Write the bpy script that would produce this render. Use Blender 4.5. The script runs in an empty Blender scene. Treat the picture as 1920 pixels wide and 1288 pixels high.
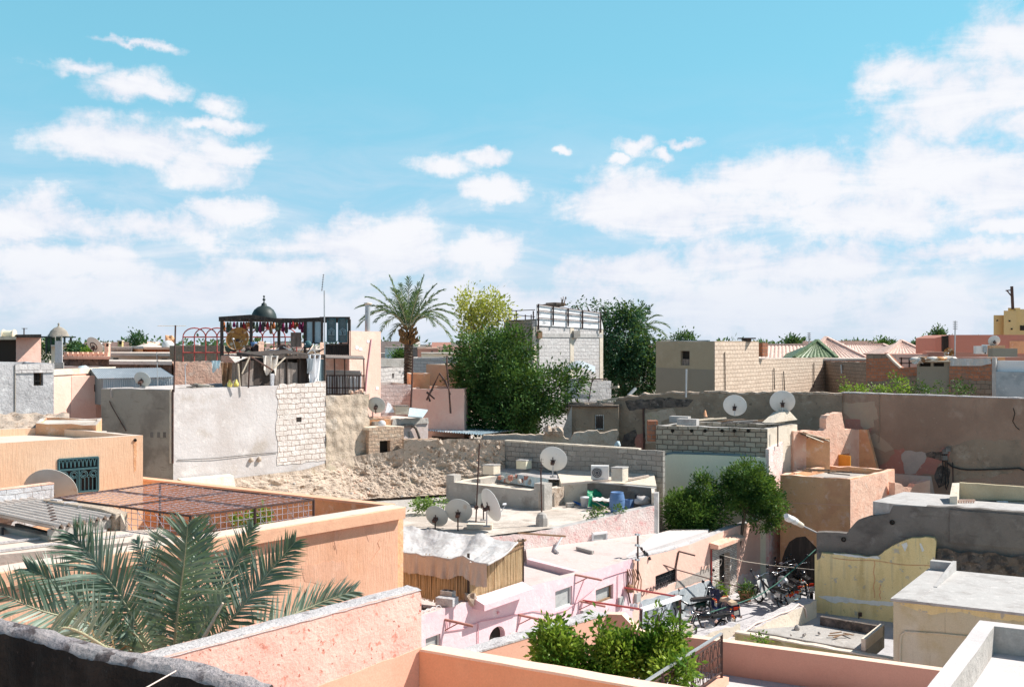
import bpy,math,random
from mathutils import Vector,Matrix,noise
from mathutils.geometry import tessellate_polygon
R=math.radians
scn=bpy.context.scene
COL=scn.collection
F,CX,CY,ZC=1900.0,960.0,644.0,10.0
cam=bpy.data.cameras.new('camera');cam_o=bpy.data.objects.new('camera',cam);COL.objects.link(cam_o)
cam_o.location=(0,0,ZC);cam_o.rotation_euler=(R(90),0,0)
cam.sensor_width=36;cam.lens=F/1920*36;cam.clip_end=8000;cam.clip_start=.1
scn.camera=cam_o
SUN_EL,SUN_AZ=47.0,12.0
sv=Vector((math.cos(R(SUN_EL))*math.cos(R(SUN_AZ)),math.cos(R(SUN_EL))*math.sin(R(SUN_AZ)),math.sin(R(SUN_EL))))
sl=bpy.data.lights.new('sun','SUN');sl.energy=5.0;sl.angle=R(.53);sl.color=(1,.95,.88)
so=bpy.data.objects.new('sun',sl);COL.objects.link(so);so.rotation_euler=(-sv).to_track_quat('-Z','Y').to_euler()
so.location=(30,10,60)
scn.view_settings.view_transform='Standard';scn.view_settings.look='None'
scn.view_settings.exposure=.55;scn.view_settings.gamma=1
class NT:
 """tiny node-tree writer"""
 def __init__(s,tree):s.t=tree;s.n=tree.nodes;s.l=tree.links
 def node(s,kind,ins=None,**at):
  nd=s.n.new(kind)
  for k,v in at.items():setattr(nd,k,v)
  for k,v in(ins or{}).items():
   i=nd.inputs[k]
   if isinstance(v,bpy.types.NodeSocket):s.l.new(v,i)
   else:i.default_value=v
  return nd
 def math(s,op,a,b=None,c=None,clamp=False):
  ins={0:a}
  if b is not None:ins[1]=b
  if c is not None:ins[2]=c
  return s.node('ShaderNodeMath',ins,operation=op,use_clamp=clamp).outputs[0]
 def mix(s,f,a,b,blend='MIX'):
  def c(x):return x if isinstance(x,bpy.types.NodeSocket)else(*x[:3],1)
  f=f if isinstance(f,bpy.types.NodeSocket)else f
  nd=s.node('ShaderNodeMix',{0:f,6:c(a),7:c(b)},data_type='RGBA',blend_type=blend)
  return nd.outputs[2]
 def rng(s,v,lo,hi,a=0.,b=1.,smooth=True):
  return s.node('ShaderNodeMapRange',{0:v,1:lo,2:hi,3:a,4:b},interpolation_type='SMOOTHSTEP' if smooth else 'LINEAR').outputs[0]
w=bpy.data.worlds.new('World');scn.world=w;w.use_nodes=True
W=NT(w.node_tree);w.node_tree.nodes.clear()
sky=W.node('ShaderNodeTexSky',sky_type='NISHITA',sun_disc=False,sun_elevation=R(SUN_EL),sun_rotation=R(90-SUN_AZ),altitude=400,air_density=1.0,dust_density=.6,ozone_density=1.6)
tc=W.node('ShaderNodeTexCoord')
sx=W.node('ShaderNodeSeparateXYZ',{0:tc.outputs['Generated']})
az=W.math('ARCTAN2',sx.outputs[0],sx.outputs[1]);el=W.math('ARCSINE',sx.outputs[2])
ae=W.node('ShaderNodeCombineXYZ',{0:az,1:el,2:0.}).outputs[0]
CL=[(250,268,150,44),(375,318,66,44),(430,288,66,22),(405,200,42,20),(232,158,70,26),(150,125,60,16),(300,170,52,18),(235,80,80,9),(400,235,66,13),(838,308,64,28),(905,290,46,18),(930,358,74,24),(1195,272,44,16),(1280,270,40,10),(1052,281,22,10),(1165,300,24,9),(1245,292,20,11),
(1215,385,260,62),(1480,335,230,58),(1780,345,250,84),(1690,405,200,50),(1830,190,150,86),(1700,135,100,38),(1880,75,100,60),(1950,225,110,44),(1800,205,70,24),
(80,420,190,50),(300,420,150,40),(430,400,120,28),(700,470,290,66),(900,470,130,42),(100,490,200,40),(220,545,330,40),(480,560,300,50),(560,510,180,40),(1180,505,170,50),(1500,500,280,60),(1820,470,160,26),(1400,575,420,70),(1000,580,330,60),(1900,425,90,16),(1750,590,300,50),(720,585,380,50)]
nz=W.node('ShaderNodeTexNoise',{'Vector':ae,'Scale':13.,'Detail':12.,'Roughness':.66},noise_dimensions='2D').outputs['Fac']
st=W.node('ShaderNodeMapping',{0:ae,3:(1.0,3.4,1)}).outputs[0]
nz2=W.node('ShaderNodeTexNoise',{'Vector':st,'Scale':9.,'Detail':8.,'Roughness':.6,'Distortion':.4},noise_dimensions='2D').outputs['Fac']
warp=W.node('ShaderNodeTexNoise',{'Vector':ae,'Scale':22.,'Detail':6.,'Roughness':.6},noise_dimensions='2D').outputs['Color']
wv=W.node('ShaderNodeVectorMath',{0:warp,1:(.5,.5,.5)},operation='SUBTRACT').outputs[0]
wv=W.node('ShaderNodeVectorMath',{0:wv,3:.03},operation='SCALE').outputs[0]
aew=W.node('ShaderNodeVectorMath',{0:ae,1:wv},operation='ADD').outputs[0]
best=None
for(cx_,cy_,rx_,ry_)in CL:
 a0=math.atan((cx_-CX)/F);e0=math.atan((CY-cy_)/F*math.cos(a0));rx_=rx_/F*1.18;ry_=ry_/F*1.2
 v=W.node('ShaderNodeVectorMath',{0:aew,1:(1/rx_,1/ry_,0),2:(-a0/rx_,-e0/ry_,0)},operation='MULTIPLY_ADD').outputs[0]
 ln=W.node('ShaderNodeVectorMath',{0:v},operation='LENGTH').outputs['Value']
 best=ln if best is None else W.math('MINIMUM',best,ln)
den=W.math('SUBTRACT',1.0,best)
den=W.math('ADD',den,W.math('MULTIPLY',W.math('SUBTRACT',nz,.5),1.9))
den=W.math('ADD',den,W.math('MULTIPLY',W.math('SUBTRACT',nz2,.5),1.1))
dens=W.rng(den,-.22,.66,0,.94)
low=W.rng(el,.0,.30,1,0)
veil=W.math('MULTIPLY',W.rng(nz2,.3,.72,.3,.95),W.math('POWER',low,1.35))
dens=W.math('MAXIMUM',dens,veil)
sh=W.math('ADD',W.math('MULTIPLY',den,.45),W.math('MULTIPLY',nz2,.9))
ccol=W.mix(W.rng(sh,.3,.95),(7.9,8.1,9.1),(9.6,9.5,9.8))
tint=W.mix(W.rng(el,0.,.3),(.95,1.12,1.5),(1.12,1.97,1.68));tint=W.mix(W.rng(el,.35,.7),tint,(.72,.8,.82))
base=W.mix(1.,sky.outputs[0],tint,'MULTIPLY');base=W.mix(W.rng(el,.55,.3,0,.6),base,(2.5,6.2,8.0))
colr=W.mix(dens,base,ccol);colr=W.mix(W.rng(el,-.02,.11,.75,0),colr,(6.9,7.7,8.9))
bg=W.node('ShaderNodeBackground',{0:colr,1:.07})
wo=W.node('ShaderNodeOutputWorld',{0:bg.outputs[0]})
def P(px,py,Y):return Vector(((px-CX)/F*Y,Y,ZC-(py-CY)/F*Y))
def G(px,py,h):return P(px,py,F*h/(py-CY))
def PX(px,Y,z):return Vector(((px-CX)/F*Y,Y,z))
def rnd(a,b):return random.uniform(a,b)
UA=Vector((.59,.807,0));UB=Vector((.807,-.59,0));UZ=Vector((0,0,1))
class Pl:
 """a vertical wall plane through two points; u runs along it, n points at the viewer's side"""
 def __init__(s,a,b):
  s.a=Vector((a[0],a[1]));d=Vector((b[0]-a[0],b[1]-a[1]));s.L=d.length;s.d=d.normalized();s.n=Vector((s.d.y,-s.d.x))
 def uz(s,px,py):
  k=(px-CX)/F;den=s.d.x-k*s.d.y;u=(k*s.a.y-s.a.x)/den;Y=s.a.y+s.d.y*u
  return(u,ZC-(py-CY)/F*Y)
 def w(s,u,z,o=0):q=s.a+s.d*u+s.n*o;return Vector((q.x,q.y,z))
 def p(s,px,py,o=0):u,z=s.uz(px,py);return s.w(u,z,o)
 def rect(s,x0,y0,x1,y1):
  u0=s.uz(x0,(y0+y1)/2)[0];u1=s.uz(x1,(y0+y1)/2)[0];xm=(x0+x1)/2
  return(u0,s.uz(xm,y1)[1],u1,s.uz(xm,y0)[1])
class MB:
 def __init__(s):s.v=[];s.f=[];s.m=[];s.s=[]
 def add(s,vs,fs,m=0,sm=False):
  b=len(s.v);s.v+=[tuple(q)for q in vs]
  for f in fs:s.f.append([b+i for i in f]);s.m.append(m);s.s.append(sm)
  return s
 def quad(s,a,b,c,d,m=0):return s.add([a,b,c,d],[(0,1,2,3)],m)
 def hexa(s,p,m=0):
  return s.add(p,[(3,2,1,0),(4,5,6,7),(0,1,5,4),(1,2,6,5),(2,3,7,6),(3,0,4,7)],m)
 def box(s,c,sz,rz=0,m=0,M=None):
  x,y,z=sz[0]/2,sz[1]/2,sz[2]/2
  M=M or Matrix.Rotation(rz,3,'Z');c=Vector(c)
  return s.hexa([c+M@Vector(q)for q in((-x,-y,-z),(x,-y,-z),(x,y,-z),(-x,y,-z),(-x,-y,z),(x,-y,z),(x,y,z),(-x,y,z))],m)
 def prism(s,pts,z0,z1,m=0):
  n=len(pts);z0=[z0]*n if not isinstance(z0,(list,tuple))else z0;z1=[z1]*n if not isinstance(z1,(list,tuple))else z1
  vs=[(p[0],p[1],z0[i])for i,p in enumerate(pts)]+[(p[0],p[1],z1[i])for i,p in enumerate(pts)]
  fs=[(i,(i+1)%n,n+(i+1)%n,n+i)for i in range(n)]+[tuple(range(n-1,-1,-1)),tuple(range(n,2*n))]
  return s.add(vs,fs,m)
 def tube(s,pts,r,n=6,r2=None,m=0,sm=True,cap=True):
  pts=[Vector(p)for p in pts];r2=r if r2 is None else r2;vs=[];k=len(pts);up=None
  for i,p in enumerate(pts):
   t=(pts[min(i+1,k-1)]-pts[max(i-1,0)])
   t=t.normalized()if t.length>1e-9 else Vector((0,0,1))
   if up is None:up=Vector((0,0,1))if abs(t.z)<.9 else Vector((1,0,0))
   a=t.cross(up).normalized();b=a.cross(t).normalized();up=b
   rr=r+(r2-r)*i/max(1,k-1)
   for j in range(n):
    q=2*math.pi*j/n;vs.append(p+a*(rr*math.cos(q))+b*(rr*math.sin(q)))
  fs=[(i*n+j,i*n+(j+1)%n,(i+1)*n+(j+1)%n,(i+1)*n+j)for i in range(k-1)for j in range(n)]
  s.add(vs,fs,m,sm)
  if cap:s.add(vs[:n],[tuple(range(n-1,-1,-1))],m);s.add(vs[-n:],[tuple(range(n))],m)
  return s
 def lathe(s,prof,c,n=16,M=None,m=0,sm=True):
  M=M or Matrix.Identity(3);c=Vector(c);vs=[]
  for r,z in prof:
   for j in range(n):q=2*math.pi*j/n;vs.append(c+M@Vector((r*math.cos(q),r*math.sin(q),z)))
  fs=[(i*n+j,i*n+(j+1)%n,(i+1)*n+(j+1)%n,(i+1)*n+j)for i in range(len(prof)-1)for j in range(n)]
  return s.add(vs,fs,m,sm)
 def grid(s,fn,nu,nv,m=0,sm=True):
  vs=[fn(i/nu,j/nv)for j in range(nv+1)for i in range(nu+1)]
  fs=[(j*(nu+1)+i,j*(nu+1)+i+1,(j+1)*(nu+1)+i+1,(j+1)*(nu+1)+i)for j in range(nv)for i in range(nu)]
  return s.add(vs,fs,m,sm)
 def bar(s,a,b,wd,ht=None,m=0):
  a=Vector(a);b=Vector(b);ht=ht or wd;t=(b-a).normalized();up=Vector((0,0,1))if abs(t.z)<.95 else Vector((1,0,0))
  x=t.cross(up).normalized()*wd/2;y=x.normalized().cross(t).normalized()*ht/2
  return s.hexa([a-x-y,a+x-y,b+x-y,b-x-y,a-x+y,a+x+y,b+x+y,b-x+y],m)
 def blob(s,c,r,n=8,seed=0,am=.25,m=0,sm=True,sc=(1,1,1)):
  c=Vector(c);vs=[];k=max(3,n//2)
  for i in range(k+1):
   th=math.pi*i/k
   for j in range(n):
    q=2*math.pi*j/n;d=Vector((math.sin(th)*math.cos(q),math.sin(th)*math.sin(q),math.cos(th)))
    rr=r*(1+am*noise.noise(d*1.7+Vector((seed*3.1,seed*1.7,0))));vs.append(c+Vector((d.x*rr*sc[0],d.y*rr*sc[1],d.z*rr*sc[2])))
  fs=[(i*n+j,i*n+(j+1)%n,(i+1)*n+(j+1)%n,(i+1)*n+j)for i in range(k)for j in range(n)]
  return s.add(vs,fs,m,sm)
def slab(mb,pl,outer,holes=(),th=.25,o=0.,hd=None,m=0):
 """wall polygon (u,z list) on a plane with rectangular openings (u0,z0,u1,z1); thickness goes away from the viewer"""
 hd=th if hd is None else hd
 out=list(outer);hs=[list(h)if isinstance(h[0],(tuple,list))else[(h[0],h[1]),(h[2],h[1]),(h[2],h[3]),(h[0],h[3])]for h in holes]
 loops=[out]+hs;flat=[q for L in loops for q in L]
 tri=tessellate_polygon([[Vector((u,z,0))for u,z in L]for L in loops])
 mb.add([pl.w(u,z,o)for u,z in flat],[tuple(t)for t in tri],m)
 tb=tessellate_polygon([[Vector((u,z,0))for u,z in out]]);mb.add([pl.w(u,z,o-th)for u,z in out],[tuple(t)for t in tb],m)
 n=len(out)
 for i in range(n):
  a,b=out[i],out[(i+1)%n];mb.quad(pl.w(*a,o),pl.w(*b,o),pl.w(*b,o-th),pl.w(*a,o-th),m)
 for h in hs:
  for i in range(len(h)):a,b=h[i],h[(i+1)%len(h)];mb.quad(pl.w(*a,o),pl.w(*b,o),pl.w(*b,o-hd),pl.w(*a,o-hd),m)
 return mb
def rag(pts,am=.03,step=.35,closed=False,skip=()):
 """roughen a line of (u,z) points"""
 out=[]
 n=len(pts)
 for i in range(n if closed else n-1):
  a=Vector(pts[i]);b=Vector(pts[(i+1)%n]);L=(b-a).length;k=max(1,int(L/step))if i not in skip else 1
  nm=Vector((-(b-a).y,(b-a).x)).normalized()
  for j in range(k):
   q=a.lerp(b,j/k);d=0 if(j==0)else rnd(-am,am);out.append((q.x+nm.x*d,q.y+nm.y*d))
 if not closed:out.append(tuple(pts[-1]))
 return out
def link(o):COL.objects.link(o);return o
def mesh_obj(name,mb,mats,origin,parent=None,label=None):
 me=bpy.data.meshes.new(name);o=origin
 me.from_pydata([(x-o.x,y-o.y,z-o.z)for x,y,z in mb.v],[],mb.f)
 if not isinstance(mats,(list,tuple)):mats=[mats]
 for mt in mats:me.materials.append(mt)
 for p,mi,sm in zip(me.polygons,mb.m,mb.s):p.material_index=min(mi,len(mats)-1);p.use_smooth=sm
 uv=me.uv_layers.new(name='UVMap').data
 for p in me.polygons:
  n=p.normal
  if abs(n.z)>.75:t,b=Vector((UB.x,UB.y,0)),Vector((UA.x,UA.y,0))
  else:
   t=Vector((-n.y,n.x,0)).normalized();t=-t if t.x<0 else t;b=UZ
  for li in p.loop_indices:
   c=mb.v[me.loops[li].vertex_index];uv[li].uv=(c[0]*t.x+c[1]*t.y,c[2]if b is UZ else c[0]*b.x+c[1]*b.y)
 ob=bpy.data.objects.new(name,me);link(ob)
 if parent:ob.parent=parent
 ob.location=(0,0,0)if parent else o
 if label:ob['label']=label
 return ob
class Thing:
 """an Empty at the thing's base with its parts; sub-parts hang from a part"""
 def __init__(s,name,label,cat,group=None,origin=None):
  s.name,s.label,s.cat,s.group,s.o,s.e,s.q=name,label,cat,group,origin,None,[]
 def part(s,name,mb,mats,parent=None,label=None):
  if s.e is None:
   if s.o is None:
    xs=[v[0]for v in mb.v];ys=[v[1]for v in mb.v];zs=[v[2]for v in mb.v]
    s.o=Vector(((min(xs)+max(xs))/2,(min(ys)+max(ys))/2,min(zs)))
   s.e=bpy.data.objects.new(s.name,None);link(s.e);s.e.location=s.o;s.e['label']=s.label;s.e['category']=s.cat;s.e['kind']='thing';s.e.empty_display_size=.3
   if s.group:s.e['group']=s.group
  return mesh_obj(name,mb,mats,s.o,parent or s.e,label)
def single(name,label,cat,mb,mats,group=None,kind=None):
 xs=[v[0]for v in mb.v];ys=[v[1]for v in mb.v];zs=[v[2]for v in mb.v]
 ob=mesh_obj(name,mb,mats,Vector(((min(xs)+max(xs))/2,(min(ys)+max(ys))/2,min(zs))))
 if kind=='structure':ob['kind']=kind;return ob
 ob['label']=label;ob['category']=cat
 if kind:ob['kind']=kind
 if group:ob['group']=group
 return ob
def copy_thing(root,loc,rz=0,label=None,sc=1):
 c=root.copy();link(c);c.location=loc;c.rotation_euler.z=rz;c.scale=(sc,sc,sc)
 if label:c['label']=label
 for ch in list(root.children):
  d=ch.copy();link(d);d.parent=c
  for g in list(ch.children):k=g.copy();link(k);k.parent=d
 return c
def surf(name,base,layers=(),rough=.9,bump=None,bscale=None,brick=None,metal=0,spec=.3,grain=.06,sheen=None):
 """layers: (colour, scale or (sx,sy,sz), lo, hi, max amount[, detail]); brick: dict of a masonry pattern over the UV metres"""
 m=bpy.data.materials.new(name);m.use_nodes=True;T=NT(m.node_tree);bs=m.node_tree.nodes['Principled BSDF']
 tc=T.node('ShaderNodeTexCoord');ob=tc.outputs['Object'];geo=T.node('ShaderNodeNewGeometry');ob=geo.outputs['Position']
 col=(*base,1);h=None
 def noi(scale,det=6.,rough=.6):
  v=ob
  if isinstance(scale,(tuple,list)):v=T.node('ShaderNodeMapping',{0:ob,3:scale}).outputs[0];scale=1.
  return T.node('ShaderNodeTexNoise',{'Vector':v,'Scale':float(scale),'Detail':det,'Roughness':rough}).outputs['Fac']
 if brick:
  b=T.node('ShaderNodeTexBrick',{'Vector':tc.outputs['UV'],'Color1':(*brick['c1'],1),'Color2':(*brick['c2'],1),'Mortar':(*brick['mo'],1),'Scale':1.,'Mortar Size':brick.get('ms',.012),'Mortar Smooth':.3,'Bias':brick.get('bias',0.),'Brick Width':brick.get('w',.42),'Row Height':brick.get('h',.21)})
  wn=T.node('ShaderNodeTexNoise',{'Vector':ob,'Scale':brick.get('wob',1.2),'Detail':4.}).outputs['Color']
  wn=T.node('ShaderNodeVectorMath',{0:wn,1:(.5,.5,.5)},operation='SUBTRACT').outputs[0]
  wn=T.node('ShaderNodeVectorMath',{0:wn,3:brick.get('wa',.12)},operation='SCALE').outputs[0]
  T.l.new(T.node('ShaderNodeVectorMath',{0:tc.outputs['UV'],1:wn},operation='ADD').outputs[0],b.inputs['Vector'])
  col=b.outputs[0];h=T.math('MULTIPLY',b.outputs['Fac'],-brick.get('d',.6))
  if 'cover' in brick:
   cc,sc_,lo,hi=brick['cover'];f=T.rng(noi(sc_),lo,hi);col=T.mix(f,col,cc);h=T.math('MULTIPLY',h,T.math('SUBTRACT',1.,f))
 first=True
 for L in layers:
  c2,sc,lo,hi,amt=L[:5];det=L[5]if len(L)>5 else 7.
  f=T.rng(noi(sc,det),lo,hi,0,amt);col=T.mix(f,col,c2)
 if grain:
  g=T.rng(noi(38.,3.,.7),.25,.75,1-grain*2.2,1+grain*1.6,False)
  gg=T.node('ShaderNodeCombineColor',{0:g,1:g,2:g}).outputs[0];col=T.mix(1.,col,gg,'MULTIPLY')
 if isinstance(col,tuple):bs.inputs['Base Color'].default_value=col
 else:T.l.new(col,bs.inputs['Base Color'])
 bs.inputs['Roughness'].default_value=rough;bs.inputs['Metallic'].default_value=metal;bs.inputs['Specular IOR Level'].default_value=spec
 if bump:
  n1=noi(bscale or 9.,8.,.65);hh=T.math('MULTIPLY',n1,1.)
  n2=noi(1.1,5.);hh=T.math('ADD',hh,T.math('MULTIPLY',n2,2.2))
  if h is not None:hh=T.math('ADD',hh,h)
  bp=T.node('ShaderNodeBump',{'Strength':min(1.,bump),'Distance':.05,'Height':hh});T.l.new(bp.outputs[0],bs.inputs['Normal'])
 return m
def leafmat(name,c1,c2,c3=None,trans=.35,rough=.45,nsc=1.7):
 m=bpy.data.materials.new(name);m.use_nodes=True;T=NT(m.node_tree);bs=m.node_tree.nodes['Principled BSDF']
 geo=T.node('ShaderNodeNewGeometry');r=geo.outputs['Random Per Island'];pos=geo.outputs['Position']
 n=T.node('ShaderNodeTexNoise',{'Vector':pos,'Scale':nsc,'Detail':4.}).outputs['Fac']
 f=T.math('MULTIPLY',T.rng(n,.36,.64,.12,1.15),T.math('MULTIPLY_ADD',r,.8,.2));col=T.mix(f,c1,c2);col=T.mix(T.rng(n,.62,.36,0,.55),col,c3 or c1)  # noise puts sunlit and shaded leaf clumps into the colour
 T.l.new(col,bs.inputs['Base Color']);bs.inputs['Roughness'].default_value=rough;bs.inputs['Specular IOR Level'].default_value=.22
 tr=T.node('ShaderNodeBsdfTranslucent',{0:T.mix(.5,col,(.35,.5,.05))});ms=T.node('ShaderNodeMixShader',{0:trans,1:bs.outputs[0],2:tr.outputs[0]})
 T.l.new(ms.outputs[0],m.node_tree.nodes['Material Output'].inputs[0]);return m
BLK=(.02,.016,.014)
M={}
M['ground']=surf('dusty_ground',(.42,.36,.3),[((.3,.25,.2),.2,.4,.7,.8)],bump=.4)
M['street']=surf('street_concrete',(.52,.5,.51),[((.36,.34,.34),.6,.45,.7,.8),((.55,.52,.48),3.,.55,.75,.5)],bump=.35)
M['orange']=surf('orange_render',(.76,.44,.3),[((.62,.29,.15),(24,24,3.),.44,.74,.3),((.84,.5,.34),(6,6,1.4),.5,.75,.5),((.62,.29,.15),.5,.5,.75,.35),((.56,.3,.19),(1.5,1.5,.3),.56,.7,.35)],bump=.35,bscale=(26,26,2.6))
M['orange_pale']=surf('pale_orange_render',(.82,.55,.37),[((.72,.43,.27),(18,18,1.6),.46,.72,.5),((.86,.62,.45),.6,.5,.75,.5)],bump=.25,bscale=(26,26,2.6))
M['or_stain']=surf('faded_orange_patch',(.68,.38,.255),[((.74,.44,.31),3.,.45,.65,.8)],bump=.3,bscale=(24,24,3))
M['red_stain']=surf('terracotta_drip_stain',(.74,.34,.2),[((.82,.39,.23),4.,.45,.65,.8)],bump=.12)
M['sred_stain']=surf('salmon_red_drip_stain',(.58,.29,.22),[((.65,.33,.25),4.,.45,.65,.8)],bump=.12)
M['cornice']=surf('smooth_orange_coping',(.8,.46,.3),[((.66,.36,.24),3.,.45,.7,.5)],bump=.2)
M['coping_white']=surf('bleached_coping',(.68,.56,.48),[((.56,.43,.35),2.,.5,.72,.6),((.45,.38,.33),9.,.64,.74,.5)],bump=.25)
M['pink_rough']=surf('rough_pink_render',(.78,.46,.385),[((.7,.34,.26),5.,.55,.68,.6),((.8,.56,.48),1.3,.42,.66,.8),((.42,.1,.06),17.,.62,.67,.95),((.6,.2,.14),9.,.6,.66,.7),((.66,.36,.28),.7,.52,.7,.4)],bump=.4,bscale=16.)
M['pink_smooth']=surf('smooth_salmon_render',(.8,.44,.32),[((.72,.36,.25),1.5,.45,.7,.4),((.62,.33,.24),(2.4,2.4,.5),.58,.72,.4)],bump=.12)
M['red']=surf('terracotta_render',(.85,.4,.23),[((.78,.34,.19),1.2,.4,.7,.5),((.88,.45,.28),3.,.55,.72,.3),((.66,.29,.17),(2.2,2.2,.5),.58,.72,.35)],bump=.12,grain=.04)
M['red_cap']=surf('terracotta_coping',(.88,.62,.48),[((.8,.5,.38),2.,.5,.7,.5)],bump=.15)
M['salmon_red']=surf('salmon_red_render',(.66,.33,.25),[((.58,.27,.2),1.,.45,.7,.5),((.5,.25,.19),(2.,2.,.4),.58,.72,.45)],bump=.12,grain=.04)
M['mortar_cap']=surf('grey_mortar_cap',(.55,.52,.52),[((.25,.22,.22),8.,.56,.68,.8),((.72,.68,.66),3.,.5,.7,.6)],bump=.8,bscale=18.)
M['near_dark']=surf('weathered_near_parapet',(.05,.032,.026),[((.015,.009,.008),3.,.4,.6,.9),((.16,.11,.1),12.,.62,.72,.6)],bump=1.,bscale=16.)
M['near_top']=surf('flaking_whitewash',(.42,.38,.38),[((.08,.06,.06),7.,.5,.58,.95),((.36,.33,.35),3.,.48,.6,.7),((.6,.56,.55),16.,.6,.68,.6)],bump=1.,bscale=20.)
M['white_roof']=surf('whitewashed_roof',(.47,.45,.435),[((.35,.325,.31),1.2,.48,.68,.8),((.28,.25,.23),(2,9,2),.58,.7,.6),((.6,.57,.55),4.,.5,.7,.6)],bump=.35)
M['white_smooth']=surf('white_screed',(.6,.555,.545),[((.54,.5,.49),.8,.45,.7,.6),((.5,.46,.45),(1.2,5,1),.64,.75,.5)],bump=.25)
M['pinkish_roof']=surf('pinkish_whitewash',(.6,.5,.47),[((.54,.41,.38),1.,.5,.7,.7),((.46,.38,.32),2.6,.56,.7,.7),((.66,.58,.55),6.,.5,.7,.5)],bump=.3)
M['tr_floor']=surf('dusty_terrace_floor',(.5,.43,.37),[((.66,.59,.53),.5,.42,.62,.9),((.38,.32,.27),1.5,.52,.68,.8),((.24,.2,.17),(2,7,2),.6,.72,.6),((.72,.66,.6),5.,.56,.7,.5)],bump=.5)
M['pink_house']=surf('pale_pink_paint',(.8,.56,.59),[((.78,.46,.52),.7,.52,.74,.6),((.84,.68,.68),2.,.5,.7,.7),((.84,.55,.55),9.,.66,.74,.4)],bump=.3)
M['pink_trim']=surf('pink_trim_paint',(.78,.4,.46),[((.85,.55,.58),2.,.45,.7,.6)],bump=.2)
M['salmon']=surf('salmon_house_paint',(.86,.54,.44),[((.9,.64,.54),.9,.45,.7,.7),((.78,.42,.34),2.5,.58,.72,.5),((.8,.68,.6),6.,.62,.72,.5)],bump=.35)
M['speck_pink']=surf('flaking_pink_wall',(.86,.66,.61),[((.84,.42,.4),5.,.54,.63,.75),((.9,.8,.75),1.4,.45,.65,.9),((.6,.2,.2),13.,.64,.69,.8),((.7,.6,.5),.8,.6,.75,.5)],bump=.8,bscale=16.)
M['cement']=surf('cement_wainscot',(.44,.48,.51),[((.3,.34,.37),1.6,.45,.68,.8),((.62,.64,.64),3.5,.56,.7,.6)],bump=.4)
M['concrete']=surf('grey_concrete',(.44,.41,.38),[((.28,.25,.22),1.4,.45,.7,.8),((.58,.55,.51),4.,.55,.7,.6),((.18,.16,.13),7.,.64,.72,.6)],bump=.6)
M['grey_plaster']=surf('stained_grey_plaster',(.53,.48,.46),[((.62,.58,.57),.45,.42,.62,.9),((.45,.39,.34),.8,.56,.72,.75),((.36,.31,.27),(1.4,1.4,5),.62,.75,.6),((.78,.73,.7),2.4,.55,.7,.5)],bump=.35)
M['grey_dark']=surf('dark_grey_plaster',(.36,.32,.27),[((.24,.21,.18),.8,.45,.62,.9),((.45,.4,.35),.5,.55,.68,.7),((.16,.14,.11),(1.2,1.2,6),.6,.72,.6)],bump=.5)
M['grey_rough']=surf('rough_pale_cement',(.5,.49,.5),[((.36,.35,.36),1.,.48,.66,.8),((.66,.65,.65),3.4,.52,.68,.8),((.25,.25,.27),10.,.6,.7,.5)],bump=.8)
M['rubble']=surf('crumbling_pise',(.5,.4,.32),[((.6,.48,.385),.7,.45,.65,.8),((.36,.26,.185),3.,.52,.64,.8),((.2,.13,.09),6.,.58,.66,.85),((.64,.54,.45),9.,.56,.68,.6),((.16,.11,.08),16.,.62,.68,.8),((.4,.38,.24),.9,.62,.74,.5)],bump=1.,bscale=8.)
M['pise_tan']=surf('scratched_pise',(.52,.42,.33),[((.62,.54,.46),.8,.5,.68,.8),((.36,.28,.2),6.,.56,.66,.7),((.22,.16,.1),14.,.62,.7,.7),((.44,.4,.26),.7,.58,.72,.5)],bump=1.,bscale=9.)
M['old_wall']=surf('old_brown_wall',(.35,.27,.2),[((.24,.19,.145),.6,.45,.62,.8),((.44,.36,.28),1.5,.54,.68,.7),((.13,.1,.08),4.,.62,.7,.7),((.48,.42,.35),6.,.62,.7,.5)],bump=.9,bscale=8.)
M['big_wall']=surf('big_brown_wall',(.37,.255,.19),[((.29,.195,.145),.4,.45,.65,.8),((.45,.34,.27),1.1,.55,.72,.6),((.24,.17,.13),(1.5,1.5,.5),.58,.72,.5),((.5,.4,.33),9.,.62,.72,.35)],bump=.6)
M['patch_pink']=surf('old_pink_distemper',(.42,.2,.16),[((.4,.18,.15),3.,.45,.65,.7),((.55,.4,.34),7.,.6,.7,.6)],bump=.5)
M['patch_grey']=surf('cement_patch',(.46,.4,.36),[((.4,.36,.33),3.,.45,.65,.7)],bump=.5)
M['patch_tan']=surf('tan_patch',(.44,.33,.25),[((.44,.35,.26),3.,.45,.65,.7)],bump=.5)
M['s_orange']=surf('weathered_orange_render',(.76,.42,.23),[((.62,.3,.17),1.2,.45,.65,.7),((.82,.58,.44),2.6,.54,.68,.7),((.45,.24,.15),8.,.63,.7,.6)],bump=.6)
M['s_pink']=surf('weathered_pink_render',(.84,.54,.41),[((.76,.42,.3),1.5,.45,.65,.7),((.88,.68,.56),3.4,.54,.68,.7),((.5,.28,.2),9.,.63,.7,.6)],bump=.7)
M['door_yellow']=surf('ochre_door',(.72,.36,.07),[((.6,.29,.05),3.,.45,.65,.5)],bump=.1)
M['yellow']=surf('peeling_yellow_paint',(.84,.66,.34),[((.7,.54,.26),(3,3,.6),.46,.68,.7),((.86,.72,.42),.9,.5,.7,.6),((.5,.46,.4),3.4,.6,.66,.9),((.5,.36,.16),(1.6,1.6,.4),.54,.7,.5),((.34,.24,.1),7.,.63,.7,.5),((.5,.43,.3),(7,7,.4),.56,.7,.4)],bump=.4)
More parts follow.
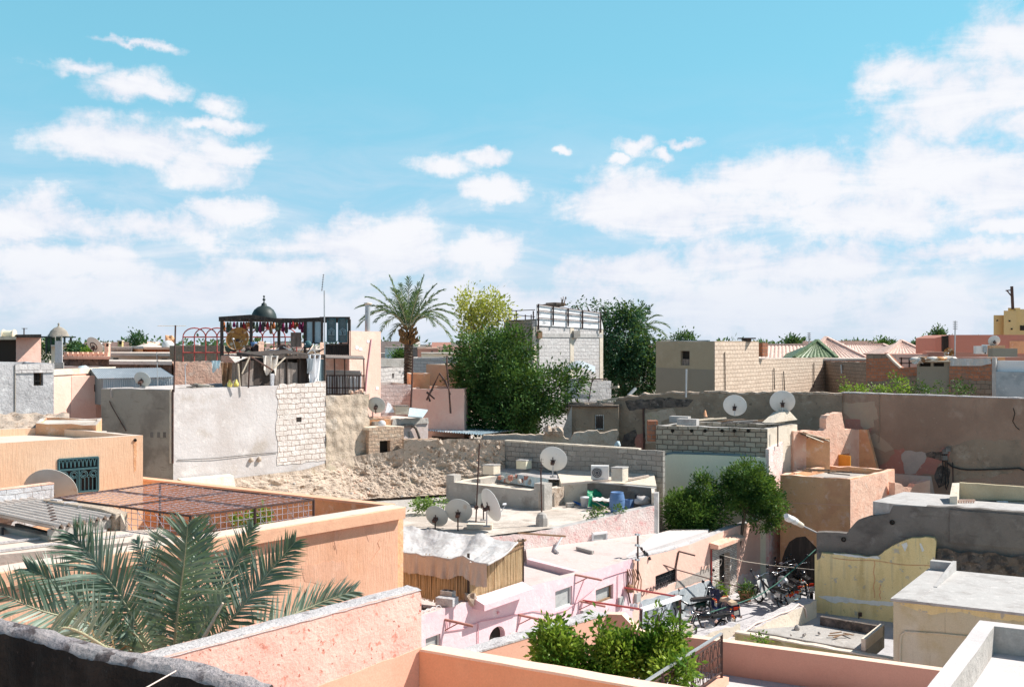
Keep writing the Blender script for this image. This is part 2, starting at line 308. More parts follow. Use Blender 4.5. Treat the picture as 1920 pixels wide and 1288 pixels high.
M['yellow_pale']=surf('stained_cream_paint',(.66,.57,.4),[((.56,.45,.24),1.2,.5,.7,.7),((.74,.68,.56),.7,.5,.7,.6),((.4,.32,.2),(6,6,.5),.6,.72,.5)],bump=.3)
M['moss']=surf('mossy_yellow_wall',(.46,.4,.2),[((.25,.22,.1),2.,.46,.62,.8),((.62,.54,.34),4.,.55,.68,.7),((.3,.26,.16),(6,6,.6),.55,.7,.6)],bump=.5)
M['white_patch']=surf('whitewash_patch',(.75,.75,.74),[((.6,.6,.58),4.,.5,.68,.6)],bump=.4)
M['cream']=surf('cream_paint',(.8,.74,.56),[((.7,.62,.44),1.,.5,.7,.5),((.5,.42,.3),6.,.64,.72,.5)],bump=.25)
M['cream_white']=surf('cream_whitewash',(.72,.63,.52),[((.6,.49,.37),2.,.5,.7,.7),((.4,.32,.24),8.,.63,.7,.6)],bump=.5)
M['green_wall']=surf('pale_green_paint',(.88,.83,.66),[((.82,.78,.6),.6,.45,.7,.6),((.9,.88,.74),2.,.5,.7,.4)],bump=.12)
M['dark_grey_r']=surf('slate_grey_plaster',(.2,.18,.165),[((.13,.115,.105),.9,.44,.64,.9),((.28,.26,.245),1.6,.55,.7,.7),((.1,.09,.085),(1.2,1.2,3.5),.58,.72,.6)],bump=.6)
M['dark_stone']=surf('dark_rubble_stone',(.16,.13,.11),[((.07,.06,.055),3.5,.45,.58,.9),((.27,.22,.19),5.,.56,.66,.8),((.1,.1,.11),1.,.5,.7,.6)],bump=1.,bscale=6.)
M['block_hut']=surf('hut_blockwork',(0,0,0),[((.2,.16,.12),.9,.52,.7,.6),((.56,.48,.38),2.,.56,.7,.5)],brick=dict(c1=(.5,.43,.34),c2=(.38,.31,.24),mo=(.2,.16,.125),w=.44,h=.215,ms=.022,bias=-.2,cover=((.3,.245,.19),.8,.56,.7)),bump=1.)
M['block_white']=surf('pale_blockwork',(0,0,0),[((.6,.52,.46),1.,.54,.7,.6),((.86,.8,.76),3.,.5,.7,.5)],brick=dict(c1=(.78,.71,.66),c2=(.68,.6,.55),mo=(.36,.24,.19),w=.42,h=.215,ms=.014,wa=.16,wob=1.7,cover=((.7,.62,.57),.9,.55,.68)),bump=1.)
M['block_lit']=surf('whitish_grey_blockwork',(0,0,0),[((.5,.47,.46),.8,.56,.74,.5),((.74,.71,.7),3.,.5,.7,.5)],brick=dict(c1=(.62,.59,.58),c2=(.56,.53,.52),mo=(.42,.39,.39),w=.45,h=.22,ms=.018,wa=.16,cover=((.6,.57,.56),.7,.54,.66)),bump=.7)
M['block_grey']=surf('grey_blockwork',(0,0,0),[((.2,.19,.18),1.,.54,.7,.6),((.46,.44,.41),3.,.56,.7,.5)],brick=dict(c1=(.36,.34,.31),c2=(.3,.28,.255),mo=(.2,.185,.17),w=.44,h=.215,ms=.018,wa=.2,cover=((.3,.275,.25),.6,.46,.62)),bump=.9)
M['block_near']=surf('light_grey_blockwork',(0,0,0),[((.42,.42,.44),2.,.54,.7,.5),((.66,.66,.66),6.,.56,.7,.5)],brick=dict(c1=(.58,.58,.6),c2=(.5,.5,.52),mo=(.36,.34,.34),w=.44,h=.215,ms=.012),bump=.8)
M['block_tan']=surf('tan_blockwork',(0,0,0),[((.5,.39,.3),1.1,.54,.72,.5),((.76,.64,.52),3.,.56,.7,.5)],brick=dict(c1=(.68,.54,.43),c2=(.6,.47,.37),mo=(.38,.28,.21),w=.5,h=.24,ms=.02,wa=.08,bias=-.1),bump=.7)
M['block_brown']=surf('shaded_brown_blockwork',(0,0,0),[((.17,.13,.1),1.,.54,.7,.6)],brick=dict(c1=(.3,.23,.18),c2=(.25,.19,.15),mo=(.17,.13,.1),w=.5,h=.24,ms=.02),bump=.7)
M['brick_red']=surf('hollow_red_brick',(0,0,0),[((.28,.2,.16),1.,.52,.68,.7),((.5,.36,.28),3.,.6,.72,.5)],brick=dict(c1=(.5,.2,.11),c2=(.38,.15,.085),mo=(.28,.2,.16),w=.34,h=.2,ms=.02),bump=.7)
M['brick_tan']=surf('old_tan_brick',(0,0,0),[((.42,.28,.2),2.,.54,.68,.7),((.78,.66,.52),4.,.54,.68,.6),((.28,.18,.12),7.,.62,.7,.7)],brick=dict(c1=(.68,.5,.36),c2=(.56,.38,.27),mo=(.46,.34,.26),w=.3,h=.15,ms=.022,wa=.3),bump=1.)
M['stone_clad']=surf('split_stone_cladding',(0,0,0),[((.3,.25,.22),6.,.56,.68,.5)],brick=dict(c1=(.88,.83,.77),c2=(.62,.54,.48),mo=(.36,.3,.27),w=.22,h=.07,ms=.01,wa=.06,wob=4.),bump=1.)
M['beige']=surf('beige_render',(.42,.35,.25),[((.36,.3,.21),.6,.45,.7,.6),((.48,.41,.31),2.,.5,.7,.4)],bump=.15)
M['beige_low']=surf('darker_cement_render',(.3,.27,.22),[((.26,.23,.19),.6,.45,.7,.6)],bump=.15)
M['beige_lit']=surf('cream_brown_render',(.52,.44,.3),[((.42,.34,.22),1.,.5,.7,.6)],bump=.3)
M['tile']=surf('pinkish_roof_tiles',(.72,.52,.44),[((.55,.36,.3),5.,.46,.6,.8),((.85,.7,.62),9.,.52,.66,.7)],bump=.5,bscale=14.)
M['tile_green']=surf('green_roof_tiles',(.14,.2,.1),[((.06,.09,.05),6.,.46,.6,.8),((.5,.56,.36),10.,.56,.66,.8)],bump=.3,rough=.45)
M['red_far']=surf('distant_red_render',(.52,.24,.18),[((.46,.2,.15),.3,.45,.7,.6)],bump=.1)
M['yellow_far']=surf('distant_yellow_render',(.68,.5,.24),[((.6,.43,.2),.5,.45,.7,.6)],bump=.1)
M['white_paint']=surf('white_paint',(.82,.82,.82),[((.7,.7,.7),2.,.5,.7,.4)],rough=.6,bump=.1)
M['white_peel']=surf('peeling_white_sheet',(.9,.9,.92),[((.3,.3,.32),(.7,.7,5.),.58,.62,.9),((.6,.6,.6),(1.5,1.5,8),.56,.64,.6)],rough=.7,bump=.3)
M['iron']=surf('rusty_dark_iron',(.075,.045,.04),[((.16,.07,.045),7.,.5,.66,.8)],rough=.7,bump=.1,grain=0)
M['iron_black']=surf('black_paint_iron',(.022,.022,.024),(),rough=.5,grain=0)
M['steel']=surf('galvanised_steel',(.5,.51,.52),[((.36,.36,.37),5.,.5,.7,.5)],rough=.45,metal=.5,grain=0)
M['chrome']=surf('chrome',(.75,.75,.77),(),rough=.15,metal=1,grain=0)
M['red_iron']=surf('red_painted_iron',(.45,.09,.08),(),rough=.5,grain=0)
M['pink_iron']=surf('pink_painted_iron',(.68,.38,.42),(),rough=.6,grain=0)
M['grid_iron']=surf('mauve_brown_rusty_grille',(.4,.35,.39),[((.24,.15,.14),5.,.48,.62,.8)],rough=.75,grain=0)
M['corr']=surf('galvanised_sheet',(.5,.54,.57),[((.36,.4,.43),.8,.5,.7,.6),((.7,.72,.73),3.,.56,.7,.5)],rough=.45,metal=.35,grain=.03)
M['corr_blue']=surf('blue_grey_sheet',(.2,.27,.3),[((.14,.2,.22),1.,.45,.65,.7),((.3,.36,.38),2.,.56,.7,.4)],rough=.55,metal=.2,grain=.03)
M['corr_bright']=surf('shiny_blue_sheet',(.42,.56,.66),[((.75,.8,.84),(2,.6,2),.52,.62,.9),((.16,.24,.3),1.5,.56,.68,.6)],rough=.3,metal=.5,grain=0)
M['fibro']=surf('fibre_cement_sheet',(.66,.58,.52),[((.48,.42,.38),.9,.48,.7,.7),((.74,.68,.64),4.,.55,.7,.5)],rough=.85,bump=.3)
M['dish_back']=surf('grey_dish_paint',(.5,.52,.5),[((.4,.42,.4),1.5,.45,.7,.6),((.42,.3,.2),4.,.6,.7,.5)],rough=.5,grain=.02)
M['dish_white']=surf('white_dish_paint',(.68,.69,.68),[((.56,.57,.56),1.5,.46,.7,.6),((.5,.36,.24),4.,.62,.7,.5)],rough=.45,grain=.02)
M['dish_rust']=surf('rust_stained_dish',(.72,.58,.44),[((.4,.17,.04),3.2,.36,.5,1.),((.22,.085,.03),6.,.52,.6,.9),((.85,.75,.65),5.,.6,.7,.7)],rough=.7,grain=.02)
M['teal']=surf('teal_painted_iron',(.06,.14,.16),[((.04,.09,.11),5.,.5,.7,.5)],rough=.5,grain=0)
M['glass']=surf('dark_pane',(.03,.035,.04),(),rough=.12,spec=.6,grain=0)
M['void']=surf('unlit_interior',(.03,.024,.02),(),grain=0)
M['pane_grey']=surf('frosted_grille_pane',(.42,.43,.42),[((.3,.31,.31),(4,4,14),.5,.62,.6)],rough=.5,grain=.03)
M['frame_white']=surf('white_window_frame',(.75,.74,.72),(),rough=.6,grain=0)
M['wood']=surf('grey_weathered_wood',(.27,.225,.2),[((.14,.115,.1),(9,9,.8),.45,.62,.8),((.4,.36,.33),(12,12,1),.55,.66,.7)],bump=.6)
M['wood_dark']=surf('blackened_wood',(.07,.055,.048),[((.14,.11,.09),(9,9,1),.5,.64,.6)],bump=.4)
M['wood_brown']=surf('brown_timber',(.28,.17,.1),[((.16,.1,.06),(9,9,2),.5,.64,.6),((.48,.36,.26),5.,.58,.7,.6)],bump=.4)
M['pale_stick']=surf('bleached_timber',(.68,.58,.46),[((.5,.4,.3),5.,.5,.64,.6)],bump=.3)
M['cane']=surf('dry_cane',(.66,.5,.3),[((.4,.27,.14),(30,30,.6),.45,.6,.8),((.8,.68,.46),(40,40,.8),.54,.66,.7)],bump=.5)
M['bark_palm']=surf('palm_trunk_bark',(.13,.095,.07),[((.06,.04,.03),(3,3,9),.46,.6,.9),((.24,.18,.13),(4,4,12),.58,.68,.7)],bump=1.)
M['bark']=surf('grey_brown_bark',(.16,.12,.09),[((.09,.065,.05),(6,6,2),.5,.64,.7)],bump=.7)
M['dead_frond']=surf('dry_palm_boot',(.27,.17,.08),[((.22,.13,.06),6.,.5,.64,.7)],bump=.5)
M['palm_near']=leafmat('grey_green_palm_leaf',(.14,.2,.15),(.34,.4,.33),(.08,.14,.1),.14,.4)
M['palm_rib']=surf('palm_rib',(.42,.4,.26),[((.3,.3,.2),4.,.5,.7,.6)],rough=.6,grain=0)
M['palm_far']=leafmat('date_palm_leaf',(.085,.15,.085),(.14,.2,.13),(.05,.1,.055),.25)
M['leaf_dark']=leafmat('dark_glossy_leaf',(.018,.07,.016),(.17,.3,.06),(.012,.05,.015),.18,.5)
M['leaf_tree']=leafmat('mid_green_leaf',(.016,.065,.018),(.16,.29,.075),(.012,.045,.014),.14,.5,1.1)
M['leaf_blue']=leafmat('deep_green_leaf',(.016,.065,.032),(.09,.21,.11),(.01,.045,.024),.18,.45,1.)
M['leaf_yellow']=leafmat('yellow_green_leaf',(.5,.48,.1),(.72,.66,.2),(.26,.3,.05),.35,.5)
M['leaf_bright']=leafmat('fresh_green_leaf',(.05,.16,.02),(.4,.5,.07),(.05,.14,.015),.32,.4)
M['weed']=leafmat('weed_leaf',(.13,.23,.06),(.25,.36,.12),(.08,.16,.04),.35)
M['tarp_white']=surf('translucent_plastic_sheet',(.58,.54,.52),[((.44,.4,.37),1.6,.46,.66,.7),((.72,.71,.73),(3,9,3),.56,.66,.7)],rough=.35,spec=.5,bump=.5,bscale=5.)
M['tarp_flap']=surf('hanging_plastic_sheet',(.6,.49,.4),[((.5,.4,.32),1.6,.5,.7,.5),((.74,.66,.58),(6,6,1),.56,.66,.6)],rough=.45,bump=.5,bscale=5.)
M['tarp_dirty']=surf('dirty_white_cloth',(.68,.62,.56),[((.36,.26,.2),1.6,.5,.66,.8),((.84,.8,.76),4.,.5,.66,.7)],bump=.4)
M['tarp_green']=surf('green_tarpaulin',(.02,.3,.15),[((.01,.2,.1),3.,.45,.65,.7),((.2,.55,.4),5.,.62,.7,.6)],rough=.4,bump=.5)
M['tarp_blue']=surf('blue_tarpaulin',(.05,.2,.6),(),rough=.5)
M['tarp_pale']=surf('pale_blue_sheet',(.55,.66,.7),[((.42,.54,.6),(6,6,1),.48,.62,.7)],rough=.5,bump=.4)
M['cloth_white']=surf('white_laundry',(.82,.82,.84),(),rough=.9,bump=.2)
M['cloth_dark']=surf('dark_laundry',(.035,.03,.035),(),rough=.9,bump=.2)
M['cloth_red']=surf('red_dyed_wool',(.4,.03,.035),[((.2,.015,.03),8.,.45,.6,.6)],rough=.95)
M['cloth_mag']=surf('magenta_dyed_wool',(.2,.025,.09),(),rough=.95)
M['cloth_green']=surf('dull_green_wool',(.09,.12,.09),(),rough=.95)
M['cloth_orange']=surf('rust_orange_wool',(.42,.13,.04),(),rough=.95)
M['barrel']=surf('blue_plastic',(.12,.22,.42),[((.2,.32,.52),3.,.5,.66,.6)],rough=.5,grain=.02)
M['bucket']=surf('white_plastic',(.76,.77,.8),(),rough=.5,grain=.02)
M['yellow_plastic']=surf('yellow_plastic',(.85,.72,.2),(),rough=.5,grain=0)
M['ac_white']=surf('white_enamel',(.82,.8,.78),[((.66,.63,.6),3.,.56,.7,.4)],rough=.5,grain=.02)
M['ac_dark']=surf('dark_fan_grille',(.1,.1,.11),(),rough=.6,grain=0)
M['rubber']=surf('tyre_rubber',(.02,.02,.021),(),rough=.8,grain=0)
M['bike_black']=surf('black_enamel',(.012,.012,.015),(),rough=.2,spec=.6,grain=0)
M['bike_navy']=surf('navy_enamel',(.012,.016,.05),(),rough=.2,spec=.6,grain=0)
M['bike_white']=surf('off_white_enamel',(.62,.61,.58),(),rough=.3,spec=.5,grain=0)
M['bike_green']=surf('dark_green_enamel',(.012,.035,.022),(),rough=.3,grain=0)
M['bike_silver']=surf('silver_enamel',(.5,.5,.52),(),rough=.3,metal=.5,grain=0)
M['seat_beige']=surf('beige_seat_cover',(.6,.46,.32),(),rough=.7,grain=.02)
M['seat_black']=surf('black_seat_vinyl',(.02,.02,.021),(),rough=.45,grain=0)
M['lamp_red']=surf('red_tail_lens',(.6,.05,.02),(),rough=.2,grain=0)
M['lamp_orange']=surf('orange_indicator_lens',(.75,.22,.03),(),rough=.2,grain=0)
M['plate_yellow']=surf('pale_number_plate',(.75,.7,.6),(),rough=.5,grain=0)
M['lamp_glass']=surf('street_lamp_bowl',(.78,.78,.76),(),rough=.25,grain=0)
M['terracotta']=surf('terracotta_pot',(.5,.22,.13),(),rough=.8)
M['ink']=surf('black_graffiti_paint',(.06,.045,.05),(),rough=.8,grain=0)
M['cable']=surf('black_cable',(.03,.03,.03),(),rough=.6,grain=0)
M['cable_green']=surf('green_cable',(.05,.16,.12),(),rough=.6,grain=0)
M['cable_pale']=surf('pale_hose',(.72,.58,.52),(),rough=.6,grain=0)
M['dome']=surf('black_green_dome',(.035,.05,.048),[((.02,.03,.03),3.,.5,.7,.6)],rough=.5,bump=.1)
M['glass_panel']=surf('pale_glazed_panel',(.33,.45,.5),[((.5,.6,.64),2.,.5,.7,.6)],rough=.2,spec=.6,grain=0)
M['glass_dark']=surf('dark_glazed_panel',(.05,.09,.1),[((.16,.24,.26),3.,.55,.7,.6)],rough=.2,spec=.6,grain=0)
def inset(pts,t):
 n=len(pts);c=sum((Vector((p[0],p[1]))for p in pts),Vector((0,0)))/n;L=[]
 for i in range(n):
  a=Vector(pts[i][:2]);b=Vector(pts[(i+1)%n][:2]);d=(b-a).normalized();nn=Vector((-d.y,d.x))
  if(c-a).dot(nn)<0:nn=-nn
  L.append((a+nn*t,d))
 out=[]
 for i in range(n):
  (p,d),(q,e)=L[i-1],L[i];den=d.x*e.y-d.y*e.x
  if abs(den)<1e-6:out.append(q);continue
  k=((q.x-p.x)*e.y-(q.y-p.y)*e.x)/den;out.append(p+d*k)
 return out
def house(T,pts,z0=0.,par=.3,t=.22,wall=None,roof=None,top=None,ragz=.012,holes=(),step=.45,wob=.0):
 """walls with parapet and sunk roof. pts: XYZ corners of the top edge. holes: (edge, (u0,z0,u1,z1), depth)"""
 n=len(pts);pts=[Vector(p)for p in pts];ins=inset(pts,t);mb=MB();tops=[];inn=[];seg=[]
 for i in range(n):
  a,b=pts[i],pts[(i+1)%n];ia,ib=ins[i],ins[(i+1)%n];k=max(1,int((b-a).length/step));seg.append((len(tops),k))
  for j in range(k):
   f=j/k;q=a.lerp(b,f);r=ia.lerp(ib,f);dz=rnd(-ragz,ragz);dz2=dz+rnd(-ragz,ragz)*.6
   tops.append(Vector((q.x,q.y,q.z+dz)));inn.append(Vector((r.x+rnd(-1,1)*ragz,r.y+rnd(-1,1)*ragz,q.z+dz2)))
 N=len(tops)
 for i in range(n):
  s0,k=seg[i];a,b=tops[s0],tops[(s0+k)%N];pl=Pl(a,b)
  if pl.d.x<0:pl=Pl(b,a);rev=True
  else:rev=False
  L=[tops[(s0+j)%N]for j in range(k+1)]
  us=[((Vector((p.x,p.y))-pl.a).dot(pl.d),p.z)for p in L]
  if rev:us=us[::-1]
  poly=[(0,z0),(pl.L,z0)]+us[::-1]
  hh=[h for h in holes if h[0]==i];loops=[poly]+[[(h[1][0],h[1][1]),(h[1][2],h[1][1]),(h[1][2],h[1][3]),(h[1][0],h[1][3])]for h in hh]
  flat=[q for Q in loops for q in Q];tri=tessellate_polygon([[Vector((u,z,0))for u,z in Q]for Q in loops])
  mb.add([pl.w(u,z)for u,z in flat],[tuple(q)for q in tri],0)
  for h in hh:
   Q=loops[1+hh.index(h)];sgn=-1 if inside_is_back(pl,ins)else 1
   for j in range(4):p,q=Q[j],Q[(j+1)%4];mb.quad(pl.w(*p),pl.w(*q),pl.w(*q,sgn*h[2]),pl.w(*p,sgn*h[2]),0)
 for j in range(N):
  a,b,c,d=tops[j],tops[(j+1)%N],inn[(j+1)%N],inn[j]
  mb.quad(a,b,c,d,1);mb.quad(d,c,Vector((c.x,c.y,c.z-par)),Vector((d.x,d.y,d.z-par)),0)
 wo_=T.part('wall',mb,[wall,top or wall])
 rb=MB();rp=inset(pts,t-.004);rb.add([(p.x,p.y,pts[i].z-par+.004)for i,p in enumerate(rp)],[tuple(range(n))]);T.part('roof',rb,roof or top or wall)
 return wo_
def inside_is_back(pl,ins):
 c=sum(ins,Vector((0,0)))/len(ins);return(c-pl.a).dot(pl.n)<0
def window(T,pl,r,depth=.15,kind='void',parent=None,sgn=-1,frame=.05,fm='frame_white',bars=0,mull=0,name='window'):
 u0,z0,u1,z1=r;o=sgn*depth
 mb=MB().quad(pl.w(u0,z0,o),pl.w(u1,z0,o),pl.w(u1,z1,o),pl.w(u0,z1,o));
 w_=T.part(name,mb,M[kind],parent)
 if frame and parent is None:
  fb=MB();of=sgn*(depth-.03)
  for a,b in(((u0+frame/2,z0),(u0+frame/2,z1)),((u1-frame/2,z0),(u1-frame/2,z1)),((u0+frame,z0+frame/2),(u1-frame,z0+frame/2)),((u0+frame,z1-frame/2),(u1-frame,z1-frame/2))):
   fb.bar(pl.w(*a,of),pl.w(*b,of),frame,.04)
  for j in range(mull):uu=u0+(u1-u0)*(j+1)/(mull+1);fb.bar(pl.w(uu,z0+frame,of),pl.w(uu,z1-frame,of),.03,.035)
  T.part('frame',fb,M[fm],w_)
 if bars and parent is None:
  bb=MB();of=sgn*.04
  for j in range(bars):uu=u0+(u1-u0)*(j+.5)/bars;bb.tube([pl.w(uu,z0,of),pl.w(uu,z1,of)],.009,4,cap=False)
  for j in range(2):zz=z0+(z1-z0)*(j+1)/3;bb.tube([pl.w(u0,zz,of-.01),pl.w(u1,zz,of-.01)],.009,4,cap=False)
  T.part('bars',bb,M['iron_black'],w_)
 return w_
def wallthing(name,label,pl,px,mat,top=None,th=.25,o=0,cat='wall',ragam=.03,ragn=None,base=None,holes=(),step=.35,group=None):
 """free-standing wall traced as pixels: px = top line left to right; it goes down to height `base`"""
 top_uz=[pl.uz(*q)for q in px];tr=rag(top_uz,ragam,step);b=0.if base is None else base
 poly=[(tr[0][0],b),(tr[-1][0],b)]+tr[::-1]
 T=Thing(name,label,cat,group);mb=MB();slab(mb,pl,poly,holes,th,o,hd=th);mm=[]
 if top:
  for i,f in enumerate(mb.f):
   v=[Vector(mb.v[k])for k in f];n=(v[1]-v[0]).cross(v[2]-v[0])
   if n.length>0 and abs(n.normalized().z)>.35:mb.m[i]=1
 T.part('wall',mb,[mat,top or mat]);return T
g=MB();g.add([(-3500,-200,-.02),(3500,-200,-.02),(3500,6000,-.02),(-3500,6000,-.02)],[(0,1,2,3)]);single('ground','','',g,M['ground'],kind='structure')
g=MB();g.grid(lambda a,b:Vector((-1+17*a,24+20*b,.005+.03*noise.noise(Vector((a*20,b*20,3))))),34,40);single('street','','',g,M['street'],kind='structure')
FA=Pl((-1.07,27.0),(8.27,39.8))
# == FOREGROUND
T=Thing('terrace_parapet','dark weathered parapet with flaking white top, nearest wall at bottom left','wall')
a,b=G(-60,1166,1.5),G(470,1296,1.5);pl=Pl(a,b);mb=MB();top=MB();K=90
ln=[pl.w(pl.L*i/K,0)for i in range(K+1)]
def ptop(i,j):
 q=ln[i]-Vector((pl.n.x,pl.n.y,0))*(.02+.13*j/6);n_=noise.noise(Vector((i*.16,j*.5,1)))*.014+noise.noise(Vector((i*.5,j*1.1,5)))*.006
 return Vector((q.x,q.y,8.5+n_-(.035 if j in(0,6)else 0)+.01*math.sin(i*.11)))
top.add([ptop(i,j)for j in range(7)for i in range(K+1)],[(j*(K+1)+i,j*(K+1)+i+1,(j+1)*(K+1)+i+1,(j+1)*(K+1)+i)for j in range(6)for i in range(K)],0,True)
def pface(i,j):
 q=ln[i]-Vector((pl.n.x,pl.n.y,0))*(.02-.018*math.sin(min(1,j/3.)*1.5));n_=noise.noise(Vector((i*.2,j*.7,9)))*.03
 return Vector((q.x+pl.n.x*n_,q.y+pl.n.y*n_,ptop(i,0).z-j*.13))
mb.add([ptop(i,0)for i in range(K+1)]+[pface(i,j)for j in range(1,12)for i in range(K+1)],[(j*(K+1)+i,j*(K+1)+i+1,(j+1)*(K+1)+i+1,(j+1)*(K+1)+i)for j in range(11)for i in range(K)],0,True)
bk=[ptop(i,6)for i in range(K+1)]
mb.add(bk+[Vector((p.x,p.y,6.8))for p in bk],[(i,i+1,K+2+i,K+1+i)for i in range(K)],0)
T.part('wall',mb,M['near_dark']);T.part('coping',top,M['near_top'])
T=Thing('wire','thin pale wire leaning over the dark parapet at bottom left','wire');mb=MB();mb.tube([P(268,1292,4.2),P(300,1274,4.28),P(330,1257,4.42)],.0035,4);T.part('strand',mb,M['cable_pale'])
PA=Pl(G(290,1236,3.2),G(790,1104,3.2));zt=6.8
T=Thing('pink_parapet','rough salmon pink parapet wall with grey mortar top, in front of the palm','wall')
uL=-2.2;uR=PA.uz(790,1104)[0]
tops=rag([(uL,zt),(uR-.1,zt),(uR-.02,zt-.03),(uR,zt-.1)],.006,.2)
mb=MB();slab(mb,PA,[(uL,3.),(uR,3.)]+tops[::-1],(),.3,0);
T.part('wall',mb,M['pink_rough'])
cp=MB();K=70
cp.add([PA.w(uL+(uR-uL-.01)*i/K,zt+(.012 if j not in(0,5)else-.012)+.012*noise.noise(Vector((i*.5,j*.9,2))),.012-.33*j/5)for j in range(6)for i in range(K+1)],[(j*(K+1)+i,j*(K+1)+i+1,(j+1)*(K+1)+i+1,(j+1)*(K+1)+i)for j in range(5)for i in range(K)],0,True)
T.part('coping',cp,M['mortar_cap'])
lo=MB();us=rag([PA.uz(585,1291),PA.uz(690,1250),PA.uz(790,1212)],.01,.2);us=[(min(u,uR),z)for u,z in us]
slab(lo,PA,[(us[0][0],3.),(uR,3.)]+us[::-1],(),.02,.012);T.part('render_band',lo,M['pink_smooth'])
zb=PA.p(792,1214).z;c0=PA.p(784,1214,.02);c1=G(1215,1291,ZC-zb);PB=Pl(c0,c1)
T=Thing('terracotta_parapet','smooth terracotta parapet with pale coping, at the bottom centre','wall');d=(c1-c0).normalized();c2=c1+d*3
PB=Pl(c0,c2);mb=MB();slab(mb,PB,[(0,3.),(PB.L,3.),(PB.L,zb-.02),(0,zb-.02)],(),.24);T.part('wall',mb,M['red'])
mb=MB();slab(mb,PB,[(0,zb-.02)]+rag([(0.02,zb+.01),(PB.L,zb+.01)],.004,.3)+[(PB.L,zb-.02)],(),.25,.008);T.part('coping',mb,M['red_cap'])
near=MB();near.prism([(-2.4,2.),(6,2.),(2.2,11.2),(-1.6,12.6)],4.9,5.1);T.part('terrace_floor',near,M['red_cap'])  # unseen floor added below the frame to bounce sunlight onto this parapet
zo=6.0;o0,o1=G(0,1071,4.),G(746,951,4.);OP=Pl(o0,o1);oB=G(250,897,4.)
T=Thing('orange_house','large orange rendered house with moulded coping, behind the near palm','house')
dl=(o1-o0).normalized();oL=o0-dl*6;PO=Pl(oL,o1);L=PO.L
bkc=o1+(oB-o1);bl=oL+(oB-o1)
mb=MB();slab(mb,PO,[(0,0),(L,0),(L,zo-.02),(0,zo-.02)],(),.24)
PO2=Pl(oB,o1);mb2=MB();slab(mb2,PO2,[(0,0),(PO2.L-.02,0),(PO2.L-.02,zo-.03),(0,zo-.03)],(),.24,-.0)
T.part('wall',mb,M['orange']);T.part('wall',mb2,M['s_orange'])
fl=MB();fl.prism([PO.w(.1,0,-.2),PO.w(L-.1,0,-.2),oB+Vector((.1,-.1,0)),bl+Vector((.1,-.1,0))],4.7,4.75);T.part('terrace_floor',fl,M['s_orange'])
cb=MB();prof=[(.16,-.26),(.17,-.06),(.17,.0),(.15,.02),(-.36,.03),(-.38,-.02),(-.38,-.2)]
for i in range(len(prof)-1):
 (a_,b_),(c_,d_)=prof[i],prof[i+1];k=40
 vs=[PO.w(L*j/k+(.10 if j==k else 0),zo+b_+rnd(-.003,.003),a_)for j in range(k+1)]+[PO.w(L*j/k+(.1 if j==k else 0),zo+d_+rnd(-.003,.003),c_)for j in range(k+1)]
 cb.add(vs,[(j,j+1,k+2+j,k+1+j)for j in range(k)],1 if i in(3,)else 0)
e=[PO.w(L+.1,zo+b_,a_)for a_,b_ in prof];cb.add(e,[tuple(range(len(e)))],0)
e=[PO.w(L+.1,zo-.26,.16),PO.w(L+.1,zo-.26,-.38),PO.w(0,zo-.26,-.38),PO.w(0,zo-.26,.16)];cb.add(e,[(0,1,2,3)],0)
T.part('coping',cb,[M['cornice'],M['coping_white']])
cb2=MB();slab(cb2,PO2,[(0,zo-.03)]+[(0,zo+.03),(PO2.L-.3,zo+.03),(PO2.L-.3,zo-.03)],(),.3,.03);T.part('coping',cb2,M['cornice'])
lg=MB();lg.prism([G(-260,1062,4.02),G(335,1006,4.02),G(300,990,4.02),G(-200,1006,4.02)],zo-.5,zo-.04)
T.part('ledge',lg,M['coping_white'])
lg=MB()
for p0,p1 in(((-40,1037),(250,1001)),((-40,1022),(200,994))):lg.bar(G(*p0,4.0),G(*p1,4.0),.05,.04)
T.part('ledge_joint',lg,M['mortar_cap'])
z2=ZC-5.85;q0=G(880,1226,5.85);q1=G(1137,1151,5.85);A2=Pl(q0-(q1-q0)*.6,q1)
T=Thing('courtyard_parapet','salmon courtyard parapet with grey top, left behind the shrubs','wall');mb=MB();t_=rag([(0,z2),(A2.L,z2)],.012,.3);slab(mb,A2,[(0,0),(A2.L,0)]+t_[::-1],(),.35)
T.part('wall',mb,M['pink_smooth']);cp=MB();slab(cp,A2,[(0,z2-.02)]+rag([(0,z2+.02),(A2.L,z2+.02)],.012,.2)+[(A2.L,z2-.02)],(),.37,.01);T.part('coping',cp,M['mortar_cap'])
B2=Pl(q1,G(1755,1262,6.17));
def b2(px,py):return B2.uz(px,py)
pr=[b2(1137,1151),b2(1166,1152),b2(1196,1184),b2(1330,1199),(b2(1760,1262)[0]+3,b2(1330,1199)[1])]
pr[3]=(pr[3][0],pr[4][1])
T=Thing('courtyard_wall','terracotta courtyard wall with a stepped left end, behind the shrubs and the railing','wall');mb=MB();slab(mb,B2,[(0,0),(pr[-1][0],0)]+pr[::-1][:-1]+[(0,pr[0][1])],(),.22)
for i,f in enumerate(mb.f):
 v=[Vector(mb.v[k])for k in f];n=(v[1]-v[0]).cross(v[2]-v[0])
 if n.length>0 and abs(n.normalized().z)>.3:mb.m[i]=1
T.part('wall',mb,[M['salmon_red'],M['red_cap']])
zf=b2(1352,1263)[1]
fl=MB();fl.prism([A2.w(0,0,.01),A2.w(A2.L,0,.01),B2.w(pr[-1][0],0,.01),B2.w(pr[-1][0],0,7),A2.w(0,0,7)+UB*3],zf-.2,zf);single('courtyard_floor','','',fl,M['white_smooth'],kind='structure')
T=Thing('white_roof_house','whitewashed flat roof with thick parapet, nearest roof at bottom right','house')
h=3.5;k0,k1=G(1736,1290,h),G(1837,1162,h);dd=(k1-k0).normalized();e0=k0-dd*3;k2=G(1960,1177,h);rr=(k2-k1).normalized();f1=k1+rr*8
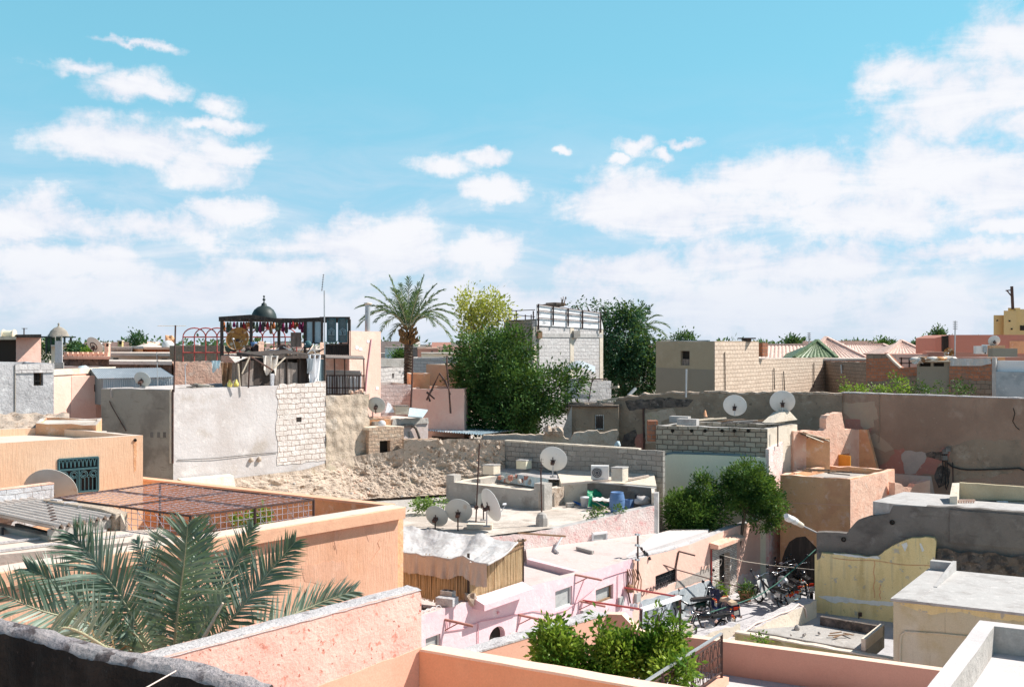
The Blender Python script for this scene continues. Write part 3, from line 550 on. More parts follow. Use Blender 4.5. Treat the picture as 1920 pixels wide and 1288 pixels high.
house(T,[e0,k1,f1,e0+rr*8],0,.34,.2,M['concrete'],M['white_smooth'],M['white_smooth'],ragz=.006)
# == RIGHT SIDE
GP=Pl((11.4,38.0),(17.48,34.6));GPx=GP
T=Thing('slate_grey_house','shaded slate grey plaster house with whitewashed roof, above the peeling yellow wall','house')
tl=[(1531,998),(1560,998),(1588,1000),(1596,988),(1607,976),(1631,968),(1652,965),(1668,962),(1674,948),(1700,948),(1740,949),(1777,950)]
uz=[GP.uz(*q)for q in tl];uz.append((GP.L+4,uz[-1][1]-.02));t_=rag(uz,.025,.25)
mb=MB();slab(mb,GP,[(uz[0][0],0),(uz[-1][0],0)]+t_[::-1],(),.35)
T.part('wall',mb,[M['dark_grey_r']])
ur,zr=GP.uz(1674,947)
rf=MB();zr0=uz[9][1];pts=[GP.w(ur,0,-.02),GP.w(uz[-1][0],0,-.02),GP.w(uz[-1][0],0,-3.4),GP.w(ur-.1,0,-3.4)];pts=[GP.w(GP.uz(1634,941)[0],0,-.3)]+pts
rf.prism(pts,zr0-.45,zr0+.03);T.part('roof',rf,[M['white_roof']])
hs=MB();u0=GP.uz(1634,940)[0];hs.prism([GP.w(u0,0,-.35),GP.w(u0+1.0,0,-.36),GP.w(u0+1.0,0,-3.2),GP.w(u0+.1,0,-3.2)],0,zr0-.1);T.part('side_wall',hs,M['dark_stone'])
u1=GP.uz(1781,955)[0];pn=MB();slab(pn,GP,[(u1,5.2-2.2),(uz[-1][0],5.2-2.2),(uz[-1][0],zr0-.03)]+rag([(uz[-1][0]-.01,zr0-.03),(u1,zr0-.02)],.01,.3)[1:],(),.06,.05);T.part('panel',pn,M['dark_grey_r'])
ds=MB();K,J=44,22;u2=GP.uz(1757,1040)[0];zlo,zhi=.3,GP.uz(1850,1036)[1]
ds.add([GP.w(u2+(uz[-1][0]-u2)*i/K,zlo+(zhi+.12*noise.noise(Vector((i*.3,7,1)))-zlo)*j/J,.14+.13*noise.noise(Vector((i*.45,j*.55,4)))+.06*noise.noise(Vector((i*1.3,j*1.4,4))))for j in range(J+1)for i in range(K+1)],[(j*(K+1)+i,j*(K+1)+i+1,(j+1)*(K+1)+i+1,(j+1)*(K+1)+i)for j in range(J)for i in range(K)],0,False)
T.part('rubble_base',ds,M['dark_stone'])
for px,py in((1582,1011),(1673,979)):
 hb=MB();u,z=GP.uz(px,py);hb.lathe([(.0,0),(.09,0),(.09,.05),(.07,.05),(.05,.01)],GP.w(u,z,.0),10,Matrix(((GP.d.x,0,GP.n.x),(GP.d.y,0,GP.n.y),(0,1,0))));T.part('drain_hole',hb,M['void'])
bp=MB();pb=Pl(GP.w(GP.uz(1808,925)[0]-.4,0,-2.6),GP.w(uz[-1][0],0,-2.6));slab(bp,pb,[(0,zr0),(pb.L,zr0)]+rag([(pb.L,zr0+.62),(0,zr0+.62)],.02,.3),(),.2);T.part('parapet',bp,M['beige_lit'])
bp=MB();pb2=Pl(pb.w(0.01,0),pb.w(0.01,0)+(-1.9)*Vector((.59,.807,0)))if False else None
s0=pb.w(0,0,.01);s1=s0-Vector((.45,.9,0))*1.5;bp.prism([s0,s0+Vector((-.25,0.05,0)),s1+Vector((-.25,.05,0)),s1],zr0,[zr0+.62,zr0+.6,zr0+.3,zr0+.32]);T.part('parapet',bp,M['cream_white'])
T=Thing('peeling_yellow_wall','tall yellow wall with peeling paint and rounded hump, beside the parked motorcycles','wall')
tl=[(1531,1036),(1545,1034),(1600,1038),(1628,1042),(1648,1040),(1668,1026),(1690,1014),(1712,1006),(1738,1004),(1753,1006),(1757,1013)]
uz=[GP.uz(*q)for q in tl];t_=rag(uz,.02,.15);zl=GP.uz(1600,1130)[1]
mb=MB();slab(mb,GP,[(uz[0][0],-.0),(uz[-1][0]-.1,0),(uz[-1][0]-.1,1.5)]+t_[::-1],(),.28,.3);T.part('wall',mb,[M['yellow']])
def patch(T,pl,pts,mat,o,name='plaster_patch',am=.05,step=.12):
 uz_=rag([pl.uz(*q)for q in pts],am,step,closed=True);mb=MB();slab(mb,pl,uz_,(),.02,o);return T.part(name,mb,mat)
GP2=Pl(GP.w(0,0,.3),GP.w(GP.L,0,.3))
patch(T,GP2,[(1534,1117),(1570,1117),(1610,1124),(1680,1127),(1680,1136),(1640,1134),(1600,1130),(1560,1129),(1548,1123)],M['white_patch'],.008,am=.03)
patch(T,GP2,[(1562,1036),(1600,1040),(1628,1044),(1645,1042),(1650,1047),(1610,1045),(1565,1039)],M['white_patch'],.008,am=.02)
patch(T,GP2,[(1532,1034),(1541,1036),(1538,1046),(1532,1050)],M['dark_grey_r'],.008,am=.02)
patch(T,GP2,[(1690,1020),(1700,1016),(1702,1022),(1697,1034)],M['white_patch'],.008,am=.01)
patch(T,GP2,[(1724,1018),(1727,1018),(1733,1032),(1729,1034)],M['white_patch'],.008,am=.01)
for xx,y0,y1 in((1639,1050,1120),(1650,1095,1123)):
 cb=MB();cb.tube([GP2.p(xx+math.sin(j*1.7)*1.4,y0+(y1-y0)*j/9,.004)for j in range(10)],.016,5);T.part('crack',cb,M['s_orange'])
cb=MB();cb.tube([GP2.p(1560+17*j,1045+1.5*j+1.5*math.sin(j),.01)for j in range(12)],.012,4);T.part('pipe',cb,M['s_orange'])
h=7.0;y0,y1,y3=G(1675,1121,h),G(1925,1149,h),G(1746,1065,h)
d1=(y1-y0).normalized();y1=y0+d1*7;d2=(y3-y0).normalized();y2=y1+d2*(y3-y0).length
T=Thing('cream_yellow_house','cream house stained yellow below its eaves with pale flat roof, right of the yard','house')
mb=MB();mb.prism([y0,y1,y2,y3],0,h and ZC-h-.07);T.part('wall',mb,M['yellow_pale'])
mb=MB();o_=.06;mb.prism([y0-d1*o_-d2*o_,y1-d2*o_,y2,y3-d1*o_],ZC-h-.07,ZC-h);T.part('roof',mb,M['white_roof'])
mb=MB();pw=.62;mb.prism([y0,y0+d1*pw,y3+d1*pw,y3],ZC-h,ZC-h+.012);
mb.prism([y0+d1*(pw)+d2*1.9,y0+d1*(pw+.1)+d2*1.9,y3+d1*(pw+.1),y3+d1*pw],ZC-h,[ZC-h+.02,ZC-h+.02,ZC-h+.3,ZC-h+.3])
mb.prism([y3-d2*.25+d1*.02,y3-d2*.25+d1*(pw),y3+d1*(pw),y3+d1*.02],ZC-h,ZC-h+.28);T.part('parapet',mb,M['white_roof'])
YP=Pl(y0,y1);mb=MB();q=[YP.p(1688,1250,.03),YP.p(1688,1205,.03),YP.p(1690,1190,.03),YP.p(1697,1183,.03),YP.p(1760,1187,.03),YP.p(1900,1200,.03)];mb.tube(q,.028,6);T.part('moulding',mb,M['yellow_pale'])
patch(T,YP,[(1678,1127),(1760,1136),(1920,1152),(1920,1164),(1860,1160),(1800,1146),(1765,1148),(1745,1152),(1722,1145),(1705,1138),(1690,1134)],M['yellow'],.006,'stain',.03)
T=Thing('retaining_wall','cream lit retaining wall with grey coping and hose, along the sunken yard','wall')
r0,r1=G(1392,1188,9.35),G(1531,1124,9.35);RP=Pl(r0-(r1-r0)*.14,r1);zt=.65
mb=MB();slab(mb,RP,[(0,-1.2),(RP.L,-1.2)]+rag([(RP.L,zt),(0,zt)],.03,.25),(),.5);
for i,f in enumerate(mb.f):
 v=[Vector(mb.v[k])for k in f];n=(v[1]-v[0]).cross(v[2]-v[0])
 if n.length>0 and abs(n.normalized().z)>.4:mb.m[i]=1
T.part('wall',mb,[M['cream_white'],M['mortar_cap']])
hb=MB();hb.tube([RP.w(RP.L*k/12-.2,zt+.05+.03*math.sin(k*2),-.08+.06*math.sin(k))for k in range(1,11)]+[RP.w(RP.L*.84,zt-.1,.05),RP.w(RP.L*.86,zt-.45,.04)],.035,6);T.part('hose',hb,M['cable_pale'])
T=Thing('mossy_wall','mossy yellow-green low wall under the debris strewn slab','wall')
m0,m1=G(1378,1186,8.8),G(1684,1240,8.8);MP=Pl(m0,m1);mb=MB();slab(mb,MP,[(0,-1.),(MP.L,-1.)]+rag([(MP.L,1.2),(0,1.2)],.02,.3),(),.2);T.part('wall',mb,M['moss'])
cp=MB();slab(cp,MP,[(0,1.2)]+rag([(0,1.24),(MP.L,1.24)],.012,.3)+[(MP.L,1.2)],(),.24,.02);T.part('coping',cp,M['cream_white'])
T=Thing('debris_slab','grey concrete slab with rubbish and a raised rim darkened for shade, in the sunken yard','slab')
s_=[MP.p(1395,1189,-.02),MP.p(1612,1216,-.02)];s_=[MP.w(.3,0,-.24),MP.w(MP.uz(1618,1216)[0],0,-.24)];bk=Vector((-MP.n.x,-MP.n.y,0))
P4=[s_[0],s_[1],s_[1]+bk*1.9,s_[0]+bk*1.9+Vector((1.5,-1.,0))*.9]
mb=MB();mb.prism(P4,.9,1.28);T.part('slab',mb,M['concrete'])
mb=MB();mb.prism([P4[3]-bk*.15,P4[2]-bk*.15,P4[2],P4[3]],1.28,1.55);T.part('rim',mb,M['dark_stone']);mb=MB();mb.prism([P4[1]-Vector((MP.d.x,MP.d.y,0))*.12,P4[1],P4[2],P4[2]-Vector((MP.d.x,MP.d.y,0))*.12],1.28,1.6);T.part('rim',mb,M['cream_white'])  # back rim coloured dark for its shade, right rim left pale
for k,(px,py,r)in enumerate(((1495,1176,.1),(1510,1188,.04),(1507,1190,.05),(1536,1186,.05),(1483,1190,.035))):
 mb=MB();mb.blob(G(px,py,8.65),r,7,k,.5);single('stone',['round mossy stone','small pinkish stone chip','flat grey stone chip','grey stone beside the boards','tiny stone near the slab edge'][k]+' on the concrete yard slab','stone',mb,M['concrete'],'stones on the yard slab')
T=Thing('timber_scraps','broken timber scraps on the concrete yard slab','scrap wood')
for a_,b_ in(((1553,1191),(1592,1189)),((1556,1187),(1578,1184)),((1563,1195),(1575,1190)),((1582,1186),(1600,1190))):
 mb=MB();mb.bar(G(*a_,8.66),G(*b_,8.62),.06,.02);T.part('board',mb,M['wood_brown'])
T=Thing('wall_hooks','rusty rod and hook fixed low on the yellow wall','ironwork')
mb=MB();mb.tube([GP2.p(1531,1160,.06),GP2.p(1588,1161,.06)],.02,5);T.part('rod',mb,M['iron'])
mb=MB();mb.tube([GP2.p(1612,1149,.1),GP2.p(1611,1158,.1),GP2.p(1613,1166,.12),GP2.p(1609,1167,.14),GP2.p(1607,1164,.14)],.02,5);mb.box(GP2.p(1613,1151,.03),(.12,.06,.14),m=0);T.part('hook',mb,M['iron'])
mb=MB();slab(mb,GP2,[GP2.uz(1571,1185),GP2.uz(1580,1185),GP2.uz(1579,1155),GP2.uz(1573,1155)],(),.04,.06);T.part('plank',mb,M['concrete'])
h=5.5;a,b,c=G(1463,889,h),G(1594,898,h),G(1677,880,h);dpt=c-b
T=Thing('salmon_block_house','salmon rendered box house with ragged parapet, behind the street lamp','house')
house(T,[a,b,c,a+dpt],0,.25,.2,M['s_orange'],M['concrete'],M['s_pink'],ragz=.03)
lit=MB();SP=Pl(b,c);slab(lit,SP,[(0.0,0.),(SP.L,0.)]+rag([(SP.L,ZC-h-.03),(0.0,ZC-h-.03)],.012,.2),(),.02,.012);T.part('render',lit,M['s_pink'])  # paler coat on the lit side, sunlight put into its colour
SB=Pl(a,b)
for(pp,r0_)in(((1499,1005),.5),((1548,1020),.35),((1535,1043),.3)):
 mb=MB();u,z=SB.uz(*pp);slab(mb,SB,[(u+r0_*math.cos(q)*(1+.3*math.sin(q*3)),z+r0_*.6*math.sin(q))for q in[k*math.pi/5 for k in range(10)]],(),.01,.008)
 if pp[0]!=1499:T.part('dark_patch',mb,M['void'])  # flat near-black blobs laid on the left face
wb=MB();wb.quad(SB.p(1463,941,.01),SB.p(1594,946,.01),SB.p(1594,948,.012),SB.p(1463,943,.012));T.part('crack_line',wb,M['orange'])
sb=MB();u0,z0=SB.uz(1464,1110);slab(sb,SB,rag([(u0,.02),(SB.uz(1530,1100)[0]+.6,.02),(SB.uz(1530,1050)[0],1.6),(SB.uz(1510,1033)[0],2.0),(SB.uz(1480,1036)[0],1.7),(SB.uz(1466,1070)[0],.9)],.08,.3,True),(),.01,.01);T.part('dark_patch',sb,M['wood_dark'])  # larger dark area low on the same face
T=Thing('roof_debris','dark sticks and sheets lying along the salmon box house roof edge','debris')
for k in range(16):
 mb=MB();x0=rnd(1490,1560);Lp=rnd(20,50);yy=rnd(884,893);Y=42.9-(x0-1463)/131*1.5+rnd(-.1,1.2);zz=4.54+rnd(0,.16)
 mb.bar(PX(x0,Y,zz),PX(x0+Lp,Y-Lp/131*1.2,zz+rnd(-.04,.05)),rnd(.05,.16),.03);T.part('stick',mb,M[random.choice(['wood_dark','wood_dark','wood','wood_brown'])])
S1=Pl(P(1490,800,44.8),P(1612,800,47.9));
T=Thing('stepped_salmon_wall','stepped salmon wall with ochre door, lit against the big brown wall','wall')
dr=S1.rect(1572,851,1593,889)
tl=[(1488,808),(1545,808),(1549,803),(1549,785),(1552,779),(1563,775),(1578,773),(1584,806),(1596,804),(1611,805)]
uz=[S1.uz(*q)for q in tl];t_=rag(uz,.03,.2);mb=MB();slab(mb,S1,[(uz[0][0],3.5),(uz[-1][0],3.5)]+t_[::-1],[dr],.35);T.part('wall',mb,M['s_pink'])
window(T,S1,dr,.3,'door_yellow',frame=0,name='door')
lf=MB();A_=S1.w(dr[0],0,.0);dv=Vector((S1.n.x*.9-S1.d.x*.1,S1.n.y*.9-S1.d.y*.1,0))*.75;lf.hexa([A_+UZ*dr[1],A_+dv+UZ*dr[1],A_+dv+Vector((S1.d.x,S1.d.y,0))*.05+UZ*dr[1],A_+Vector((S1.d.x,S1.d.y,0))*.05+UZ*dr[1],A_+UZ*dr[3],A_+dv+UZ*(dr[3]),A_+dv+Vector((S1.d.x,S1.d.y,0))*.05+UZ*dr[3],A_+Vector((S1.d.x,S1.d.y,0))*.05+UZ*dr[3]]);T.part('door_leaf',lf,M['door_yellow'])
ret=MB();e_=S1.w(uz[-1][0],0,0);ret.hexa([e_+UZ*3.5,e_+UB*1.0+UZ*3.5,e_+UB*1.0+UA*.3+UZ*3.5,e_+UA*.3+UZ*3.5,e_+UZ*uz[-1][1],e_+UB*.35+UZ*uz[-1][1],e_+UB*.35+UA*.3+UZ*uz[-1][1],e_+UA*.3+UZ*uz[-1][1]]);T.part('buttress',ret,M['s_orange'])
T=Thing('lean_to','ragged lean-to roof of boards over a shaded salmon wall, right of the block hut','shed')
lp=Pl(P(1490,830,45.4),P(1546,830,45.2));mb=MB();slab(mb,lp,[lp.uz(1488,890),lp.uz(1556,890),lp.uz(1556,822),lp.uz(1488,822)],(),.2);T.part('wall',mb,M['s_orange'])
for k in range(15):
 mb=MB();x0=rnd(1488,1515);x1=x0+rnd(25,50);z_=rnd(0,.12);Y=rnd(44.3,45.5);zz=ZC-(812+(x0-1488)*.18-644)/F*45.0+z_
 mb.bar(PX(x0,Y,zz),PX(x1,Y-.2,zz-.28),rnd(.08,.3),.025);T.part('board',mb,M[random.choice(['wood','wood_dark','wood_brown','pale_stick'])])
T=Thing('cream_parapet','small cream parapet with a notch, behind the salmon box house','wall')
cpn=Pl(P(1678,905,43.4),P(1746,905,44.8));tl=[(1678,905),(1690,907),(1695,913),(1712,914),(1716,907),(1744,900)];uz=[cpn.uz(*q)for q in tl];mb=MB();slab(mb,cpn,[(uz[0][0],2),(uz[-1][0],2)]+rag(uz,.02,.2)[::-1],(),.3);T.part('wall',mb,M['s_pink'])
bw=Pl(P(1680,890,45.8),P(1750,895,45.2));mb=MB();slab(mb,bw,[bw.uz(1676,920),bw.uz(1752,925),bw.uz(1746,893),bw.uz(1678,888)],(),.1);T.part('back_wall',mb,M['patch_grey'])
BW=Pl(G(1578,737,2.4),G(1920,748,2.4));zt=7.6
T=Thing('big_brown_wall','huge shaded brown wall with mortar patches and a cable, at the right','wall')
ue=BW.L+6;t_=rag([(0,zt),(ue,zt)],.015,.4);mb=MB();slab(mb,BW,[(0,0),(ue,0)]+t_[::-1],(),.4);T.part('wall',mb,M['big_wall'])
cp=MB();slab(cp,BW,[(0,zt)]+rag([(0,zt+.05),(ue,zt+.05)],.012,.3)+[(ue,zt)],(),.42,.03);T.part('coping',cp,M['mortar_cap'])
for pts,mt,o in(([(1627,818),(1640,790),(1585,785),(1583,805),(1612,806),(1625,818)],'patch_pink',.01),([(1613,784),(1638,785),(1640,800),(1622,806),(1614,798)],'patch_tan',.02),
([(1560,756),(1640,752),(1648,784),(1600,790),(1590,780)],'patch_tan',.005),([(1628,870),(1640,876),(1660,868),(1678,850),(1676,842),(1694,840),(1700,848),(1730,860),(1755,858),(1768,838),(1784,842),(1780,856),(1760,870),(1752,890),(1690,888),(1640,886)],'patch_pink',.01),
([(1690,852),(1697,845),(1728,846),(1737,850),(1734,866),(1722,880),(1716,888),(1697,888),(1694,868)],'patch_grey',.02),([(1627,818),(1640,812),(1660,826),(1676,842),(1660,848),(1640,838),(1628,836)],'patch_tan',.008),
([(1800,832),(1830,824),(1915,825),(1915,880),(1850,895),(1790,900),(1786,870),(1772,838)],'old_wall',.006),([(1735,850),(1768,846),(1775,856),(1772,866),(1760,862),(1738,856)],'dark_stone',.02),
([(1752,888),(1752,880),(1764,872),(1782,880),(1780,905),(1760,915)],'dark_stone',.006)):patch(T,BW,pts,M[mt],o,am=.06,step=.2)
cb=MB();cb.tube([BW.p(x,y,.1)for x,y in((1776,866),(1786,874),(1800,878),(1815,880),(1840,880),(1870,879),(1895,878),(1912,877),(1930,884))],.035,6);T.part('cable',cb,M['cable'])
for xs in(((1773,846),(1773,875),(1774,915)),((1776,850),(1777,880),(1779,905),(1775,918)),((1787,866),(1788,915)),((1768,860),(1769,880),(1766,905))):
 cb=MB();cb.tube([BW.p(x,y,.07)for x,y in xs],.022,5);T.part('conduit',cb,M['cable'])
for bx in((1773,846),(1778,842),(1772,858)):cb=MB();cb.box(BW.p(*bx,.09),(.22,.14,.2));T.part('insulator',cb,M['dark_grey_r'])
cb=MB();cb.tube([BW.p(x,y,.012)for x,y in((1900,765),(1903,775),(1899,790),(1905,800),(1912,806))],.018,4);T.part('crack',cb,M['void'])
cb=MB();cb.tube([BW.p(x,y,.02)for x,y in((1650,739),(1649,760),(1650,800),(1648,830))],.015,4);T.part('crack',cb,M['old_wall'])
OW=Pl(P(1158,742,52.5),P(1579,738,48.9))
T=Thing('old_brown_wall','long old brown wall with crumbling top, behind the two dishes of the block hut','wall')
tl=[(1058,764),(1072,757),(1110,757),(1150,757),(1160,746),(1178,742),(1196,744),(1206,737),(1226,740),(1260,735),(1300,737),(1340,734),(1390,738),(1430,735),(1480,738),(1530,736),(1579,738)]
uz=[OW.uz(*q)for q in tl];mb=MB();slab(mb,OW,[(uz[3][0],0),(uz[-1][0],0)]+rag(uz[3:],.06,.25)[::-1],(),.5);T.part('wall',mb,M['old_wall'])
cp=MB();tt=rag(uz[4:],.05,.25)
for i in range(len(tt)-1):
 (a_,b_),(c_,d_)=tt[i],tt[i+1];cp.hexa([OW.w(a_,b_-.06,.03),OW.w(c_,d_-.06,.03),OW.w(c_,d_-.06,-.53),OW.w(a_,b_-.06,-.53),OW.w(a_,b_+.03,.03),OW.w(c_,d_+.03,.03),OW.w(c_,d_+.03,-.53),OW.w(a_,b_+.03,-.53)])
T.part('coping',cp,M['rubble'])
for pts,mt,o in(([(1208,775),(1262,765),(1268,778),(1240,790),(1232,830),(1210,832)],'pise_tan',.02),([(1172,752),(1240,745),(1300,750),(1290,762),(1220,768),(1180,770)],'dark_stone',.01),
([(1545,780),(1560,776),(1570,800),(1556,812),(1540,806)],'s_pink',.015),([(1195,815),(1205,812),(1212,826),(1206,842),(1195,842),(1190,830)],'patch_pink',.02),([(1170,815),(1192,805),(1200,830),(1185,840),(1165,838)],'dark_stone',.01)):
 patch(T,OW,pts,M[mt],o,am=.06,step=.2)
cb=MB();cb.tube([OW.p(1207,765,.08),OW.p(1208,842,.08)],.05,5);T.part('pipe',cb,M['iron'])
SLV=MB();a_=OW.w(uz[-1][0],0,0)
h=3.6;h0,h1,h2=G(1230,798,h),G(1438,803,h),G(1494,795,h);
dp=h2-h1;h3=h0+dp
T=Thing('block_hut','rooftop hut of brown concrete blocks with pale coping, carrying two dishes','hut')
HP=Pl(h0,h1);HR=Pl(h1,h2);hl=[(1,HR.rect(1456,834,1463,851),.3),(1,HR.rect(1474,835,1487,885),.3)]
house(T,[h0,h1,h2,h3],0,.28,.22,M['block_hut'],M['white_roof'],M['white_roof'],ragz=.02,holes=hl)
window(T,HR,hl[0][1],.28,'void',frame=0);window(T,HR,hl[1][1],.28,'void',frame=0,name='door')
lit=MB();slab(lit,HR,[(0.02,0),(HR.L,0)]+rag([(HR.L,ZC-h-.02),(0.02,ZC-h-.02)],.015,.2),[x[1]for x in hl],.03,.02);T.part('render',lit,M['cream_white'])  # sunlit side coloured paler than the shaded block front
fs=MB();u0,z0=HP.uz(1216,858);
for px in(1261,1297,1322,1354,1377,1403):
 hb=MB();u,z=HP.uz(px,807.5);hb.lathe([(0,0),(.075,0),(.075,.035),(.06,.035),(.05,.005)],HP.w(u,z,.004),12,Matrix(((HP.d.x,0,HP.n.x),(HP.d.y,0,HP.n.y),(0,1,0))));T.part('drain_pipe',hb,M['void'])
for k,(px,py)in enumerate(((1275,786),(1290,791))):hb=MB();hb.box(G(px,py,h-.12),(.9,.4,.28),-.5);T.part('coping_block',hb,M['white_roof'])
hb=MB();hb.hexa([HR.w(HR.L*.2,6.6,.03),HR.w(HR.L,6.6,.03),HR.w(HR.L,6.6,-.5),HR.w(HR.L*.2,6.6,-.5),HR.w(HR.L*.5,7.0,.02),HR.w(HR.L*.75,7.0,.02),HR.w(HR.L*.75,7.0,-.4),HR.w(HR.L*.5,7.0,-.4)]);T.part('dish_plinth',hb,M['cream_white'])
fs.box(HP.w(-.12,6.15,-.02)+Vector((0,.3,0)),(.42,.5,.9),.0);T2=Thing('brick_pier','short stack of hollow red bricks against the left edge of the block hut','brick pier');T2.part('bricks',fs,M['brick_red'])
T=Thing('roof_ladder','weathered wooden ladder lying on the block hut roof','ladder');zz=ZC-h+.1
A_,B_=P(1293,786,46.0),P(1330,778,47.4);A_.z=B_.z=zz;off=Vector((.35,.32,0))
for s_ in(0,1):mb=MB();mb.bar(A_+off*s_,B_+off*s_+Vector((1.2,-.2,0))*.4,.07,.06);T.part('rail',mb,M['pale_stick'])
for k in range(5):mb=MB();q=A_.lerp(B_,(k+.5)/5);mb.bar(q,q+off,.04);T.part('rung',mb,M['pale_stick'])
T=Thing('planks','loose planks and rails on the roof of the block hut','planks')
for k in range(12):mb=MB();x0=rnd(1320,1440);Y=rnd(44.5,47.2);mb.bar(PX(x0,Y,zz-.02),PX(x0+rnd(25,60),Y-.1+rnd(-.2,.2),zz+.02),rnd(.06,.14),.05);T.part('plank',mb,M[random.choice(['wood','pale_stick','wood','concrete','wood_brown'])])
T=Thing('traffic_cone','small red cone standing at the back of the block hut roof','cone');mb=MB();mb.lathe([(.12,0),(.1,.02),(.03,.3),(0,.31)],P(1322,781,47.4),10);T.part('cone',mb,M['s_orange'])
g0=HP.w(.12,0,.25);g1=HP.w(HP.L+.02,0,.25);GW=Pl(g0,g1)
T=Thing('green_wall','pale green painted wall with rounded top corner, behind the two garden trees','wall')
tl=[(1237,868),(1241,858),(1250,853),(1262,851),(1330,853),(1400,856),(1441,858)];uz=[GW.uz(*q)for q in tl]
mb=MB();slab(mb,GW,[(uz[0][0],0),(uz[-1][0],0)]+uz[::-1],(),.2);T.part('wall',mb,M['green_wall'])
cp=MB();cp.tube([GW.w(u,z+.04,-.05)for u,z in uz[2:6]],.055,6);T.part('gutter',cp,M['corr_blue'])
cp=MB();cp.tube([GW.p(1238,930,.03),GW.p(1262,940,.04),GW.p(1300,960,.04)],.05,6);T.part('pipe',cp,M['green_wall'])
T=Thing('lower_cream_wall','narrow pinkish cream wall under the hut doorway, right of the trees','wall')
NW=Pl(HP.w(HP.L,0,.26),HP.w(HP.L,0,.26)+UA*3);tl=[(1441,857),(1452,852),(1464,850)];uz=[(0,ZC-4.45),(.9,ZC-4.35)];mb=MB();slab(mb,NW,[(0,0),(1.6,0),(1.6,5.72),(0,5.55)],(),.15,.1);T.part('wall',mb,M['speck_pink'])
mb=MB();mb.tube([NW.w(.75,5.6,.2),NW.w(.75,6.5,.2)],.03,5);T.part('pipe',mb,M['iron'])
g=MB();g.prism([GW.w(.2,0,.05),GW.w(GW.L,0,.05),GW.w(GW.L,0,2.2),GW.w(0.2,0,3.2)],.01,.06);single('garden_bounce_floor','','',g,M['white_smooth'],kind='structure')  # pale floor added to bounce sunlight onto the green wall
T=Thing('wooden_ladder','grey wooden ladder leaning on the pale green wall, left of the trees','ladder');a_,b_=GW.p(1241,1000,.5),GW.p(1242,968,.1);off=GW.p(1255,1000,.5)-a_
for s_ in(0,1):mb=MB();mb.bar(a_+off*s_-UZ*.6,b_+off*s_,.07,.05);T.part('rail',mb,M['wood'])
for k in range(4):mb=MB();q=a_.lerp(b_,k/3.5)-UZ*.1;mb.bar(q,q+off,.05,.04);T.part('rung',mb,M['wood'])
def findobj(nm):return[o for o in bpy.data.objects if o.name==nm][0]
class Old:
 def __init__(s,nm):s.e=findobj(nm);s.o=s.e.location.copy()
 def part(s,name,mb,mats,parent=None,label=None):return mesh_obj(name,mb,mats,s.o,parent or s.e,label)
def drips(T,pl,x0,x1,y,n,mat,o,ln):
 for k in range(n):
  px=x0+(x1-x0)*(k+rnd(.1,.9))/n;u,z=pl.uz(px,y(px));w_=rnd(.05,.22);L=rnd(.4,1)*ln;mb=MB()
  slab(mb,pl,rag([(u-w_,z),(u+w_,z),(u+w_*rnd(.3,.8),z-L*rnd(.4,.7)),(u+rnd(-.03,.03),z-L),(u-w_*rnd(.3,.8),z-L*rnd(.4,.7))],.02,.1,True),(),.004,o);T.part('drip_stain',mb,mat)
def crack(T,pl,x,y,n,mat,o,dx=6,dy=9):
 mb=MB();pts=[]
 for k in range(n):pts.append(pl.p(x,y,o));x+=rnd(-dx,dx);y+=rnd(.3,1)*dy
 mb.tube(pts,.004,4);T.part('hairline_crack',mb,mat)
random.seed(9);OT=Old('orange_house');drips(OT,PO,60,735,lambda x:1090-(x/745)*118,9,M['or_stain'],.006,.7);crack(OT,PO,640,985,9,M['or_stain'],.004);crack(OT,PO,712,1010,8,M['red'],.004)
patch(OT,PO,[(565,1060),(640,1050),(655,1082),(610,1096),(572,1090)],M['or_stain'],.005,am=.04)
# == LEFT SIDE
h=2.6;a,b=G(-200,841,h),G(268,816,h);sB=UB*-5.0
T=Thing('pale_orange_house','pale orange rendered house with a teal grilled window, left edge','house')
OLP=Pl(a,b);wr=OLP.rect(110,859,184,922)
bk_=[a,b,b+sB,a+sB]
house(T,bk_,0,.22,.2,M['orange_pale'],M['coping_white'],M['coping_white'],ragz=.008,holes=[(0,wr,.12)])
fl=MB();A_=b;fl.hexa([A_+Vector((-.3,-.2,-8)),A_+Vector((-.02,-.02,-8)),A_+sB*.02+Vector((0,0,-8)),A_+sB*.02+Vector((-.3,-.2,-8)),A_+Vector((-.3,-.2,-7.9)),A_+Vector((-.02,-.02,-7.9)),A_+sB*.02+Vector((0,0,-7.9)),A_+sB*.02+Vector((-.3,-.2,-7.9))])
w_=window(T,OLP,wr,.12,'glass',frame=0);u0,z0,u1,z1=wr;zm=z0+(z1-z0)*.68
fb=MB()
for p,q in(((u0,z0),(u0,z1)),((u1,z0),(u1,z1)),((u0,z1),(u1,z1)),((u0,z0),(u1,z0)),((u0,zm),(u1,zm)),(((u0+u1)/2,z0),((u0+u1)/2,zm))):fb.bar(OLP.w(*p,.0),OLP.w(*q,.0),.06,.05)
T.part('frame',fb,M['teal'],w_)
gb=MB()
for k in range(10):
 uu=u0+(u1-u0)*(k+.5)/10;gb.tube([OLP.w(uu,z0,.01),OLP.w(uu,z0+(zm-z0)*.6,.01)],.014,4,cap=False)
 gb.tube([OLP.w(uu+.035*math.cos(q),z0+(zm-z0)*.6+.04+.04*math.sin(q),.01)for q in[i*math.pi/4 for i in range(9)]],.01,4,cap=False)
 gb.tube([OLP.w(uu+.045*math.cos(q),zm+.06+.2*math.sin(q),.01)for q in[i*math.pi/6 for i in range(7)]],.014,4,cap=False)
for k in range(4):
 uc=u0+(u1-u0)*(k+.5)/4;zc=zm-.15
 for rr in(.1,.06):gb.tube([OLP.w(uc+rr*math.cos(q),zc+rr*math.sin(q),.015)for q in[i*math.pi/6 for i in range(13)]],.012,4,cap=False)
T.part('grille',gb,M['teal'],w_)
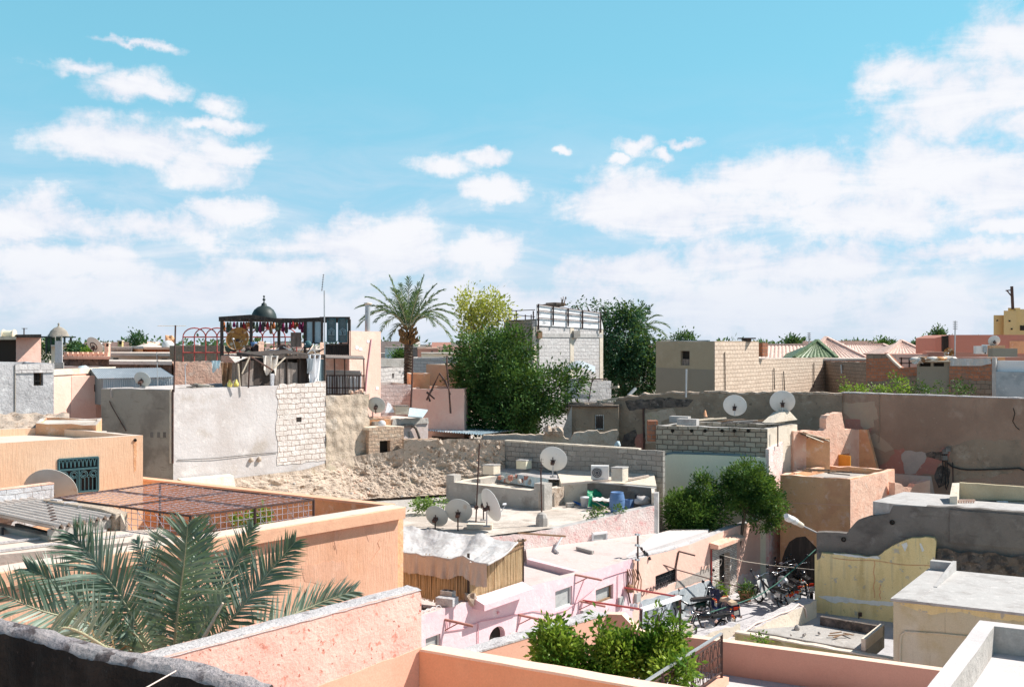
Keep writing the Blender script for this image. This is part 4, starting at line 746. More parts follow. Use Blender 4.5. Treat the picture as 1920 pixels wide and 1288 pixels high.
db=MB();u,z=OLP.uz(253,825);db.lathe([(0,0),(.045,0),(.045,.02),(.03,.0)],OLP.w(u,z,0.01),10,Matrix(((OLP.d.x,0,OLP.n.x),(OLP.d.y,0,OLP.n.y),(0,1,0))));T.part('drain',db,M['void'])
sb=MB();slab(sb,OLP,rag([(u-.05,z-.03),(u-.03,z-.9),(u+.03,z-.85),(u+.05,z-.03)],.01,.1,True),(),.005,.005);T.part('stain',sb,M['s_orange'])
T=Thing('block_parapet','short light grey blockwork parapet in front of the big dish, left edge','wall')
p0,p1=G(-200,942,3.43),G(101,907,3.43);BK=Pl(p0,p1);mb=MB();slab(mb,BK,[(0,5.6),(BK.L,5.6)]+rag([(BK.L,6.57),(0,6.57)],.008,.4),(),.2);T.part('wall',mb,M['block_near'])
cp=MB();slab(cp,BK,[(0,6.57)]+[(BK.L,6.6),(BK.L,6.57)],(),.22,.01);T.part('coping',cp,M['s_pink'])
T=Thing('corrugated_roof','wavy fibre cement sheet roof on block supports, left edge','roof');h=3.75
C_,D_=G(222,967,h),G(100,991,h);la=(C_-D_);mb=MB();nu=150
for s_ in range(2):
 ex=UB*(-3.1 if s_==0 else-3.0)
 st_=D_+UB*(-3.05*s_);z_=.01*s_
 mb.grid(lambda a_,b_:st_+la*a_+UB*(-3.1*b_)+UZ*(.045*math.cos(a_*2*math.pi*9)+z_+.03*b_+.02),nu,3)
 mb.grid(lambda a_,b_:st_+la*a_+UB*(-3.1*b_)+UZ*(.045*math.cos(a_*2*math.pi*9)+z_+.03*b_+.005),nu,3)
T.part('sheet',mb,M['fibro'])
for k in range(7):hb=MB();q=D_+la*(.15+.12*k)+UB*(-.5-.35*k)+UZ*.08;hb.tube([q,q+Vector((.12,.03,.02))],.012,4);T.part('hook_bolt',hb,M['iron'])
for k in range(5):hb=MB();q=D_+la*(k+.5)/5;hb.box(q+UB*-.15-UZ*.14,(.14,la.length/5*.9,.2),math.atan2(UA.y,UA.x)-math.pi/2);T.part('support_block',hb,M['concrete'])
hb=MB();hb.prism([D_+UB*-.2,D_+UB*-6,D_+UB*-6+UA*.2,D_+UB*-.2+UA*.2],5.2,6.08);T.part('wall',hb,M['grey_dark'])
hb=MB();hb.bar(G(30,985,3.9),G(100,1003,4.0),.06,.1);hb.bar(G(5,990,3.95),G(5,1010,4.1),.05);T.part('timber',hb,M['wood_dark'])
T=Thing('kerb_wall','brown rounded kerb wall between the wavy roof and the iron grille','wall')
pts_=[G(92,935,3.62),G(200,952,3.62),G(228,962,3.68),G(238,985,3.95)];mb=MB()
for i in range(3):
 q,r=pts_[i],pts_[i+1];n_=Vector((-(r-q).y,(r-q).x,0)).normalized()*.14;mb.hexa([q-n_-UZ*.6,r-n_-UZ*.6,r+n_-UZ*.6,q+n_-UZ*.6,q-n_,r-n_,r+n_,q+n_])
T.part('wall',mb,M['pise_tan'])
for k in range(4):
 mb=MB();q=pts_[0].lerp(pts_[2],.12+k*.2);mb.box(q+UZ*.01,(.3,.18,.04),-.6+k);T.part('mortar_lump',mb,M['mortar_cap'])
T=Thing('iron_grille_canopy','large welded rusty iron grille stretched over the orange terrace','grille')
h=3.6;g1,g2,g3,g4=G(103,934,h),G(357,967,h),G(588,937,h),G(300,906,h)
mb=MB();nA,nB=16,21
def gp(a_,b_):return(g1*(1-a_)+g2*a_)*(1-b_)+(g4*(1-a_)+g3*a_)*b_+UZ*(.02*math.sin(a_*9)*math.sin(b_*7))
for i in range(nA+1):mb.tube([gp(i/nA,j/12)for j in range(13)],.0058,3,cap=False,sm=False)
for j in range(nB+1):mb.tube([gp(i/10,j/nB)+UZ*.012 for i in range(11)],.0058,3,cap=False,sm=False)
T.part('mesh',mb,M['grid_iron'])
fb=MB()
for p,q in((g1,g2),(g2,g3),(g3,g4),(g4,g1),(gp(0,.5),gp(1,.5)),(gp(.5,0),gp(.5,1))):fb.bar(p,q,.04,.04)
T.part('frame',fb,M['iron'])
for nm,p,q in(('side_grille',g2,g3),('side_grille',g1,g2)):
 sb=MB();K=22
 for k in range(K+1):r=p.lerp(q,k/K);sb.tube([r,r-UZ*.62],.009,3,cap=False)
 for k in range(5):sb.tube([p-UZ*(.13*k+.1),q-UZ*(.13*k+.1)],.008,3,cap=False)
 for k in range(8):r=p.lerp(q,k/8);s2=p.lerp(q,(k+1)/8);sb.tube([r,s2-UZ*.6],.008,3,cap=False)
 T.part(nm,sb,M['grid_iron'])
for r in(g2,g3,g1,g2.lerp(g3,.5),g4):pb_=MB();pb_.bar(r,r-UZ*1.3,.05);T.part('post',pb_,M['iron'])
T=Thing('terrace_partition','orange partition wall under the iron grille','wall')
p0=g1+UA*.6+UB*.4;mb=MB();mb.prism([p0+UB*1.2,p0+UB*3.4,p0+UB*3.4+UA*.15,p0+UB*1.2+UA*.15],4.7,5.7);T.part('wall',mb,M['orange_pale'])
T=Thing('small_brown_outhouse','small brown outhouse with pale dusty roof, above the pale orange house','outhouse')
h=2.45;a,b=G(67,793,h),G(180,798,h);house(T,[a,b,G(191,784,h),G(80,783,h)],0,.06,.12,M['s_orange'],M['tr_floor'],M['tr_floor'],ragz=.03)
T=Thing('rubble_ledge','pale rubble ledge at the foot of the grey plaster house, left edge','ledge');mb=MB()
mb.grid(lambda a_,b_:P(-40+170*a_,775+40*b_,34.5-2.6*b_)+UZ*.12*noise.noise(Vector((a_*9,b_*6,2))),30,14);T.part('ledge',mb,M['rubble'])
T=Thing('pigeonhole_wall','lower left courtyard infill between the far left houses','wall');mb=MB();mb.prism([PX(-300,31.5,0),PX(200,29.5,0),PX(200,36,0),PX(-300,38,0)],0,6.9);T.part('wall',mb,M['tr_floor'])
T=Thing('rough_grey_house','pale grey rough plastered house with one dark window, left edge','house')
h=.76;a,b=P(-140,683,34.5),P(101,683,37.6);a.z=b.z=9.25;GLP=Pl(a,b);wr=GLP.rect(63,698,81,723)
house(T,[a,b,b+Vector((-3.0,4.2,0)),a+Vector((-3,4,0))],0,.3,.2,M['grey_rough'],M['concrete'],M['grey_rough'],ragz=.02,holes=[(0,wr,.25)])
window(T,GLP,wr,.24,'void',frame=.03,fm='wood_brown',bars=3)
cb=MB();slab(cb,GLP,[(GLP.uz(28,700)[0],8.93),(GLP.L,8.93),(GLP.L,9.24),(GLP.uz(28,700)[0],9.26)],(),.05,.045);T.part('block_course',cb,M['block_lit'])
cb=MB();u=GLP.uz(28,700)[0];cb.tube([GLP.w(u,4,.02),GLP.w(u,9.2,.02)],.02,5);T.part('joint',cb,M['grey_dark'])
T=Thing('grey_chimney','tall grey cement chimney on the roof beside the domed pavilion','chimney')
q=P(110,690,40);mb=MB();mb.prism([PX(101,40,0),PX(119,40,0),PX(120,40.5,0),PX(102,40.5,0)],9.0,9.25);T.part('base',mb,M['concrete'])
mb=MB();mb.prism([PX(103,40.02,0),PX(116.5,40.02,0),PX(117.5,40.4,0),PX(104,40.4,0)],9.25,10.1);T.part('stack',mb,M['grey_rough'])
mb=MB();mb.prism([PX(103,40.02,0),PX(105,40.02,0),PX(105,40.4,0),PX(103,40.4,0)],10.1,10.27);mb.prism([PX(115,40.02,0),PX(117,40.02,0),PX(117,40.4,0),PX(115,40.4,0)],10.1,10.27);mb.prism([PX(102.5,39.98,0),PX(117.5,39.98,0),PX(117.5,40.44,0),PX(102.5,40.44,0)],10.27,10.33);T.part('cap',mb,M['cream_white'])
T=Thing('pink_back_house','dusty pink house with white coping, between the grey house and the metal shed','house')
a,b=P(92,690,38.6),P(215,690,43.2);a.z=b.z=ZC-1.0;PWP=Pl(a,b)
house(T,[a,b,b+Vector((-6,4.2,0)),a+Vector((-5,4,0))],0,.2,.2,M['salmon'],M['concrete'],M['white_roof'],ragz=.012)
cb=MB();slab(cb,PWP,[(0,8.78),(PWP.L,8.78),(PWP.L,9.01),(0,9.01)],(),.1,.05);T.part('cornice',cb,M['cream_white'])
pb_=MB();q=PWP.p(134,720);pb_.prism([q+UB*.02,q-Vector((.1,.0,0)),q-Vector((.1,-2,0)),q+Vector((.6,.9,0))],0,8.7);T.part('wall',pb_,M['salmon'])
T=Thing('metal_shed','blue grey corrugated metal shed with tarpaulin on its left gable, behind the big grey wall','shed')
c_fl,c_fr,c_lb=PX(192,40.2,0),PX(327,41.4,0),PX(154,42.2,0);d_=c_lb-c_fl;c_rb=c_fr+d_;zt_=8.62
def corr(mb,p,q,z0,z1,n,am=.02,both=True):
 mb.grid(lambda a_,b_:p.lerp(q,a_)+Vector((-(q-p).y,(q-p).x,0)).normalized()*am*math.cos(a_*n*2*math.pi)+UZ*(z0+(z1-z0)*b_),n*4,1,0,True)
mb=MB();corr(mb,c_fl,c_fr,7.9,zt_,34);T.part('front_wall',mb,M['corr'])
mb=MB();corr(mb,c_fl,c_lb,7.55,zt_,5,.006);mb.quad(c_fl+UZ*zt_,c_lb+UZ*zt_,c_lb+UZ*(zt_+.1),c_fl.lerp(c_lb,.6)+UZ*(zt_+.33));T.part('gable_wall',mb,M['corr_blue'])
mb=MB();corr(mb,c_fr,c_rb,7.9,zt_,5);T.part('side_wall',mb,M['corr_blue'])
mb=MB();e1,e2=c_fl+Vector((-.1,-.25,zt_+.0)),c_fr+Vector((.1,-.25,zt_+.02));r1,r2=c_fl+d_*.6+UZ*(zt_+.36),c_fr+d_*.6+UZ*(zt_+.36)
mb.grid(lambda a_,b_:e1.lerp(e2,a_).lerp(r1.lerp(r2,a_),b_)+UZ*.016*math.cos(a_*40*2*math.pi),160,2);T.part('roof',mb,M['corr'])
mb=MB();mb.grid(lambda a_,b_:r1.lerp(r2,a_).lerp((c_lb.lerp(c_rb,a_))+UZ*zt_,b_),20,2);T.part('roof',mb,M['corr'])
mb=MB();mb.box(c_fl.lerp(c_lb,.35)+UZ*8.2,(.06,.05,.28),.9);T.part('hatch',mb,M['void'])
mb=MB();mb.blob(P(154,697,41.6),.28,12,4,.6,sc=(1,.6,1));mb.blob(P(147,703,41.9),.16,10,8,.6);T.part('tarpaulin',mb,M['tarp_pale'])
mb=MB();mb.bar(P(150,762,42.4),P(150,706,42.4),.05);mb.bar(P(156,762,42.3),P(156,706,42.3),.05);T.part('post',mb,M['wood_brown'])
# == BIG GREY BUILDING
h=1.7;a,b,c=G(190,728,h),G(325,730,h),G(611,719,h);zG=ZC-h
T=Thing('big_grey_house','big grey stained plaster house with a whitish blockwork strip, centre left','house')
bd=(a-b)
house(T,[a,b,c,c+bd*1.3,a+UA*2],0,.12,.25,M['grey_plaster'],M['concrete'],M['grey_plaster'],ragz=.015)
GL2=Pl(a,b);GB=Pl(b,c)
sh=MB();slab(sh,GL2,[(0,0),(GL2.L,0)]+rag([(GL2.L,zG-.02),(0,zG-.02)],.01,.3),(),.02,.012);T.part('render',sh,M['grey_dark'])  # darker coat over the side in shade, shade put into the colour
u0=GB.uz(519,725)[0];u1=GB.uz(610,720)[0];zb0=GB.uz(560,868)[1]
bw_=MB();hole=GB.rect(555,782,565,791);slab(bw_,GB,rag([(u0,zb0),(u1,zb0)],.03,.2)+[(u1,zG+.1)]+rag([(u1,zG+.1),(u0+.1,zG+.03),(u0-.03,zG-.2),(u0+.06,7.5),(u0-.06,6.6),(u0+.05,5.8),(u0,zb0)],.04,.2)[1:-1],[hole],.05,.02,.018);T.part('blockwork',bw_,M['block_white'])
hb=MB();hb.quad(GB.w(hole[0],hole[1],.008),GB.w(hole[2],hole[1],.008),GB.w(hole[2],hole[3],.008),GB.w(hole[0],hole[3],.008));T.part('vent',hb,M['void'])
for dx,r_,mt in((-.12,.045,'cream_white'),(.0,.035,'iron')):
 pb_=MB();q=b+UB*dx+Vector((.0,-.06,0));pb_.tube([Vector((q.x,q.y,zG)),Vector((q.x,q.y,GB.uz(326,868)[1]))],r_,6);T.part('drain_pipe',pb_,M[mt])
pb_=MB();pb_.tube([GB.p(332,862,.03),GB.p(400,859,.05),GB.p(470,852,.04),GB.p(519,848,.03)],.012,4);T.part('cable',pb_,M['cable'])
pb_=MB();pb_.tube([GL2.p(207,752,.05),GL2.p(212,760,.1),GL2.p(238,808,.05)],.022,4);T.part('rod',pb_,M['iron'])
pb_=MB();pb_.tube([GL2.p(209,728,.02),GL2.p(210,745,.02)],.05,4);T.part('mortar_streak',pb_,M['patch_grey'])
for px in(285,298,309):pb_=MB();u,z=GL2.uz(px,815);slab(pb_,GL2,rag([(u-.07,z-.1),(u+.07,z-.1),(u+.06,z+.1),(u-.06,z+.1)],.02,.1,True),(),.01,.02);T.part('stain',pb_,M['dark_grey_r'])
for px,py in((469,862),(484,861)):pb_=MB();pb_.blob(GB.p(px,py,.05),.1,7,px,.6);T.part('mortar_lump',pb_,M['rubble'])
T=Thing('rubble_wall','tall crumbling earth wall section, right of the blockwork strip','wall')
tl=[(610,742),(640,741),(670,739),(685,741),(690,756),(691,775),(693,800),(692,830)];uz=[GB.uz(*q)for q in tl];mb=MB()
nu,nv=30,70;zlo=3.3
def rw(a_,b_):
 ue_=GB.uz(691,800)[0]+.1*noise.noise(Vector((b_*9,1,1)));u=u1+(ue_-u1)*a_;zz=zlo+(uz[0][1]+.06*noise.noise(Vector((a_*5,0,3)))-zlo)*b_
 return GB.w(u,zz,.04+.09*noise.noise(Vector((u*1.1,zz*1.1,0)))+.05*noise.noise(Vector((u*3.3,zz*3.3,5))))
mb.grid(rw,nu,nv,0,False);slab(mb,GB,[(u1,3),(uz[5][0]-.05,3),(uz[3][0]-.03,uz[3][1]-.06),(u1,uz[0][1]-.05)],(),.5,-.08);T.part('wall',mb,M['pise_tan'])
pt=MB();us_,ue2=u1+.02,GB.uz(650,800)[0]
T=Thing('rubble_bank','sloping bank of crumbling rubble and stones under the grey house','bank')
R1_=Pl(P(692,800,44.5),P(946,828,45.7))
path=[GB.w(GB.uz(300,870)[0]+.3,0),GB.w(GB.uz(430,870)[0],0),GB.w(GB.uz(560,870)[0],0),GB.w(GB.uz(625,860)[0],0),GB.w(GB.uz(660,850)[0],0),R1_.w(.5,0),R1_.w(2.2,0),R1_.w(3.6,0),R1_.w(R1_.L,0)]
ztop=[4.6,4.75,4.75,4.95,5.1,5.2,5.5,5.75,5.66];wid=[1.2,1.3,1.4,1.5,1.5,1.4,1.2,.8,.5]
def bank(a_,b_):
 s_=a_*(len(path)-1);i=min(int(s_),len(path)-2);f=s_-i;f2=f*f*(3-2*f);q=path[i].lerp(path[i+1],f);zt_=ztop[i]*(1-f2)+ztop[i+1]*f2;wd=wid[i]*(1-f2)+wid[i+1]*f2
 n1=Vector((GB.n.x,GB.n.y,0)).lerp(Vector((R1_.n.x,R1_.n.y,0)),min(1,max(0,(s_-3)/2))).normalized()
 prof=(b_**.65);zz=zt_-(zt_-3.42)*prof;off=.02+wd*(b_**1.5)
 d_=.08*noise.noise(Vector((q.x*1.2,b_*4,q.y)))+.07*noise.noise(Vector((q.x*2.7,b_*9,q.y*2.7)))+.05*noise.noise(Vector((q.x*7,b_*22,3)))+.03*noise.noise(Vector((q.x*17,b_*50,3)))
 e_=min(1,b_*8);cl=noise.noise(Vector((q.x*1.9,b_*7,11)));d_-=.16*max(0,cl-.3)*3*e_
 return q+n1*(off+d_*(.3+.7*e_))+UZ*(zz+d_*.5*e_)
mb=MB();mb.grid(bank,300,60,0,False);T.part('bank',mb,M['rubble'])
for k in range(95):
 a_,b_=rnd(.2,1),rnd(.12,.98);q=bank(a_,b_);mb=MB();mb.blob(q,rnd(.03,.09),6,k,.8,sm=False,sc=(1,1,.7));T.part('stone',mb,M[random.choice(['rubble','s_pink','concrete','rubble'])])
T=Thing('plaster_apron','pale plaster apron sloping at the foot of the grey house, above the iron grille','wall')
mb=MB();q0_,q1_=GB.w(GB.uz(330,870)[0],0,.1),GB.w(GB.uz(428,870)[0],0,.1);nn=Vector((GB.n.x,GB.n.y,0))
mb.hexa([q0_+nn*1.6,q1_+nn*1.9,q1_,q0_,q0_+nn*.3+UZ*4.95,q1_+nn*.25+UZ*4.9,q1_+UZ*4.95,q0_+UZ*5.]);T.part('apron',mb,M['cream_white'])
mb=MB();q2=G(258,880,5.);q3=G(330,870,5.);mb.hexa([Vector((q2.x,q2.y-2.,2)),Vector((q3.x,q3.y-1.4,2)),Vector((q3.x,q3.y+.8,2)),Vector((q2.x,q2.y,2)),Vector((q2.x-.5,q2.y-1.1,5.02)),Vector((q3.x,q3.y-.3,5.05)),Vector((q3.x,q3.y+.8,5.15)),Vector((q2.x-.5,q2.y,5.1))]);T.part('apron',mb,M['tarp_pale'])
T=Thing('ruined_wall','low ruined pise wall with ragged pale top, behind the white roof terrace','wall')
tl=[(757,826),(775,824),(800,826),(820,824),(826,830),(850,829),(880,827),(920,829),(946,827)];uz=[R1_.uz(*q)for q in tl];tt=rag(uz,.05,.12)
mb=MB();slab(mb,R1_,[(uz[0][0],3),(uz[-1][0],3)]+tt[::-1],(),.45,.05);T.part('wall',mb,M['rubble'])
mb=MB();zr_=R1_.uz(850,800)[1]
for k in range(26):u=rnd(uz[2][0],uz[-1][0]);z=R1_.uz(850,830)[1]+rnd(-.5,.1);mb=MB();mb.blob(R1_.w(u,z,rnd(.0,.1)),rnd(.05,.12),6,k,.8,sm=False);T.part('stone',mb,M['rubble'])
T=Thing('old_brick_cell','tan old brick cell with one small dark window, right of the rubble wall','hut')
BC=Pl(P(691,805,44.4),P(758,805,45.3));wr=BC.rect(712,826,732,852)
mb=MB();slab(mb,BC,[(0,4.4),(BC.L,4.4)]+rag([BC.uz(757,801),BC.uz(725,800),BC.uz(692,802)],.02,.2),[wr],.35);T.part('wall',mb,M['brick_tan'])
window(T,BC,wr,.34,'void',frame=0)
mb=MB();q=BC.w(0,0,-.02);r=BC.w(BC.L,0,-.02);zt_=BC.uz(725,800)[1];mb.prism([q,r,r-UB*2.4,q-UB*2.4],zt_-.12,zt_-.01);T.part('roof',mb,M['cream_white'])
mb=MB();rw_=Pl(BC.w(BC.L,0),BC.w(BC.L,0)+UB*2.4);
BR=Pl(P(757,826,45.0),P(828,824,45.7));mb=MB();slab(mb,BR,rag([BR.uz(757,842),BR.uz(825,836),BR.uz(822,822),BR.uz(757,823)],.03,.12,True),(),.3,.12);T.part('brick_course',mb,M['brick_tan'])
T=Thing('grey_block_wall','long shaded grey blockwork wall behind the white roof terrace','wall')
WB_=Pl(R1_.w(R1_.L,0),P(1243,846,41.6));z_=R1_.uz(946,827)[1]
mb=MB();slab(mb,WB_,[(0,0),(WB_.L,0)]+rag([(WB_.L,z_-.02),(0,z_)],.015,.4),(),.22);T.part('wall',mb,M['block_grey'])
cp=MB();slab(cp,WB_,[(0,z_-.02)]+rag([(0,z_+.05),(WB_.L*.86,z_+.03)],.012,.3)+[(WB_.L*.86,z_-.02)],(),.26,.02);T.part('coping',cp,M['cream_white'])
# == ROOF TERRACE
W1P=Pl(P(985,1030,35.4),P(1228,1000,38.4));zF=ZC-6.58
T=Thing('terrace_house','flat pale dusty roof terrace with flaking pink front wall, centre','house')
tA,tB=W1P.w(-11,0,0),W1P.w(W1P.L,0,0)
tC=WB_.w(WB_.L*.94,0,.0);tD=WB_.w(0,0,0);tE=R1_.w(0,0,0);tF=GB.w(GB.uz(420,870)[0],0,0)
mb=MB();poly=[tA,tB,tC,tD,tE,tF]
mb.prism(poly,0,zF-.12);T.part('mass',mb,M['concrete'])
fl=MB();
def flo(a_,b_):
 q=tA.lerp(tB,a_).lerp(tF.lerp(tC,a_),b_);return Vector((q.x,q.y,zF+.05*noise.noise(Vector((q.x*.5,q.y*.5,0)))+.02*noise.noise(Vector((q.x*2,q.y*2,0)))))
fl.grid(flo,90,70);T.part('floor',fl,M['tr_floor'])
fr=MB();tl=[(940,1004),(985,1000),(1060,987),(1100,978),(1150,966),(1200,954),(1229,947)];uz=[W1P.uz(*q)for q in tl]
slab(fr,W1P,[(uz[0][0]-6,0),(W1P.L,0)]+rag(uz[::-1],.02,.2)+[(uz[0][0]-6,uz[0][1])],[],.35,.02)
for i,f in enumerate(fr.f):
 v=[Vector(fr.v[k])for k in f];n=(v[1]-v[0]).cross(v[2]-v[0])
 if n.length>0 and abs(n.normalized().z)>.5:fr.m[i]=1
T.part('wall',fr,[M['speck_pink'],M['white_roof']])
wr=W1P.rect(1110,999,1136,1022);fb=MB();u0_,z0_,u1_,z1_=wr
fb.quad(*[W1P.w(u,z,.035)for u,z in((u0_,z0_),(u1_,z0_),(u1_,z1_),(u0_,z1_))]);w_=T.part('window',fb,M['pane_grey'])
fb=MB()
for p,q in(((u0_,z0_),(u1_,z0_)),((u1_,z0_),(u1_,z1_)),((u0_,z1_),(u1_,z1_)),((u0_,z0_),(u0_,z1_))):fb.bar(W1P.w(*p,.04),W1P.w(*q,.04),.09,.07)
T.part('frame',fb,M['white_paint'],w_)
z5=ZC-5.52;e_=W1P.w(W1P.L,0,.0);z5=ZC-5.68;eb=PX(1227,39.7,0);ce=Pl(eb-UB*3.2,eb);sw=MB();sw.prism([e_-UB*.14,e_,eb,eb-UB*.14],2.8,z5+.01);T.part('side_wall',sw,M['cream_white'])
mb=MB();slab(mb,ce,[(0,zF-.1),(ce.L,zF-.1)]+rag([(ce.L,z5),(0,z5+.02)],.01,.3),(),.16,0);T.part('parapet',mb,M['dark_grey_r'])
cp=MB();slab(cp,ce,[(0,z5),(ce.L,z5),(ce.L,z5+.03),(0,z5+.05)],(),.2,.02);T.part('coping',cp,M['white_roof'])
mb=MB();mb.prism([e_+Vector((-.05,-.05,0)),e_+Vector((.12,.02,0)),e_+Vector((.2,.3,0)),e_+Vector((0,.3,0))],2.7,z5+.02);T.part('post',mb,M['white_roof'])
T=Thing('cream_rooftop_block','low cream rooftop block with pale sunlit top, carrying the air conditioner','rooftop block')
k0=G(1052,908,5.75);k1=ce.w(ce.L,0,-.2);
mb=MB();mb.prism([k0+Vector((0,.0,0)),ce.w(.3,0,-.18),ce.w(ce.L,0,-.18),WB_.w(WB_.L*.95,0,.02),WB_.w(WB_.L*.35,0,.02)],2,[4.3,4.36,4.4,4.62,4.5]);T.part('block',mb,M['cream_white'])
cp=MB();cp.bar(G(1055,907,5.66),G(1165,899,5.56),.1,.08);cp.bar(G(1178,899,5.5),G(1216,892,5.4),.1,.08);T.part('coping',cp,M['coping_white'])
def cube(label,px0,px1,pyt,pyb,Y,mat='cream_white',dep=.45,cat='skylight',name='skylight_box',rot=0):
 T=Thing(name,label,cat);q0_=P(px0,pyb,Y);wd=(px1-px0)/F*Y;ht=(pyb-pyt)/F*Y;mb=MB()
 A_=q0_;B_=q0_+Vector((wd*.62,-.12,0));C_=q0_+Vector((wd,.22,0));D_=A_+(C_-B_);mb.prism([A_,B_,C_,D_],A_.z,A_.z+ht);T.part('box',mb,M[mat])
 mb=MB();o_=.03;cc=(A_+C_)/2;mb.prism([cc+(q-cc)*1.06 for q in(A_,B_,C_,D_)],A_.z+ht,A_.z+ht+.05);T.part('cap',mb,M['white_roof']);return T
cube('tall pale box between the air conditioner and the green wall',1146,1179,878,902,40.5,dep=.5)
cube('cream box on the terrace left of the antenna pole',905,938,873,889,43.6)
cube('yellowish cream box in front of the grey blockwork wall',968,997,864,879,44.4,'cream')
T=Thing('raised_basin','raised rough concrete basin with corner pillars on the roof terrace','basin')
h5=5.85;a,b,c=G(843,903,h5),G(1010,921,h5),G(1098,905,h5);zB=ZC-h5;d=a+(c-b)
def inq(p,q,t):return p+(q-p).normalized()*t
mb=MB()
ins=inset([a,b,c,d],.38);O4=[a,b,c,d]
for i in range(4):
 j=(i+1)%4;k=max(2,int((O4[j]-O4[i]).length/.25))
 for s_ in range(k):
  p,q=O4[i].lerp(O4[j],s_/k),O4[i].lerp(O4[j],(s_+1)/k);pi,qi=ins[i].lerp(ins[j],s_/k),ins[i].lerp(ins[j],(s_+1)/k)
  mb.quad(Vector((p.x,p.y,zF-.1)),Vector((q.x,q.y,zF-.1)),q,p,0);mb.quad(p,q,Vector((qi.x,qi.y,zB)),Vector((pi.x,pi.y,zB)),1);mb.quad(Vector((pi.x,pi.y,zB)),Vector((qi.x,qi.y,zB)),Vector((qi.x,qi.y,zB-.5)),Vector((pi.x,pi.y,zB-.5)),0)
mb.add([Vector((q.x,q.y,zB-.3))for q in ins],[(0,1,2,3)],1);T.part('wall',mb,[M['concrete'],M['cream_white']])
rr_=MB();BR2=Pl(b,c);slab(rr_,BR2,[(0,zF-.1),(BR2.L,zF-.1)]+rag([(BR2.L,zB),(0,zB)],.04,.2),(),.04,.03);T.part('render',rr_,M['rubble'])
for q,hh,s_ in((a,.28,.42),(b,.3,.5)):
 mb=MB();q=q+Vector((.05,.05,0));cc=[q+UB*-s_/2-UA*.05,q+UB*s_/2-UA*.05,q+UB*s_/2+UA*s_,q+UB*-s_/2+UA*s_];mb.prism(cc,zF-.1,zB+hh);T.part('pillar',mb,M['concrete'])
T=Thing('basin_sheet','white plastic sheet with pale blue front draped over the raised basin','sheet')
A_,B_,C_,D_=G(925,884,5.72),G(1034,901,5.72),G(1100,901,5.7),G(952,874,5.6)
mb=MB();mb.grid(lambda u,v:A_.lerp(B_,u).lerp(D_.lerp(C_,u),v)+UZ*(.06*noise.noise(Vector((u*5,v*5,1)))+.05),30,16);T.part('top_sheet',mb,M['tarp_white'])
mb=MB();mb.grid(lambda u,v:A_.lerp(B_+(B_-A_)*-.05,u)+UZ*(.05-.42*v)+Vector((0,-.12*v+.04*math.sin(u*60),0)),60,6);T.part('front_sheet',mb,M['tarp_pale'])
ordn=['first','second','third','fourth','fifth','sixth','seventh']
for k in range(13):
 mb=MB();mb.blob(G(937+5.2*k+rnd(-1,1),rnd(902,908),6.0)+Vector((0,0,rnd(.05,.25))),rnd(.07,.15),7,k,.7,sm=False);lab=ordn[k//2]+[' broken reddish brick from the left in the raised basin',' grey rubble lump from the left in the raised basin'][k%2]
 single('rubble_lump',lab,'rubble',mb,M[['patch_pink','concrete'][k%2]],['brick bits in the basin','rubble lumps in the basin'][k%2])
T=Thing('antenna_block','rounded grey concrete block holding an antenna pole, middle of the terrace','block');q=G(1016,986,6.58);mb=MB();mb.lathe([(.24,0),(.22,.3),(.16,.44),(.05,.5),(0,.5)],q,9,sm=False);T.part('block',mb,M['concrete'])
T=Thing('concrete_plinth','flat concrete plinth behind the dishes on the terrace','plinth');mb=MB();q=G(900,990,6.58);mb.box(q+UZ*.08,(.9,.45,.16),-.1);T.part('plinth',mb,M['cream_white'])
# == STREET FRONT
def fz(px,py):return FA.uz(px,py)
T=Thing('pink_house','long low pale pink house with arched doorway and drain spouts, centre bottom','house')
tl=[(700,1183),(795,1152),(880,1127),(886,1119),(940,1108),(985,1100),(1040,1087),(1097,1073),(1150,1058),(1186,1047)];uz=[fz(*q)for q in tl]
arch=[fz(917,1224),fz(941,1218)];ua,ub=fz(917,1200)[0],fz(947,1200)[0];zs=fz(930,1196)[1];za=fz(930,1175)[1];um=(ua+ub)/2;rw2=(ub-ua)/2
ap=[(ua,.3),(ub,.3)]+[(um+rw2*math.cos(q),zs+(za-zs)*math.sin(q)**.9)for q in[k*math.pi/10 for k in range(11)]]
w1,w2,w3=FA.rect(1041,1103,1073,1139),FA.rect(1117,1100,1150,1128),FA.rect(798,1192,826,1222)
mb=MB();slab(mb,FA,[(uz[0][0],0),(uz[-1][0],0)]+rag(uz,.01,.3)[::-1],[ap,w1,w2,w3],.3,0,.18)
for i,f in enumerate(mb.f):
 v=[Vector(mb.v[k])for k in f];n=(v[1]-v[0]).cross(v[2]-v[0])
 if n.length>0 and abs(n.normalized().z)>.6:mb.m[i]=1
T.part('wall',mb,[M['pink_house'],M['pinkish_roof']])
window(T,FA,w1,.1,'pane_grey',frame=.04,fm='frame_white');window(T,FA,w2,.14,'pane_grey',frame=.07,fm='wood_brown');
gw=window(T,FA,w3,.1,'pane_grey',frame=.03);
mb=MB();mb.add([FA.w(u,z,-.17)for u,z in ap],[tuple(range(len(ap)))]);T.part('door',mb,M['void'])
u0,u1c=fz(886,1125)[0],fz(979,1105)[0];zc0=fz(886,1120)[1];cb=MB();cb.prism([FA.w(u0,0,.01),FA.w(u1c,0,.01),FA.w(u1c,0,.4),FA.w(u0,0,.4)][::-1],zc0-.3,[zc0-.14,zc0-.14,zc0,zc0]);T.part('canopy',cb,M['pink_house'])
cb=MB();cb.blob(FA.w(u0-.05,zc0-.02,-.05),.2,8,3,.7,sm=False);T.part('broken_edge',cb,M['rubble'])
